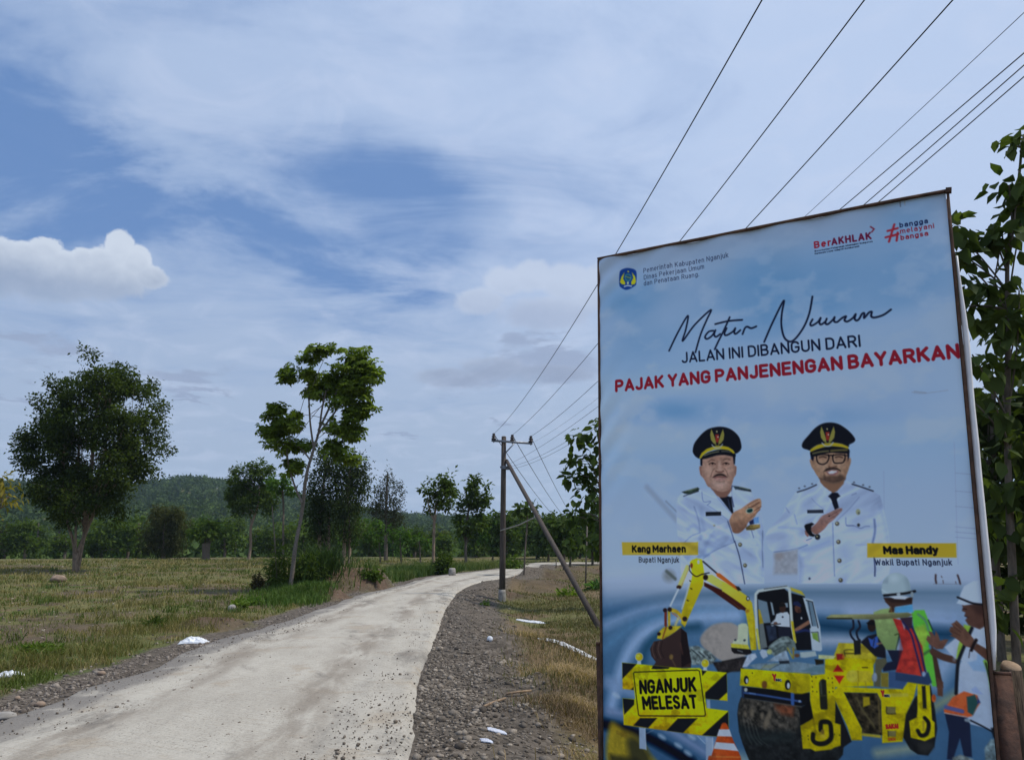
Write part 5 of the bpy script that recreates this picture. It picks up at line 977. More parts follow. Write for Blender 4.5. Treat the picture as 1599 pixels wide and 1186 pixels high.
# ---------- printed lettering: a plain grotesque drawn with strokes (units of cap height)
def arc(cx, cy, rx, ry, a0, a1, n=9):
    t = np.radians(np.linspace(a0, a1, n)); return [(cx + rx * math.cos(k), cy + ry * math.sin(k)) for k in t]
XH = .72
GLY = {
 'A': (.66, [[(0,0),(.33,1),(.66,0)],[(.12,.28),(.54,.28)]]), 'B': (.56, [[(0,0),(0,1),(.3,1)] + arc(.3,.76,.22,.24,90,-90) + [(.02,.52)], [(.3,.52)] + arc(.3,.26,.26,.26,90,-90) + [(0,0)]]),
 'D': (.58, [[(0,0),(0,1),(.26,1)] + arc(.26,.68,.32,.32,90,0,5) + arc(.26,.32,.32,.32,0,-90,5) + [(0,0)]]), 'E': (.5, [[(.5,1),(0,1),(0,0),(.5,0)],[(0,.52),(.44,.52)]]),
 'G': (.6, [arc(.3,.7,.3,.3,20,180,7) + arc(.3,.3,.3,.3,180,360,7) + [(.6,.48),(.34,.48)]]), 'H': (.6, [[(0,0),(0,1)],[(.6,0),(.6,1)],[(0,.52),(.6,.52)]]),
 'I': (0, [[(0,0),(0,1)]]), 'J': (.46, [[(.46,1),(.46,.26)] + arc(.23,.24,.23,.24,0,-160,7)]), 'K': (.58, [[(0,0),(0,1)],[(.55,1),(.03,.42)],[(.2,.58),(.58,0)]]),
 'L': (.46, [[(0,1),(0,0),(.46,0)]]), 'M': (.76, [[(0,0),(0,1),(.38,.32),(.76,1),(.76,0)]]), 'N': (.6, [[(0,0),(0,1),(.6,0),(.6,1)]]),
 'P': (.56, [[(0,0),(0,1),(.3,1)] + arc(.3,.73,.26,.27,90,-90) + [(0,.46)]]), 'R': (.58, [[(0,0),(0,1),(.3,1)] + arc(.3,.74,.25,.26,90,-90) + [(0,.48)],[(.3,.48),(.58,0)]]),
 'S': (.52, [arc(.26,.76,.26,.24,25,180,6) + [(.02,.66)] + [(.14,.55),(.38,.46)] + arc(.26,.25,.26,.25,30,-160,7)]), 'T': (.56, [[(0,1),(.56,1)],[(.28,1),(.28,0)]]),
 'U': (.58, [[(0,1),(0,.3)] + arc(.29,.29,.29,.29,180,360,9) + [(.58,1)]]), 'W': (.92, [[(0,1),(.22,0),(.46,.9),(.7,0),(.92,1)]]), 'Y': (.6, [[(0,1),(.3,.46),(.6,1)],[(.3,.46),(.3,0)]]), 'C': (.56, [arc(.3,.7,.3,.3,25,180,7) + arc(.3,.3,.3,.3,180,335,7)]),
 'a': (.44, [[(.04,.6)] + arc(.23,.5,.21,.22,120,0,6) + [(.44,0)], [(.44,.42),(.2,.42)] + arc(.2,.21,.2,.21,90,270,7) + [(.44,.1)]]), 'b': (.46, [[(0,1.04),(0,0)], arc(.23,.36,.23,.36,180,-180,15)]), 'd': (.46, [[(.46,1.04),(.46,0)], arc(.23,.36,.23,.36,0,360,15)]),
 'e': (.46, [[(.02,.38),(.46,.38)] + arc(.23,.36,.23,.36,5,300,13)]), 'f': (.28, [[(.3,1.02)] + arc(.22,.86,.12,.16,80,180,5) + [(.1,0)],[(0,XH),(.28,XH)]]), 'g': (.46, [arc(.23,.36,.23,.36,0,360,15), [(.46,.7),(.46,-.06)] + arc(.23,-.06,.23,.2,0,-150,7)]), 'h': (.42, [[(0,1.04),(0,0)], [(0,.45)] + arc(.21,.47,.21,.25,170,0,7) + [(.42,0)]]),
 'i': (0, [[(0,0),(0,XH)],[(0,.96),(0,.99)]]), 'j': (.1, [[(.1,XH),(.1,-.1)] + arc(-.06,-.1,.16,.16,0,-80,5),[(.1,.96),(.1,.99)]]), 'k': (.42, [[(0,1.04),(0,0)],[(.4,XH),(.03,.3)],[(.15,.42),(.42,0)]]), 'l': (.1, [[(0,1.04),(0,.1)] + arc(.1,.1,.1,.1,180,270,4)]),
 'm': (.74, [[(0,XH),(0,0)], [(0,.45)] + arc(.185,.49,.185,.23,170,0,7) + [(.37,0)], [(.37,.45)] + arc(.555,.49,.185,.23,170,0,7) + [(.74,0)]]), 'n': (.42, [[(0,XH),(0,0)], [(0,.45)] + arc(.21,.47,.21,.25,170,0,7) + [(.42,0)]]), 'o': (.46, [arc(.23,.36,.23,.36,0,360,15)]),
 'p': (.46, [[(0,XH),(0,-.28)], arc(.23,.36,.23,.36,180,-180,15)]), 'r': (.26, [[(0,XH),(0,0)], [(0,.42)] + arc(.2,.46,.2,.25,175,70,5)]), 's': (.38, [arc(.19,.54,.18,.17,30,190,6) + [(.1,.4),(.3,.32)] + arc(.19,.18,.19,.18,30,-160,6)]), 't': (.28, [[(.1,.95),(.1,.15)] + arc(.22,.14,.12,.14,180,280,4),[(0,XH),(.28,XH)]]),
 'u': (.42, [[(0,XH),(0,.25)] + arc(.21,.25,.21,.25,180,350,7),[(.42,XH),(.42,0)]]), 'w': (.7, [[(0,XH),(.18,0),(.35,.66),(.52,0),(.7,XH)]]), 'y': (.44, [[(0,XH),(.22,.06)],[(.44,XH),(.16,-.2),(.02,-.26)]]), '.': (0, [[(0,0),(0,.02)]]), ' ': (.2, []),
}
def pgrid(s, z):
    a, b_ = sL(z), sR(z); return ((s - a) / (b_ - a) * (GW - 1), (Z1 - z) / (Z1 - Z0) * (GH - 1))
def letters(s, a, b_, cap, col, weight=.14, shear=0.0, gap=.2, soft=.5, alpha=1.0):
    xs, x = [], 0.0
    for ch in s: xs.append(x); x += GLY[ch][0] + gap + weight * (ch != ' ')
    tot = x - gap
    A, B = plane(*a), plane(*b_); up = plane(a[0], a[1] - cap)[1] - A[1]
    wpx = weight * cap
    for ch, x0 in zip(s, xs):
        for st in GLY[ch][1]:
            Q = []
            for gx_, gy_ in st:
                u = (x0 + weight / 2 + gx_) / tot; h = gy_ * (1 - weight) + weight / 2
                Q.append(pgrid(A[0] + (B[0] - A[0]) * u + shear * h * up, A[1] + (B[1] - A[1]) * u + h * up))
            if len(Q) == 1: Q = Q * 2
            stroke(Q, wpx, col, soft, alpha, False, grid=True)
NAVYI, REDI, MARI, BLKI, SLI = (20,26,52), (150,28,44), (134,30,58), (16,16,20), (44,52,84)
letters('Pemerintah Kabupaten Nganjuk', (1004.4,426.1), (1137.7,402), 7.6, SLI, .13, soft=.45)
letters('Dinas Pekerjaan Umum', (1005.4,436.7), (1099.3,419.2), 7.4, SLI, .13, soft=.45)
letters('dan Penataan Ruang.', (1005.4,446.2), (1091.3,431.2), 7.4, SLI, .13, soft=.45)
letters('Ber', (1271.3,387.8), (1298,383.5), 11.4, (160,34,54), .22, soft=.45); letters('AKHLAK', (1298.6,383.4), (1361,373.4), 11.8, (112,26,60), .23, soft=.45)
letters('Berorientasi Pelayanan Akuntabel Kompeten', (1272.2,393.1), (1362.6,377.9), 2.5, NAVYI, .26, soft=.4)
letters('Harmonis Loyal Adaptif Kolaboratif', (1272.2,397.1), (1341.9,385.6), 2.5, NAVYI, .26, soft=.4)
letters('bangga', (1404.8,355.5), (1449.3,348.3), 8.0, (24,34,78), .2, soft=.45)
letters('melayani', (1405.8,364.9), (1458.9,356), 8.0, REDI, .16, soft=.45)
letters('bangsa', (1406.5,375), (1449.6,367.8), 8.0, REDI, .19, soft=.45)
letters('JALAN INI DIBANGUN DARI', (1064.3,567.2), (1344.6,541.6), 17.6, NAVYI, .17, gap=.11)
letters('PAJAK YANG PANJENENGAN BAYARKAN', (960.8,612.7), (1500.2,559.6), 20.2, REDI, .25, gap=.07)
letters('Kang Marhaen', (986.9,862.3), (1070.9,862.3), 11.6, BLKI, .25, gap=.08)
letters('Bupati Nganjuk', (997.8,877.6), (1060.2,877.9), 8.6, BLKI, .135)
letters('Mas Handy', (1379.8,864.8), (1465.8,865), 12.8, BLKI, .26, gap=.07)
letters('Wakil Bupati Nganjuk', (1366.6,882), (1486.8,882.2), 9.4, NAVYI, .14)
letters('NGANJUK', (999.2,1083.4), (1087.2,1079), 22.4, BLKI, .21, -.02, .13)
letters('MELESAT', (1004.4,1107.8), (1089.2,1105.8), 21.4, BLKI, .21, -.09, .13)
letters('SAKAI', (1383.5,1137.6), (1402.8,1136.6), 7.6, (178,40,36), .26, gap=.12, soft=.4); letters('SAKAI', (1387,1156), (1398.5,1155.5), 5, (176,60,40), .24, gap=.1, soft=.4, alpha=.7)
letters('Y', (1206.5,1062), (1212.5,1062.6), 11, (178,40,44), .24, soft=.4); letters('BEC', (1211.5,1062.6), (1220,1063.4), 4.2, (200,206,220), .5, soft=.5); letters('BEC', (1211.5,1062.6), (1220,1063.4), 3.8, NAVYI, .28, gap=.1, soft=.35)
letters('Y', (1376.5,1087), (1381.4,1087), 10, (178,40,44), .24, soft=.4); letters('BEC', (1381.2,1087.4), (1389.5,1087.5), 4.2, (200,206,220), .5, soft=.5); letters('BEC', (1381.2,1087.4), (1389.5,1087.5), 3.8, NAVYI, .28, gap=.1, soft=.35)
stroke([(1392,1084.5),(1416,1084)], 5, (204,190,90), 1.2, .6)

# banner gain: what a pure white reads on this shaded face, per channel (display-linear)
INKGAIN = np.array((1.40, 1.45, 1.32))
def to_albedo(c):
    c = np.asarray(c, float) / 255; l = np.where(c <= 0.04045, c / 12.92, ((c + 0.055) / 1.055) ** 2.4)
    return np.clip(l * INKGAIN, 0.004, 0.94)
board = thing('billboard', P3([BW / 2], [0.0])[0], 'tall printed roadside billboard thanking taxpayers, on rusty posts right of the road', 'billboard')
board.location.z = zat(board.location.x, board.location.y)
zz = Z1 - vv * (Z1 - Z0); ssv = np.array([sL(Z1), sR(Z1)]), np.array([sL(Z0), sR(Z0)])
le = ssv[0][0] + (ssv[1][0] - ssv[0][0]) * vv; re = ssv[0][1] + (ssv[1][1] - ssv[0][1]) * vv
SS = le + (re - le) * uu
Vb = P3(SS.ravel(), zz.ravel())
ii = np.arange(GH * GW).reshape(GH, GW)
q = np.stack([ii[:-1, :-1], ii[1:, :-1], ii[1:, 1:], ii[:-1, 1:]], -1).reshape(-1, 4)
BM, t, b = mat('banner_print', 0.6, 0.10)
at = t.node('ShaderNodeAttribute', attribute_name='Col'); co = t.node('ShaderNodeTexCoord').outputs['Object']
t.put(b.inputs['Base Color'], at.outputs['Color']); t.put(b.inputs['Roughness'], t.ss(t.noise(co, 3, 4), .3, .7, .48, .66))
banner = np_mesh('banner', Vb, q.ravel(), np.full(len(q), 4), BM, None, to_albedo(C).reshape(-1, 3), True)
part(banner, board)
# ---------- frame: thin battens, hem, posts
M['rust'] = simple('rust', (0.115, 0.055, 0.035), (0.05, 0.032, 0.026), 16, 0.85, 0.25, 0.0, 0.4)
M['batten'] = simple('batten', (0.13, 0.070, 0.045), (0.055, 0.035, 0.026), 12, 0.85, 0.2, 0.0, 0.3)
M['hem'] = simple('hem', (0.84, 0.84, 0.83), (0.70, 0.70, 0.70), 6, 0.6, 0.2, bump=.2)
M['log'] = simple('log', (0.12, 0.088, 0.060), (0.040, 0.030, 0.023), 9, 0.9, 0.1, bump=.9, stretch=(7, 7, .7))
M['cut_wood'] = simple('cut_wood', (0.34, 0.24, 0.155), (0.20, 0.135, 0.085), 14, 0.85, 0.15)
def bar(a, b_, wd, th, off, name, m_, wob=0.0, n=9):
    a, b_ = np.array(a), np.array(b_); mb = MB()
    k = np.linspace(0, 1, n)
    S = a[0] + (b_[0] - a[0]) * k; Zv = a[1] + (b_[1] - a[1]) * k
    w_ = wob * (fbm(k * 5, k * 0 + a[0] * 3, 2, 601) - .5) * 2
    dirv = np.array([b_[0] - a[0], b_[1] - a[1]]); dirv = dirv / np.linalg.norm(dirv); pr = np.array([-dirv[1], dirv[0]])
    S = S + pr[0] * w_; Zv = Zv + pr[1] * w_
    Pq = pTL[None] * np.array([1, 1, 0]) + S[:, None] * HX + np.full((n, 1), off) * NRM + Zv[:, None] * np.array([0, 0, 1.])
    sd = pr[0] * HX + pr[1] * np.array([0, 0, 1.]); vs = []; fs = []
    for i in range(n):
        for x_, y_ in ((-1, -1), (1, -1), (1, 1), (-1, 1)): vs.append(Pq[i] + sd * x_ * wd / 2 + NRM * y_ * th / 2)
    for i in range(n - 1):
        for e in range(4): fs.append((i*4+e, i*4+(e+1) % 4, i*4+4+(e+1) % 4, i*4+4+e))
    fs += [(3, 2, 1, 0), tuple((n-1)*4+e for e in range(4))]
    mb.add(vs, fs); return part(mb.build(name, m_), board)
o_ = 0.012
bar((sL(Z1) - o_, Z1 + 0.009), (sR(Z1) + o_, Z1 + 0.007), 0.015, 0.026, 0.004, 'frame_batten', M['batten'], .004)
bar((sL(Z1) - .008, Z1 - .003), (sL(Z0) - .010, Z0), 0.011, 0.022, 0.001, 'frame_batten', M['batten'], .002)
bar((sR(Z1) + .010, Z1 - .003), (sR(Z0) + .012, Z0), 0.015, 0.022, 0.001, 'frame_batten', M['batten'], .003)
bar((sR(Z1) + .014, Z1 - .010), (sR(Z1) + .018, Z1 + .018), 0.03, 0.03, 0.005, 'corner_block', M['batten'])
# rolled hem of the sheet showing past the right batten
zt, zb = plane(1488, 400)[1], plane(1548, 1045)[1]
hk = np.linspace(0, 1, 24); mb = MB(); hv = []; hf = []
hz = zt + (zb - zt) * hk; hw = 0.012 + 0.020 * sst(hk, 0.0, 0.25) * (0.8 + 0.5 * fbm(hk * 6, hk * 0, 2, 611)) * sst(hk, 1.02, 0.9)
base = pTL * np.array([1, 1, 0])
for i in range(24):
    s0 = sR(hz[i]) + .021
    for s_, d_ in ((s0, -.004), (s0 + hw[i] * .6, .002), (s0 + hw[i], -.010), (s0 + hw[i] * .6, -.022), (s0, -.020)): hv.append(base + s_ * HX + d_ * NRM + np.array([0, 0, hz[i]]))
for i in range(23):
    for e in range(5): hf.append((i*5+e, i*5+(e+1) % 5, i*5+5+(e+1) % 5, i*5+5+e))
hf += [(4, 3, 2, 1, 0), tuple(23*5+e for e in range(5))]
part(MB().add(hv, hf).build('banner_hem', M['hem'], smooth=True), board)
# steel angle posts and the sawn log behind the right one
gzb = board.location.z - 0.3
def post(px0, px1, ztop, off, name):
    s0, s1 = plane(px0, 1150)[0], plane(px1, 1150)[0]
    mb = MB(); c0 = base + (s0 + s1) / 2 * HX + off * NRM; wdt_ = abs(s1 - s0)
    mb.beam(c0 + np.array([0, 0, gzb]), c0 + np.array([0, 0, ztop]), wdt_, .008, NRM)
    e = base + s1 * HX + (off - wdt_ / 2) * NRM
    mb.beam(e + np.array([0, 0, gzb]), e + np.array([0, 0, ztop + .0]), wdt_ * .95, .008, HX)
    mb.beam(c0 + np.array([0, 0, ztop - .01]), c0 + np.array([0, 0, ztop + .006]), wdt_ * 1.04, .014, NRM)
    return part(mb.build(name, M['rust']), board)
post(938.0, 931.0, plane(938, 1005)[1], -0.035, 'post')
post(1557, 1591, plane(1572, 1052)[1], -0.03, 'post')
mb = MB(); s0 = plane(1588, 1120)[0]; c0 = base + s0 * HX - .17 * NRM; zt_ = plane(1588, 1052)[1]
mb.tube([c0 + np.array([0, 0, gzb]), c0 + np.array([0, 0, zt_ * .5]), c0 + np.array([.004, 0, zt_])], [.060, .052, .050], 14, True)
lg = part(mb.build('log_prop', M['log'], smooth=False), board)
mb = MB(); mb.tube([c0 + np.array([.004, 0, zt_ + .001]), c0 + np.array([.006, -.01, zt_ + .022])], [.050, .044], 14, True); cw = mb.build('sawn_end', M['cut_wood'], lg); localise(cw, board)
# back bracing that holds the sheet
for zz_ in (0.6, 1.5, 2.4, Z1 - .1):
    mb = MB(); mb.beam(base + (sL(zz_) + .02) * HX - .045 * NRM + np.array([0, 0, zz_]), base + (sR(zz_) - .02) * HX - .045 * NRM + np.array([0, 0, zz_]), .05, .03, NRM); part(mb.build('back_rail', M['batten']), board)
bar((sL(Z1) + .01, Z1 - .03), (sL(Z0) + .01, gzb), 0.05, .04, -.05, 'back_upright', M['batten']); bar((sR(Z1) - .01, Z1 - .03), (sR(Z0) - .01, gzb), 0.05, .04, -.05, 'back_upright', M['batten'])
# ================================================================== trees
TPL = {
 'leaf': (np.array([(0,0,0),(-.5,.45,.10),(0,1,-.06),(.5,.45,.10)]), [[0,3,2,1]]),
 'big': (np.array([(0,0,0),(.36,.22,.07),(.42,.58,.02),(0,1,-.20),(-.42,.58,.02),(-.36,.22,.07),(0,.5,-.03)]), [[0,1,2,3,6],[0,6,3,4,5]]),
}
_pv, _pf = [], []
for k_ in range(6):
    a_ = -1.9 + k_ * 0.76; c_, s_ = math.cos(a_), math.sin(a_); o_ = len(_pv)
    for x_, y_, z_ in ((0,.04,0),(-.20,.62,.02),(0,1,-.30),(.20,.62,.02)): _pv.append((x_ * c_ + y_ * s_, -x_ * s_ + y_ * c_, z_))
    _pf.append([o_, o_+3, o_+2, o_+1])
TPL['palm'] = (np.array(_pv), _pf)
class Leaves:
    def __init__(s, style): s.style = style; s.c = []; s.y = []; s.z = []; s.l = []; s.w = []; s.col = []
    def add(s, c, y, z, l, w, col): s.c.append(c); s.y.append(y); s.z.append(z); s.l.append(l); s.w.append(w); s.col.append(col)
    def arrays(s):
        c, y, z, l, w_, col = (np.concatenate(k) for k in (s.c, s.y, s.z, s.l, s.w, s.col))
        y = y / (np.linalg.norm(y, axis=1, keepdims=True) + 1e-9); x = np.cross(y, z); x /= (np.linalg.norm(x, axis=1, keepdims=True) + 1e-9); z = np.cross(x, y)
        tv, tf = TPL[s.style]
        v = c[:, None] + x[:, None] * (tv[None, :, 0:1] * w_[:, None, None]) + y[:, None] * (tv[None, :, 1:2] * l[:, None, None]) + z[:, None] * (tv[None, :, 2:3] * l[:, None, None])
        n, nv = len(c), len(tv)
        base = (np.arange(n) * nv)[:, None]
        ff = np.concatenate([(base + np.array(f)[None]) for f in tf], 1)      # n x total
        cn = np.tile([len(f) for f in tf], n)
        return v.reshape(-1, 3), ff.ravel(), cn, np.repeat(col, nv, 0)
    def build(s, name, parent):
        v, f, cn, col = s.arrays(); o = np_mesh(name, v, f, cn, M['leaf'], None, col, False); return part(o, parent)
def unit(n):
    v = rng.normal(size=(n, 3)); return v / np.linalg.norm(v, axis=1, keepdims=True)
G_DARK = ((0.030, 0.050, 0.011), (0.084, 0.124, 0.022)); G_MID = ((0.040, 0.070, 0.013), (0.105, 0.155, 0.030)); G_LUSH = ((0.035, 0.075, 0.014), (0.085, 0.155, 0.030))
G_OLIVE = ((0.036, 0.042, 0.016), (0.080, 0.082, 0.030)); G_GREY = ((0.028, 0.032, 0.020), (0.058, 0.062, 0.036)); G_TEAK = ((0.030, 0.055, 0.014), (0.085, 0.120, 0.032))
LEAFCOUNT = 0
def fill(L, centres, radii, n_each, length, width, cols, droop, flat, up=0.8):
    """n_each leaves round every cluster centre"""
    global LEAFCOUNT
    m = len(centres); n = m * n_each; LEAFCOUNT += n
    cc = np.repeat(centres, n_each, 0); rr_ = np.repeat(radii, n_each)[:, None]
    off = rng.normal(size=(n, 3)) * rr_ * np.array([.62, .62, .62 * flat]); c = cc + off
    out = off / (np.linalg.norm(off, axis=1, keepdims=True) + 1e-6)
    y = out * 0.9 + rng.normal(size=(n, 3)) * 0.45 + np.array([0, 0, -droop]); z = rng.normal(size=(n, 3)) * 0.55 + np.array([0, 0, up])
    tone = np.repeat(rng.beta(1.6, 1.6, m), n_each) * 0.65 + rng.uniform(0, 1, n) * 0.35
    col = (np.array(cols[0]) * (1 - tone[:, None]) + np.array(cols[1]) * tone[:, None]) * rng.uniform(.8, 1.2, (n, 1))
    k = rng.uniform(0.7, 1.25, n); L.add(c, y, z, length * k, width * k, col)
def limb(mb, a, b, r0, r1, sag=0.0, n=5):
    a, b = np.array(a), np.array(b); t = np.linspace(0, 1, n)[:, None]
    d = b - a; mid = a + d * 0.45 + np.array([0, 0, np.linalg.norm(d) * 0.10]) + rng.normal(size=3) * np.linalg.norm(d) * 0.06
    P_ = (1 - t) ** 2 * a + 2 * (1 - t) * t * mid + t * t * b
    mb.tube(P_, list(np.linspace(r0, r1, n)), 5, False)
def tree(name, label, base, trunk, blobs, leaf=(.15, .07), cols=G_MID, cover=3.0, cr=None, droop=.35, flat=.75, style='leaf', bark='bark_dark', group=None, limbs=26, D=None, depth=.85, bottom=None, each=30, cap=34000, stems=None, up=.8, limb_r=.30, cat='tree'):
    """trunk: (px, py, width px) from the foot up; blobs: (px, py, rx, ry) crown masses; all at the distance where the foot stands"""
    if D is None: g0 = ground(*base); D = g0[1]
    else:
        x0 = at_y(base[0], base[1], D)[0]; g0 = np.array([x0, D, zat(x0, D)])
    sc = np.linalg.norm(ray(base[0], CY)[:2]) * 0 + D / FPX
    t_ = thing(name, g0, label, cat, group)
    W3 = lambda px, py: at_y(px, py, D)
    mb = MB(); paths = []
    for tr in ([trunk] + (stems or [])):
        P_ = [W3(p[0], p[1]) for p in tr]
        if tr is trunk: P_[0] = np.array([g0[0], g0[1], g0[2] - .15]) if abs(P_[0][2] - g0[2]) > .05 else P_[0] - np.array([0, 0, .15])
        for i in range(1, len(P_)): P_[i] = P_[i] + np.array([0, rng.normal() * sc * 3, 0])
        Q = spline([tuple(p) for p in P_], False, 4) if len(P_) > 2 else np.array(P_)
        rad = np.interp(np.linspace(0, len(tr) - 1, len(Q)), range(len(tr)), [p[2] / 2 * sc for p in tr])
        rad = rad * (1 + .12 * (fbm(np.arange(len(Q)) * .7, np.arange(len(Q)) * 0 + base[0], 2, 5) - .5))
        if tr is trunk: rad[0] *= 1.25
        mb.tube(Q, list(rad), 9, False); paths.append((Q, rad))
    L = Leaves(style); tv, tf = TPL[style]; la = leaf[0] * leaf[1] * (.5 if style == 'leaf' else .62) if style != 'palm' else 6 * leaf[0] * leaf[0] * .13 * .5
    allc = []
    for bx, by, rx, ry, *bd in blobs:
        A_m = math.pi * rx * ry * sc * sc; nL = min(cap, cover * A_m / la); crr = cr or max(.28, .30 * min(rx, ry) * sc)
        nc = int(max(4, nL / each)); c0 = W3(bx, by) + np.array([0, bd[0] * sc if bd else rng.normal() * rx * sc * .25, 0])
        d = unit(nc) * (rng.uniform(0, 1, (nc, 1)) ** .42); ctr = c0 + d * np.array([rx * sc, min(rx, ry * 1.3) * sc * depth, ry * sc])
        rad = crr * rng.uniform(.55, 1.15, nc)
        fill(L, ctr, rad, each, leaf[0], leaf[1], cols, droop, flat, up); allc.append(ctr)
    allc = np.vstack(allc)
    for i in rng.choice(len(allc), min(limbs, len(allc)), replace=False):
        e = allc[i]; Q, rad = paths[rng.integers(len(paths))]
        ok = [k for k in range(len(Q) // 3, len(Q)) if Q[k][2] < e[2] - .05]
        if not ok: continue
        k = ok[-1 - min(len(ok) - 1, int(rng.exponential(2)))]
        limb(mb, Q[k], e, max(rad[k] * limb_r, .012), .008)
    part(mb.build('trunk', M[bark], smooth=True), t_)
    L.build('crown', t_)
    return t_

# ---- the big spreading tree on the field
rb = np.random.default_rng(23)
def inside(p, P):
    c_ = False
    for (x0, y0), (x1, y1) in zip(P, P[1:] + P[:1]):
        if (y0 > p[1]) != (y1 > p[1]) and p[0] < (x1 - x0) * (p[1] - y0) / (y1 - y0) + x0: c_ = not c_
    return c_
def outline(P, n, r0, r1, dep):
    """crown masses packed inside a crown outline, bulging towards and away from the viewer"""
    P = [tuple(p) for p in P]; xs, ys = zip(*P); out = []; cx_, w_ = (min(xs) + max(xs)) / 2, (max(xs) - min(xs)) / 2; tries = 0
    while len(out) < n and tries < 40000:
        tries += 1; r_ = rb.uniform(r0, r1); p = (rb.uniform(min(xs), max(xs)), rb.uniform(min(ys), max(ys)))
        if all(inside((p[0] + r_ * .9 * math.cos(k), p[1] + r_ * .8 * math.sin(k)), P) for k in np.linspace(0, 6.28, 9)):
            dd = dep * math.sqrt(max(0, 1 - ((p[0] - cx_) / w_) ** 2)); out.append((p[0], p[1], r_, r_ * rb.uniform(.65, .95), rb.uniform(-dd, dd)))
    return out
big = outline([(175,560),(205,566),(222,580),(243,592),(250,622),(258,640),(270,655),(264,690),(252,705),(254,740),(232,752),(218,778),(196,790),(186,818),(160,822),(138,812),(120,826),(92,832),(74,812),(48,792),(36,762),(54,742),(42,716),(34,682),(56,650),(70,632),(66,604),(98,588),(118,572),(140,576)], 170, 9, 25, 80) + [(246,672,20,24,0),(238,640,20,22,10),(232,702,22,24,-10),(212,735,24,22,5),(52,735,14,16,0),(60,770,18,18,5),(96,800,24,18,0)]
tree('broadleaf_tree', 'largest dense dark round-crowned tree alone on the mown field', (118,893),
     [(118,893,7.5),(122,866,6.5),(128,835,6),(134,800,6),(142,740,5),(150,660,4),(155,600,3)], big,
     leaf=(.17, .10), cols=((0.020, 0.034, 0.009), (0.072, 0.098, 0.020)), cover=2.4, each=46, cr=.36, cap=18000, bark='bark_pale', limbs=70, droop=.25,
     stems=[[(115,891,4.2),(116,850,4.2),(108,815,4.2),(100,760,3.4),(95,690,4)],[(121,890,4.2),(128,845,4.2),(146,800,3.4),(172,740,3.4),(190,670,4)],[(123,889,3.4),(134,835,3.4),(160,780,3.4),(205,730,4)],[(117,890,4.2),(121,840,3.4),(119,790,3.4),(122,700,3.4),(130,630,3)],[(121,880,3.4),(133,820,3.4),(148,770,3.4),(165,700,4),(172,620,3)]])
# ---- slim leaning tree in tiers beside the road
tree('slim_tree', 'slim leaning pale-stemmed tree with tiered bright leaf clumps beside the road', (453,917),
     [(453,917,7.5),(458,880,6.5),(462,850,6),(469,800,5.5),(480,745,5),(488,710,4.5),(497,672,3.6),(503,640,3),(510,610,2.4)],
     [(497,558,30,18),(545,564,38,22),(575,582,20,18),(465,590,26,16),(520,590,52,22),(500,606,26,13),(556,605,30,22),(548,632,30,18),(556,655,18,22),(546,672,18,14),
      (446,652,30,18),(440,668,28,20),(425,668,14,16),(437,690,22,14),(428,640,10,8),(472,694,22,7),(532,668,18,12),(522,694,14,9),(543,712,16,10),(455,727,10,8)],
     leaf=(.19, .22), cols=((0.050, 0.085, 0.012), (0.20, 0.26, 0.034)), cover=2.2, each=16, cr=.28, style='palm', droop=.5, flat=.55, up=1.5, bark='bark_grey', limbs=20, depth=.75, limb_r=.25,
     stems=[[(497,672,4),(512,640,3.4),(525,610,3),(535,585,2)],[(490,700,3.5),(484,660,3),(482,610,2.4)],[(472,785,4),(458,755,3),(450,715,2.6),(447,690,2)],[(495,680,3.6),(520,645,3),(545,610,2.4)],[(486,720,3),(470,700,2.2),(452,690,1.8)]])
# ---- trees along the far edge of the field
tree('pale_stem_tree', 'small tree with pale stem and two-lobed crown behind the slim tree', (388,874), [(388,874,4.5),(391,850,4),(393,822,4),(404,786,3),(406,760,2)],
     [(400,737,30,18),(372,750,15,18),(376,782,22,26),(412,782,22,22),(390,762,26,20),(366,778,12,18)], leaf=(.30,.14), cols=G_DARK, cover=5.0, bark='bark_pale', limbs=16)
tree('thin_tree', 'thin-stemmed green tree with a rounded crown left of the slim tree', (443,876), [(443,876,3.5),(443,830,3.2),(442,790,3),(440,760,2)],
     [(439,748,26,20),(453,772,14,20),(428,766,16,14)], leaf=(.34,.16), cols=G_LUSH, cover=2.0, bark='bark_dark', limbs=12, D=55)
tree('columnar_tree', 'tall narrow dark tree on pale stems, left one of the joined pair', (499,880), [(499,880,7),(499,850,6),(500,800,5),(508,730,3)],
     [(492,805,15,36),(502,770,22,52),(511,722,21,26),(498,830,18,14)], leaf=(.22,.10), cols=((0.022,0.036,0.012),(0.055,0.075,0.022)), cover=3.6, bark='bark_pale', limbs=16, flat=1.2, cr=.5, stems=[[(513,881,5),(513,850,5),(514,800,3)]])
tree('columnar_tree', 'tall narrow dark tree on pale stems, right one of the joined pair', (537,881), [(537,881,7),(537,850,6),(540,800,5),(546,730,3)],
     [(545,732,24,34),(556,764,18,42),(540,800,22,36),(530,765,18,40),(548,830,20,12)], leaf=(.22,.10), cols=((0.022,0.036,0.012),(0.055,0.075,0.022)), cover=3.6, bark='bark_pale', limbs=16, flat=1.2, cr=.5, stems=[[(546,881,5),(545,850,4),(545,800,3)]])
tree('feathery_tree', 'loose grey-green pointed tree with see-through crown', (603,872), [(603,872,6),(602,820,5),(603,780,3.5),(605,742,2)],
     [(605,746,9,16),(592,772,13,20),(616,772,14,22),(600,800,24,24),(621,803,13,18),(598,826,22,14),(584,795,12,12)], leaf=(.26,.08), cols=G_GREY, cover=1.7, bark='bark_dark', limbs=30, flat=1.3, each=16, up=.3, D=66)
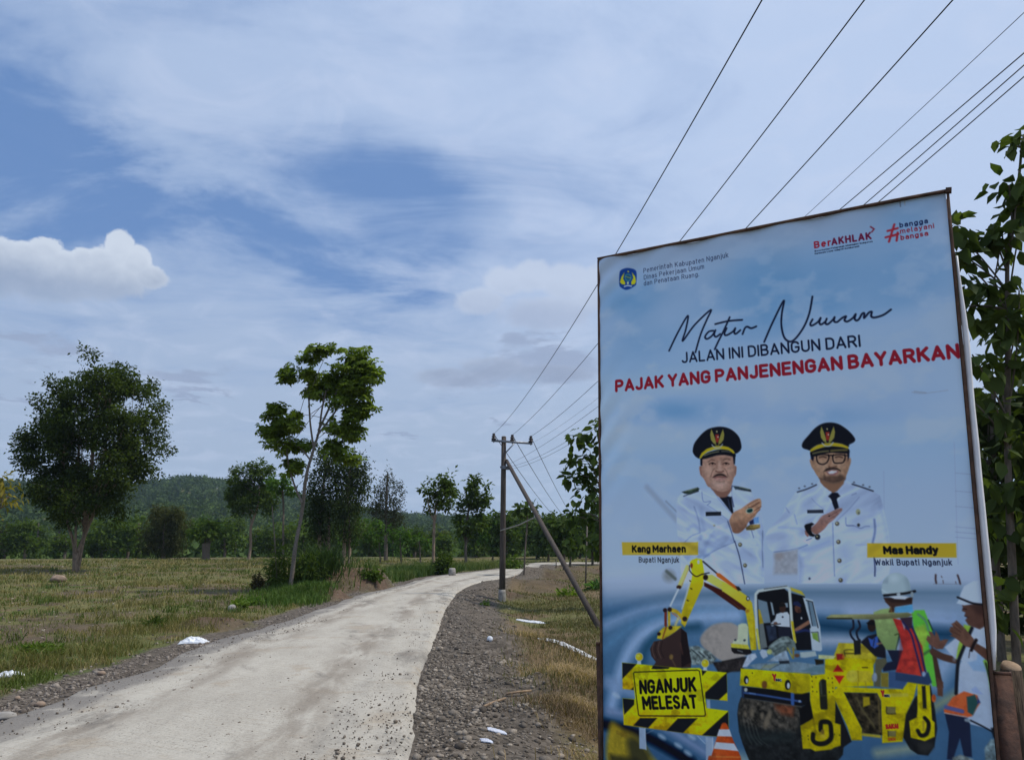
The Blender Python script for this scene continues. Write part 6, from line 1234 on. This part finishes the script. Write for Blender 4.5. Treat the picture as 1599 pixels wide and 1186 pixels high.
tree('round_tree', 'round-crowned tree on a tall bare stem by the roadside grass', (676,893), [(676,893,5),(677,850,4.5),(678,810,4),(682,780,3)],
     [(691,750,18,15),(671,768,15,18),(692,768,22,22),(679,788,18,11),(705,768,10,15),(700,790,12,12)], leaf=(.26,.13), cols=G_DARK, cover=3.2, bark='bark_pale', limbs=14, stems=[[(678,812,3),(672,800,2.6),(667,780,2)]])
tree('dark_tree', 'dark full tree touching the round-crowned tree on its right', (728,884), [(728,884,5),(727,840,4),(732,790,3)],
     [(739,757,18,13),(751,766,14,18),(735,782,24,25),(720,803,14,22),(744,808,16,24),(730,830,20,16),(752,790,10,12)], leaf=(.32,.16), cols=G_DARK, cover=3.2, limbs=14)
tree('olive_bush', 'rounded olive-brown willow-like tree at the back edge of the field', (256,868), [(256,868,6),(256,850,5),(256,820,3)],
     [(255,812,28,24),(240,836,24,28),(275,836,22,28),(256,850,34,18),(250,800,16,14),(270,806,14,16)], leaf=(.34,.10), cols=G_OLIVE, cover=3.2, limbs=14, droop=.8, flat=1.2, D=74)
tree('pollard_tree', 'small squat tree with round crown on a thick dark trunk', (322,872), [(322,872,13),(322,860,11),(322,848,13)],
     [(323,828,24,20),(312,836,14,14),(336,832,12,16),(323,818,16,12)], leaf=(.36,.17), cols=G_MID, cover=3.2, limbs=14, bark='bark_dark', D=66)
# darker trees closing the field's back edge
for (bx, by, D_, lab, cols, bl) in (
    (40, 868, 92, 'dark bushy tree at the far left edge of the field', G_DARK, [(40,835,30,24),(22,848,20,18),(60,850,22,16),(45,818,16,14)]),
    (8, 868, 95, 'pale grey-green thicket tree cut by the left frame edge', G_GREY, [(5,852,18,16),(-8,845,20,22)]),
    (100, 868, 90, 'dark bush behind the foot of the largest tree', G_DARK, [(98,850,24,16),(84,856,16,12)]),
    (160, 867, 88, 'low dark tree just right of the largest tree trunk', G_DARK, [(160,838,24,26),(146,850,18,16),(172,852,18,14)]),
    (200, 866, 90, 'dark green tree between the largest tree and the olive one', G_MID, [(198,830,24,22),(208,848,20,18),(186,846,16,16),(215,820,12,14)]),
    (352, 866, 96, 'green bushy tree right of the squat tree', G_MID, [(352,838,18,22),(362,850,18,16),(340,852,16,14)]),
    (430, 866, 98, 'dark mid-height tree behind the thin-stemmed tree', G_DARK, [(425,838,26,24),(445,845,22,20),(408,848,18,18)]),
    (475, 868, 100, 'dark tree filling the gap left of the joined pair', G_MID, [(470,835,22,24),(484,845,18,20)]),
    (575, 870, 100, 'dark tree between the joined pair and the feathery tree', G_DARK, [(572,838,18,22),(582,850,18,18)]),
    (648, 870, 105, 'dark low tree between the feathery and round-crowned trees', G_DARK, [(645,838,18,18),(655,848,20,16),(636,850,16,14)])):
    tree('field_edge_tree', lab, (bx, by), [(bx,by,5),(bx,by-15,4),(bx,by-30,3)], bl, leaf=(.50,.24), cols=cols, cover=3.0, limbs=6, D=D_, each=24, group='trees along the back edge of the field')
rs_ = np.random.default_rng(31)
for k in range(30):
    px = [-30, 25, 62, 100, 140, 178, 215, 255, 292, 330, 368, 405, 440, 478, 512, 548, 580, 612, 645, 672, 700, 722, 748, 770, 795, 605, 655, 690, 735, 530][k] + rs_.uniform(-8, 8); D_ = rs_.uniform(98, 128); wd = rs_.uniform(34, 60); top = rs_.uniform(800, 834) + (8 if px > 560 else 0); rx = wd / 2; h = 884 - top
    bl = [(px + rs_.uniform(-.6, .6) * rx, top + h * rs_.uniform(.12, .75), rx * rs_.uniform(.35, .6), h * rs_.uniform(.12, .22)) for _ in range(8)] + [(px, top + h * .2, rx * .55, h * .17), (px, top + h * .6, rx * .9, h * .3)]
    tree('field_edge_tree', 'leafy mid-green tree in the dense row closing the view beyond the field', (px, 884), [(px,890,4),(px+1,855,3.6),(px,top+h*.3,2.6),(px,top+h*.1,1.6)], bl, leaf=(.50,.26), cols=[G_MID, G_LUSH, G_DARK, ((.045,.062,.016),(.11,.135,.034))][k % 4], cover=1.6, limbs=5, D=D_, each=16, group='dense second row of trees beyond the field', cap=1400)
# young bright trees
for k, (bx, by, bl, lab) in enumerate((
    (594, 886, [(562,820,16,11),(590,819,14,11),(588,846,7,8),(575,832,14,8)], 'bright green sapling in front of the feathery tree'),
    (627, 880, [(620,839,12,13),(635,843,12,10),(628,832,9,8)], 'bright green bushy sapling right of the feathery tree'),
    (657, 884, [(650,842,12,9),(664,845,10,8)], 'low bright sapling left of the round-crowned tree stem'),
    (770, 880, [(766,812,16,18),(776,830,16,18),(760,840,12,14)], 'bright leafy young tree just left of the utility pole'),
    (545, 884, [(548,842,9,7),(538,850,8,8)], 'small bright sapling under the joined pair of narrow trees'))):
    tree('sapling', lab, (bx, by), [(bx,by,2.5),(bx-1,by-20,2.2),(bx-2,by-40,1.6)], bl, leaf=(.34,.18), cols=G_LUSH, cover=2.6, limbs=8, D=58 if k != 3 else 70, group='young bright green trees near the bend', each=16)
# ---- teak grove round the bend
tree('young_teak', 'slender young teak with straight leaning stem right of the utility pole', (818,897), [(818,897,3),(820,860,2.6),(823,820,2.4),(824,800,2)],
     [(824,792,15,12),(832,798,10,10),(816,800,10,8)], leaf=(.36,.24), cols=G_TEAK, cover=3.0, style='big', limbs=6, each=10)
rng_t = np.random.default_rng(11)
grove = [(745,52,802,82),(790,50,798,70),(800,78,800,96),(838,60,810,80),(856,52,800,74),(872,66,806,90),(890,50,796,62),(905,70,800,80),(925,58,790,66),(880,46,812,44),(950,52,770,58),(850,44,826,110),(975,70,790,74)]
labs = ['teak with wide crown behind the utility pole foot','teak crown showing just right of the utility pole','tall distant teak over the end of the road','leafy teak above the far bend of the road','bright-topped teak right of the slanting brace pole','dense teak behind the brace pole foot','round teak crown left of the billboard','dark teak deep in the grove left of the billboard','teak whose crown meets the billboard edge','low leafy teak before the grove','tall teak half hidden by the billboard','farthest small teak beyond the road end','teak behind the billboard, seen only past its edge']
for (px, wd, top, D_), lab in zip(grove, labs):
    rx = wd / 2; h = 878 - top
    bl = [(px + rng_t.uniform(-.5, .5) * rx, top + h * rng_t.uniform(.14, .72), rx * rng_t.uniform(.42, .7), h * rng_t.uniform(.13, .22)) for _ in range(8)] + [(px, top + h * .16, rx * .6, h * .16), (px, top + h * .55, rx * .8, h * .3)]
    D_ = min(D_, 88)
    tree('teak_tree', lab, (px, 880), [(px,880,4),(px+1,850,3.6),(px,top+h*.3,2.6),(px,top+h*.1,1.6)], bl, leaf=(.40,.26), cols=G_TEAK, cover=2.6, style='big', limbs=10, D=D_, each=10, group='teak trees in the grove at the bend', cap=1500)
# ---- near teak leaning out behind the billboard's left edge
tree('teak_tree', 'nearer large-leaved teak poking out past the left edge of the billboard', (948,905), [(948,905,9),(947,860,8),(944,800,7),(942,740,5),(945,690,4),(950,650,3)],
     [(902,682,7,5),(894,720,9,7),(909,735,13,9),(925,706,14,13),(934,686,10,14),(936,745,22,20),(917,765,17,11),(924,788,26,16),(903,803,14,10),(935,815,30,20),(915,838,26,16),(940,850,26,22),(955,720,24,60),(893,748,6,5),(940,660,10,8)],
     leaf=(.30,.21), cols=G_TEAK, cover=1.7, style='big', limbs=26, D=24, each=7, cr=.22, droop=.6, up=1.1)
# ---- teaks crowding behind the right side of the billboard
tree('teak_tree', 'nearest large-leaved teak towering behind the right edge of the billboard', (1585,1080), [(1585,1080,13),(1582,900,12),(1578,700,10),(1574,520,8),(1572,400,6),(1590,300,5),(1592,220,3)],
     [(1588,225,16,22),(1570,285,24,22),(1592,320,22,26),(1545,370,10,8),(1560,385,26,26),(1525,430,22,30),(1570,440,34,34),(1505,475,18,20),(1545,500,44,30),(1590,500,30,34),(1530,560,50,34),(1580,580,40,40),(1500,400,9,14),(1495,362,7,10),(1530,640,40,40),(1580,690,40,50),(1545,740,40,50),(1590,800,36,60),(1550,850,40,60),(1580,930,40,60),(1545,980,30,50)],
     leaf=(.21,.15), cols=((0.028, 0.048, 0.014), (0.085, 0.110, 0.032)), cover=1.6, style='big', limbs=34, D=8.5, each=7, cr=.17, droop=.8, up=1.0, bark='bark_dark')
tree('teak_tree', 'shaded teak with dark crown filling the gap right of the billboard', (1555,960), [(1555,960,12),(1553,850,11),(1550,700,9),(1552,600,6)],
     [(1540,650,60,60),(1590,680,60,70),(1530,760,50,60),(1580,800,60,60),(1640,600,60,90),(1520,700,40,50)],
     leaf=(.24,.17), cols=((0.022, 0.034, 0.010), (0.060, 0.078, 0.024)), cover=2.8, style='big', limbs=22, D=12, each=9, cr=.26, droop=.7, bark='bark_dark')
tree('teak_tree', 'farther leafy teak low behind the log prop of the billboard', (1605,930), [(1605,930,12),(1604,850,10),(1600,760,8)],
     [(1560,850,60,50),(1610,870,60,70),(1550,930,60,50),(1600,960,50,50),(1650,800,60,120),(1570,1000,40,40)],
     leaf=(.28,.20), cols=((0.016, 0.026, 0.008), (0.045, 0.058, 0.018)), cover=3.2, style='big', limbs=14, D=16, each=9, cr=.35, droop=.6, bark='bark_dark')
for k, (px, D_, lab) in enumerate(((1440,17,'teak hidden behind the billboard with only its top leaves in view'),(1660,11,'teak just outside the right frame edge with a few leaves in view'),(1545,21,'deepest dark teak between the others right of the billboard'),(1620,24,'back-row teak closing the view at the right frame edge'))):
    pw = (15 / D_)
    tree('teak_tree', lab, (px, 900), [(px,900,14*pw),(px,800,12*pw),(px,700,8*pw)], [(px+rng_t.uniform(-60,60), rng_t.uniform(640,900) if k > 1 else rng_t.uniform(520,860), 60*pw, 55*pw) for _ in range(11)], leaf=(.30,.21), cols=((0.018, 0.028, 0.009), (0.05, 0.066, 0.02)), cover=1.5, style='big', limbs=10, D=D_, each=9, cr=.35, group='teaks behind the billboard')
for px, D_, lab in ((1800, 9.5, 'unseen teak added just past the right frame edge, nearest of the two that shade the billboard side'), (1760, 13.5, 'unseen teak added past the right frame edge, farther of the two that shade the billboard side')):
    tree('teak_tree', lab, (px, 960), [(px,1000,10),(px,860,8),(px,640,5)], [(px+rng_t.uniform(-70,70), rng_t.uniform(420,900), 70, 60) for _ in range(10)], leaf=(.34,.24), cols=((0.022, 0.034, 0.010), (0.060, 0.078, 0.024)), cover=1.8, style='big', limbs=8, D=D_, each=9, cr=.35, group='teaks behind the billboard')  # both added out of view, kept low to shade the lower foliage beside the billboard
# yellowing sapling at the left frame edge
tree('sapling', 'yellow-green sapling leaning in at the left frame edge', (-45,960), [(-45,960,8),(-38,880,6),(-25,820,4),(-10,775,3)],
     [(4,752,10,7),(10,772,9,7),(0,790,9,8),(-14,765,16,14),(-30,790,20,16),(-20,740,14,10)], leaf=(.12,.04), cols=((0.10,0.10,0.02),(0.26,0.21,0.04)), cover=1.5, D=11, each=8, cr=.14, limbs=14, droop=.8, bark='bark_pale')

# ---- bushes and clumps
def clump(name, label, px, py, w_, h_, n, leaf=(.12,.05), cols=G_MID, style='leaf', D=None, cat='bush', up=.6, droop=.1):
    g0 = ground(px, py) if D is None else np.array([*at_y(px, py, D)[:2], 0]); g0[2] = zat(g0[0], g0[1]); sc = g0[1] / FPX
    t_ = thing(name, g0, label, cat)
    L = Leaves(style); nc = max(5, n // 14); d = unit(nc) * (rng.uniform(0, 1, (nc, 1)) ** .5); d[:, 2] = np.abs(d[:, 2])
    ctr = g0 + d * np.array([w_ * sc / 2, w_ * sc / 2, h_ * sc]); ctr[:, 2] = np.maximum(ctr[:, 2], g0[2] + .03)
    fill(L, ctr, np.full(nc, max(.05, w_ * sc * .12)), 14, leaf[0], leaf[1], cols, droop, .8, up)
    mb = MB()
    for i in rng.choice(nc, min(9, nc), replace=False): limb(mb, g0 + np.array([0, 0, -.05]) + rng.normal(size=3) * np.array([.03, .03, 0]), ctr[i], .012, .004, n=4)
    part(mb.build('stems', M['bark_dark']), t_); L.build('foliage', t_); return t_
clump('bush', 'dark dense bush beside the white marker block', 692, 897, 34, 34, 1500, (.20,.09), G_DARK)
clump('bush', 'low green bush on the edge of the dug soil', 582, 905, 30, 20, 600, (.16,.08), G_MID)
clump('bush', 'small dry brown bush left of the slim tree foot', 402, 921, 16, 26, 420, (.12,.05), ((.05,.042,.022),(.10,.08,.04)))
clump('bush', 'leafy undergrowth crowding the foot of the slim tree', 482, 905, 46, 40, 900, (.24,.05), G_DARK, up=.2)
clump('bush', 'tall wispy undergrowth left of the slim tree stem', 436, 909, 36, 56, 700, (.28,.045), G_DARK, up=.1)
clump('weed', 'yellow-green leafy weed low on the field near the road', 372, 949, 26, 9, 320, (.16,.08), ((.08,.13,.02),(.15,.20,.04)), cat='weed')
clump('weed', 'bright green weed patch beside the yellow-green one', 392, 944, 20, 8, 220, (.15,.07), ((.07,.13,.02),(.12,.19,.035)), cat='weed')
clump('weed', 'bright yellow-green weed beyond the foot of the brace pole', 888, 931, 30, 14, 200, (.24,.07), ((.09,.15,.02),(.17,.24,.04)), cat='weed')
clump('weed', 'broad-leaved plant beside the left edge of the billboard', 930, 921, 22, 22, 60, (.42,.12), ((.05,.11,.03),(.09,.17,.05)), cat='weed')
clump('weed', 'dark green tuft on the mown field above the white sack', 240, 980, 26, 14, 420, (.16,.02), G_DARK, cat='weed', up=.1)
clump('weed', 'fresh green low weed on the left field', 62, 1022, 60, 10, 700, (.09,.03), ((.07,.12,.02),(.12,.17,.035)), cat='weed')
clump('weed', 'tiny green weed among the stones right of the road', 759, 945, 9, 7, 90, (.09,.04), ((.08,.13,.03),(.14,.2,.05)), cat='weed')
clump('bush', 'green roadside bush at the far left of the bend', 800, 889, 40, 22, 500, (.28,.12), G_MID)
# strap-leaved grass clump round the slim tree
g0 = ground(472, 914); xy = np.c_[rng.normal(g0[0] + .3, .34, 800), rng.normal(g0[1] + .9, .4, 800)]
gc = blades('grass_clump', xy, .95, .04, (0.022, 0.042, 0.012), (0.055, 0.095, 0.022), 1.1); tag(gc, 'tall dark strap-leaved grass clump at the slim tree foot', 'grass')
# ---- woods on the hills and in the dip: one far-off mass
nW = 17000
rr_ = 112 * (690 / 112) ** rng.uniform(0, 1, nW) ** .85; aa = rng.uniform(-.68, .62, nW)
keepw = rng.uniform(0, 1, nW) < np.interp(rr_, [112, 250, 690], [.65, .60, 1.0]); rr_, aa = rr_[keepw], aa[keepw]
wx, wy = rr_ * np.sin(aa), rr_ * np.cos(aa); wz = terrain(wx, wy)
L = Leaves('leaf'); sz = rng.uniform(2.2, 4.6, len(wx)) * np.interp(rr_, [112, 300, 690], [.75, .85, 1.25]); EACH = 44
ctr = np.c_[wx, wy, wz + sz * .75]; n = len(wx) * EACH; d = unit(n); d[:, 2] = np.abs(d[:, 2]) * 1.1 - .25
c = np.repeat(ctr, EACH, 0) + d * np.repeat(sz, EACH)[:, None] * np.array([.85, .85, .95]) * rng.uniform(.6, 1.05, (n, 1))
kk = np.repeat(np.clip(rng.normal(.5, .28, len(wx)) + .5 * (fbm(wx * .02, wy * .02, 3, 77) - .5), 0, 1), EACH)[:, None]
near = np.interp(np.repeat(rr_, EACH), [112, 420], [1.7, 1.1])[:, None]
col = (np.array((.020, .034, .012)) * (1 - kk) + np.array((.062, .092, .026)) * kk) * rng.uniform(.75, 1.25, (n, 1)) * near
k = rng.uniform(.7, 1.3, n) * np.repeat(sz, EACH) * .36
L.add(c, rng.normal(size=(n, 3)), d * .8 + rng.normal(size=(n, 3)) * .35 + np.array([0, 0, .4]), k, k * .8, col)
v, f, cn, col = L.arrays(); wd_ = np_mesh('woods', v, f, cn, M['far_leaf'], None, col, False)
tag(wd_, 'far wooded hills behind the field', 'woods', kind='stuff')
print('leaves', LEAFCOUNT, 'woods', n)

# ================================================================== utility pole, wires, small things
M['pole'] = simple('pole_wood', (0.050, 0.040, 0.034), (0.095, 0.078, 0.066), 5, 0.85, 0.2, bump=.4, stretch=(6, 6, .6))
M['concrete'] = simple('concrete', (0.32, 0.30, 0.27), (0.19, 0.175, 0.155), 9, 0.9, 0.15, bump=.4)
M['galv'] = simple('galvanised_steel', (0.20, 0.22, 0.25), (0.12, 0.13, 0.15), 14, 0.5, 0.5, .6)
M['porcelain'] = simple('brown_porcelain', (0.030, 0.020, 0.018), (0.05, 0.035, 0.03), 20, 0.25, 0.5)
M['wire'] = simple('wire', (0.022, 0.024, 0.03), (0.04, 0.042, 0.05), 20, 0.6, 0.3)
M['rod'] = simple('tie_rod', (0.36, 0.35, 0.32), (0.22, 0.2, 0.18), 9, 0.6, 0.4, .3)
gp = ground(784, 937); PD = gp[1]; psc = PD / FPX
pole = thing('utility_pole', gp, 'dark utility pole with cross-arm and slanting brace pole at the bend', 'utility pole')
pt = at_y(786.8, 682, PD); pb = np.array([gp[0], PD, gp[2] - .3])
mb = MB(); mb.tube([pb, pb * .7 + pt * .3, pb * .3 + pt * .7, pt], [4.9*psc, 4.6*psc, 4.1*psc, 3.7*psc], 14); part(mb.build('pole_shaft', M['pole'], smooth=True), pole)
mb = MB(); mb.lathe([gp[0], PD, gp[2] - .2], [(5.9*psc, 0), (5.9*psc, .2), (5.6*psc, .2 + 12*psc), (5.0*psc, .2 + 16*psc)], 14); part(mb.build('concrete_collar', M['concrete'], smooth=True), pole)
mb = MB(); mb.tube([pt, pt + np.array([0, 0, .025])], [3.9*psc, 3.0*psc], 12); part(mb.build('pole_cap', M['concrete']), pole)
YF = PD - 5.5 * psc                        # cross-arm bolted to the near face
ca, cb = at_y(767.5, 687.5, YF), at_y(831.5, 692, YF)
mb = MB(); mb.beam(ca, cb, .075, .01, (0, -1, 0)); mb.beam(ca + np.array([0, .03, .035]), cb + np.array([0, .03, .035]), .06, .008, (0, 0, 1)); part(mb.build('crossarm', M['galv']), pole)
mb = MB(); mb.beam(at_y(790, 706, YF), at_y(803, 692, YF), .04, .012, (0, -1, 0)); part(mb.build('crossarm_brace', M['galv']), pole)
INS = []
for px, py in ((771, 688), (800, 690), (829, 692)):
    b_ = at_y(px, py, YF + .02); t_ = at_y(px, py - 10, YF + .02)
    mb = MB(); hh = t_[2] - b_[2]
    mb.lathe(b_, [(.018, -.06), (.018, .03), (.05, .04), (.082, .05), (.082, .085), (.05, .095), (.05, .12), (.075, .13), (.075, .16), (.04, .175), (.05, .19), (.05, hh + .02), (.03, hh + .04)], 12)
    part(mb.build('insulator', M['porcelain'], smooth=True), pole); INS.append(b_ + np.array([0, 0, hh + .02]))
for py, wd in ((729, 17), (731.5, 13)):
    c_ = at_y(787.5, py, PD); mb = MB(); mb.box(c_ + np.array([.04, 0, 0]), (wd * psc, 11 * psc, .05)); part(mb.build('clamp', M['galv']), pole)
bt = at_y(791, 719, PD - .02); gb = ground(946, 984); 
mb = MB(); bb = np.array([gb[0], gb[1], gb[2] - .2]); mb.tube([bb, bb * .6 + bt * .4, bt], [.076, .070, .062], 12); part(mb.build('brace_pole', M['pole'], smooth=True), pole)
tr_ = (np.array(at_y(787, 828, PD))); f_ = (828 - 719) / (984 - 719) * 1.06; br_ = bt + (bb - bt) * .40
mb = MB(); mb.tube([tr_ + np.array([-.1, -.1, 0]), (tr_ + br_) / 2 + np.array([0, 0, -.03]), br_], .022, 8); part(mb.build('tie_rod', M['rod'], smooth=True), pole)
def wire(label, pa, pix, z_end, r_=.0075, pix_mid=None, ext=6.0):
    """from pa over the pixel pix at height z_end and on past the frame; sag taken from a pixel between"""
    d = ray(*pix); k = (z_end - CAMH) / d[2]; e = np.array([0, 0, CAMH]) + d * k
    pa = np.array(pa); dirh = (e - pa)[:2]; Lh = np.linalg.norm(dirh)
    def zs(s): return pa[2] + (e[2] - pa[2]) * s
    sag = 0.0
    if pix_mid is not None:
        dm = ray(*pix_mid)
        A2 = np.array([[dirh[0], -dm[0]], [dirh[1], -dm[1]]]); s_, km = np.linalg.solve(A2, -pa[:2]); zm = CAMH + dm[2] * km
        sag = (zs(s_) - zm) / (s_ * (1 - s_))
    ss_ = np.linspace(0, 1 + ext / Lh, 40)
    pts = [np.array([pa[0] + dirh[0] * s, pa[1] + dirh[1] * s, zs(s) - sag * s * (1 - s)]) for s in ss_]
    o = MB().tube(pts, r_, 6).build('power_line', M['wire'], smooth=True)
    return tag(o, label, 'power line', 'overhead wires on the utility pole')
zi = INS[0][2]
wire('overhead wire from the leftmost insulator, rising over the left end of the billboard', INS[0], (1190, 0), zi + .05, .0056, (960, 399))
wire('overhead wire from the middle insulator, crossing the billboard top left of centre', INS[1], (1350, 0), INS[1][2] + .05, .0056, (1062, 376))
wire('overhead wire from the right insulator, crossing the middle of the billboard top', INS[2], (1488, 0), INS[2][2] + .05, .0056, (1167, 354))
lo_ = at_y(792, 727, PD)
wire('thin lower wire leaving the frame highest at the right edge', at_y(833, 690, PD), (1599, 20), lo_[2] + .5, .0024, (1257, 338))
wire('lower wire on the pole, upper of the three close together at the right edge', at_y(797, 723, PD), (1599, 83), lo_[2] + .05, .0036, (1320, 320))
wire('lower wire on the pole, middle of the three close together at the right edge', at_y(797, 728, PD), (1599, 102), lo_[2] + .05, .0036, (1350, 319))
wire('lower wire on the pole, lowest of the three close together at the right edge', at_y(797, 732, PD), (1599, 120), lo_[2] + .05, .0036, (1370, 317))
for i, (a_, b_, lab) in enumerate(((INS[0], (872, 812), 'wire running from the left insulator down to the far teak grove'), (INS[1], (886, 812), 'wire running from the middle insulator down to the far teak grove'), (INS[2], (898, 812), 'wire running from the right insulator down to the far teak grove'))):
    e = at_y(*b_, 62); a_ = np.array(a_); pts = [a_ + (e - a_) * s - np.array([0, 0, .9 * s * (1 - s)]) for s in np.linspace(0, 1, 24)]
    tag(MB().tube(pts, .012, 6).build('power_line', M['wire'], smooth=True), lab, 'power line', 'overhead wires on the utility pole')
# stakes
def stake(label, a, b_, wpx, m_='bark_grey', name='stake', D=None):
    g_ = ground(*a) if D is None else at_y(*a, D); sc = g_[1] / FPX; e = at_y(*b_, g_[1])
    o = MB().tube([g_ - np.array([0, 0, .2]), (g_ + e) / 2, e], [wpx/2*sc, wpx/2*sc*.9, wpx/2*sc*.8], 8).build(name, M[m_], smooth=True); return tag(o, label, name.replace('_', ' '))
stake('grey upright stake standing on bare ground left of the billboard', (914, 916), (917, 815), 2.6)
stake('short dark stake at the far end of the road', (868, 886), (869, 872), 1.6, 'bark_dark')
stake('thin bare stick leaning in the undergrowth left of the slim tree', (434, 912), (425, 790), 2.0, 'bark_dark')
# marker block
g_ = ground(706, 900); sc = g_[1] / FPX; mk = MB(); w_ = 10 * sc; h_ = 13 * sc
mk.tube([g_ + np.array([0, 0, -.1]), g_ + np.array([0, 0, h_ * .8]), g_ + np.array([0, 0, h_])], [w_ * .68, w_ * .66, w_ * .5], 4); o = mk.build('marker_block', M['concrete']); tag(o, 'pale concrete kilometre block in the grass beside the road', 'marker block')
# boulder, lumps, litter
def lump(name, label, cat, px, py, w_, h_, m_, seed, sub=2, flat=1.0):
    g_ = ground(px, py); sc = g_[1] / FPX; bm = bmesh.new(); bmesh.ops.create_icosphere(bm, subdivisions=sub, radius=1); v = np.array([x.co[:] for x in bm.verts]); f = [[y.index for y in x.verts] for x in bm.faces]; bm.free()
    r_ = 1 + .5 * (fbm(v[:, 0] * 1.6 + seed, v[:, 1] * 1.6 + v[:, 2] * 1.3, 3, seed) - .5); v = v * r_[:, None] * np.array([w_ * sc / 2, w_ * sc / 2 * flat, h_ * sc / 2])
    o = np_mesh(name, v, [i for q_ in f for i in q_], [3] * len(f), M[m_], None, None, True); o.location = g_ + np.array([0, 0, h_ * sc * .30]); return tag(o, label, cat)
M['boulder'] = simple('boulder', (0.30, 0.22, 0.16), (0.19, 0.14, 0.105), 6, .9, .15, bump=.4)
lump('boulder', 'tan boulder on the field near the foot of the largest tree', 'boulder', 91, 908, 22, 13, 'boulder', 5, 3)
lump('boulder', 'pale concrete lump at the edge of the left field', 'rubble', 362, 953, 12, 12, 'concrete', 9, 3)
lump('boulder', 'grey flat slab of stone at the lower left corner', 'boulder', 4, 1122, 34, 12, 'concrete', 15, 3)
lump('boulder', 'small orange-brown stone on the verge in the lower left', 'boulder', 27, 1092, 9, 7, 'boulder', 25, 2)
for k, (px, py, w_, h_) in enumerate(((62, 1102, 15, 9), (25, 1134, 16, 9), (48, 1150, 12, 7), (158, 1053, 12, 7))):
    lump('stone', ('brown stone on the left road edge', 'brown stone at the lower left of the road', 'small brown stone nearest the lower left corner', 'brown stone among the left gravel')[k], 'stone', px, py, w_, h_, 'boulder', 31 + k, 2)
M['sack'] = simple('white_plastic', (0.72, 0.74, 0.76), (0.45, 0.47, 0.50), 5, .45, .4, bump=.5)
M['paper'] = simple('paper', (0.55, 0.58, 0.66), (0.42, 0.44, 0.50), 8, .7, .2)
def sheet(name, label, cat, px, py, w_, h_, rise, m_, seed, rot=0.0):
    """crumpled film or sacking lying on the ground; w_ across and h_ deep in metres"""
    g_ = ground(px, py); n = 44; a, b_ = np.meshgrid(np.linspace(-1, 1, n), np.linspace(-1, 1, n)); edge_ = 1 + .5 * (fbm(a * 1.3 + seed, b_ * 1.3, 3, seed) - .5)
    x = a * w_ / 2 * edge_; y = b_ * h_ / 2 * edge_; c_, s_ = math.cos(rot), math.sin(rot); X_ = g_[0] + x * c_ - y * s_; Y_ = g_[1] + x * s_ + y * c_
    prof = np.clip(1 - a ** 2, 0, 1) * np.clip(1 - b_ ** 2, 0, 1)
    z = terrain(X_.ravel(), Y_.ravel()).reshape(X_.shape) + .012 + rise * prof ** .6 * (.25 + 1.5 * (1 - np.abs(2 * fbm(a * 2.6 + seed, b_ * 2.6, 4, seed + 3) - 1)) ** 2)
    v = np.stack([X_, Y_, z], -1).reshape(-1, 3); i_ = np.arange(n * n).reshape(n, n); q_ = np.stack([i_[:-1, :-1], i_[:-1, 1:], i_[1:, 1:], i_[1:, :-1]], -1).reshape(-1, 4)
    v2 = v.copy(); v2[:, 2] -= .006; q2 = q_[:, ::-1] + n * n
    o = np_mesh(name, np.vstack([v, v2]), np.r_[q_.ravel(), q2.ravel()], np.full(2 * len(q_), 4), M[m_], None, None, True); return tag(o, label, cat)
sheet('plastic_sack', 'white crumpled sack on the left gravel verge', 'sack', 302, 1003, .42, .20, .055, 'sack', 3, .15)
sheet('plastic_sack', 'white crumpled plastic bag at the left frame edge', 'plastic bag', 16, 1056, .26, .16, .04, 'sack', 13, .2)
sheet('plastic_strip', 'long white strip of plastic lying in the dry grass', 'plastic strip', 893, 1014, 1.0, .12, .03, 'sack', 23, -.12)
sheet('plastic_strip', 'short white plastic strip farther up the dry ground', 'plastic strip', 832, 972, .75, .22, .03, 'sack', 33, -.1)
sheet('paper_scrap', 'pale blue-white paper scrap near the road stones', 'paper scrap', 776, 1143, .17, .09, .012, 'paper', 43, .3)
sheet('paper_scrap', 'smaller grey paper scrap below the pale one', 'paper scrap', 760, 1158, .10, .07, .010, 'paper', 53, .1)
lump('bottle', 'crushed white plastic bottle on the dirt beside the straw', 'bottle', 765, 1000, 9, 9, 'sack', 61, 3)
for k, (a_, b_, lab) in enumerate((((756, 1107), (789, 1094), 'pale split bamboo stick on the dirt by the stones'), ((790, 1087), (829, 1082), 'pale bamboo stick lying before the straw heap'), ((800, 905), (806, 898), 'broken root sticking from the spoil heap'))):
    p_, q_ = ground(*a_), ground(*b_); tag(MB().tube([p_ + np.array([0, 0, .03]), (p_ + q_) / 2 + np.array([0, 0, .035]), q_ + np.array([0, 0, .03])], .013, 7).build('stick', M['cut_wood'], smooth=True), lab, 'stick')
# ---- air: one thin haze box
hz = bpy.data.materials.new('haze'); hz.use_nodes = True; t = NT(hz.node_tree); t.n.clear(); pv = t.node('ShaderNodeVolumePrincipled'); ou = t.node('ShaderNodeOutputMaterial'); t.l.new(pv.outputs[0], ou.inputs['Volume'])
pv.inputs['Color'].default_value = (0.62, 0.82, 1.0, 1); pv.inputs['Density'].default_value = 0.00018; pv.inputs['Anisotropy'].default_value = 0.2
mb = MB(); mb.box((0, 0, 35), (3100, 3100, 150)); hb = mb.build('haze', hz); tag(hb, 'thin blue haze over the valley', 'haze', kind='stuff')
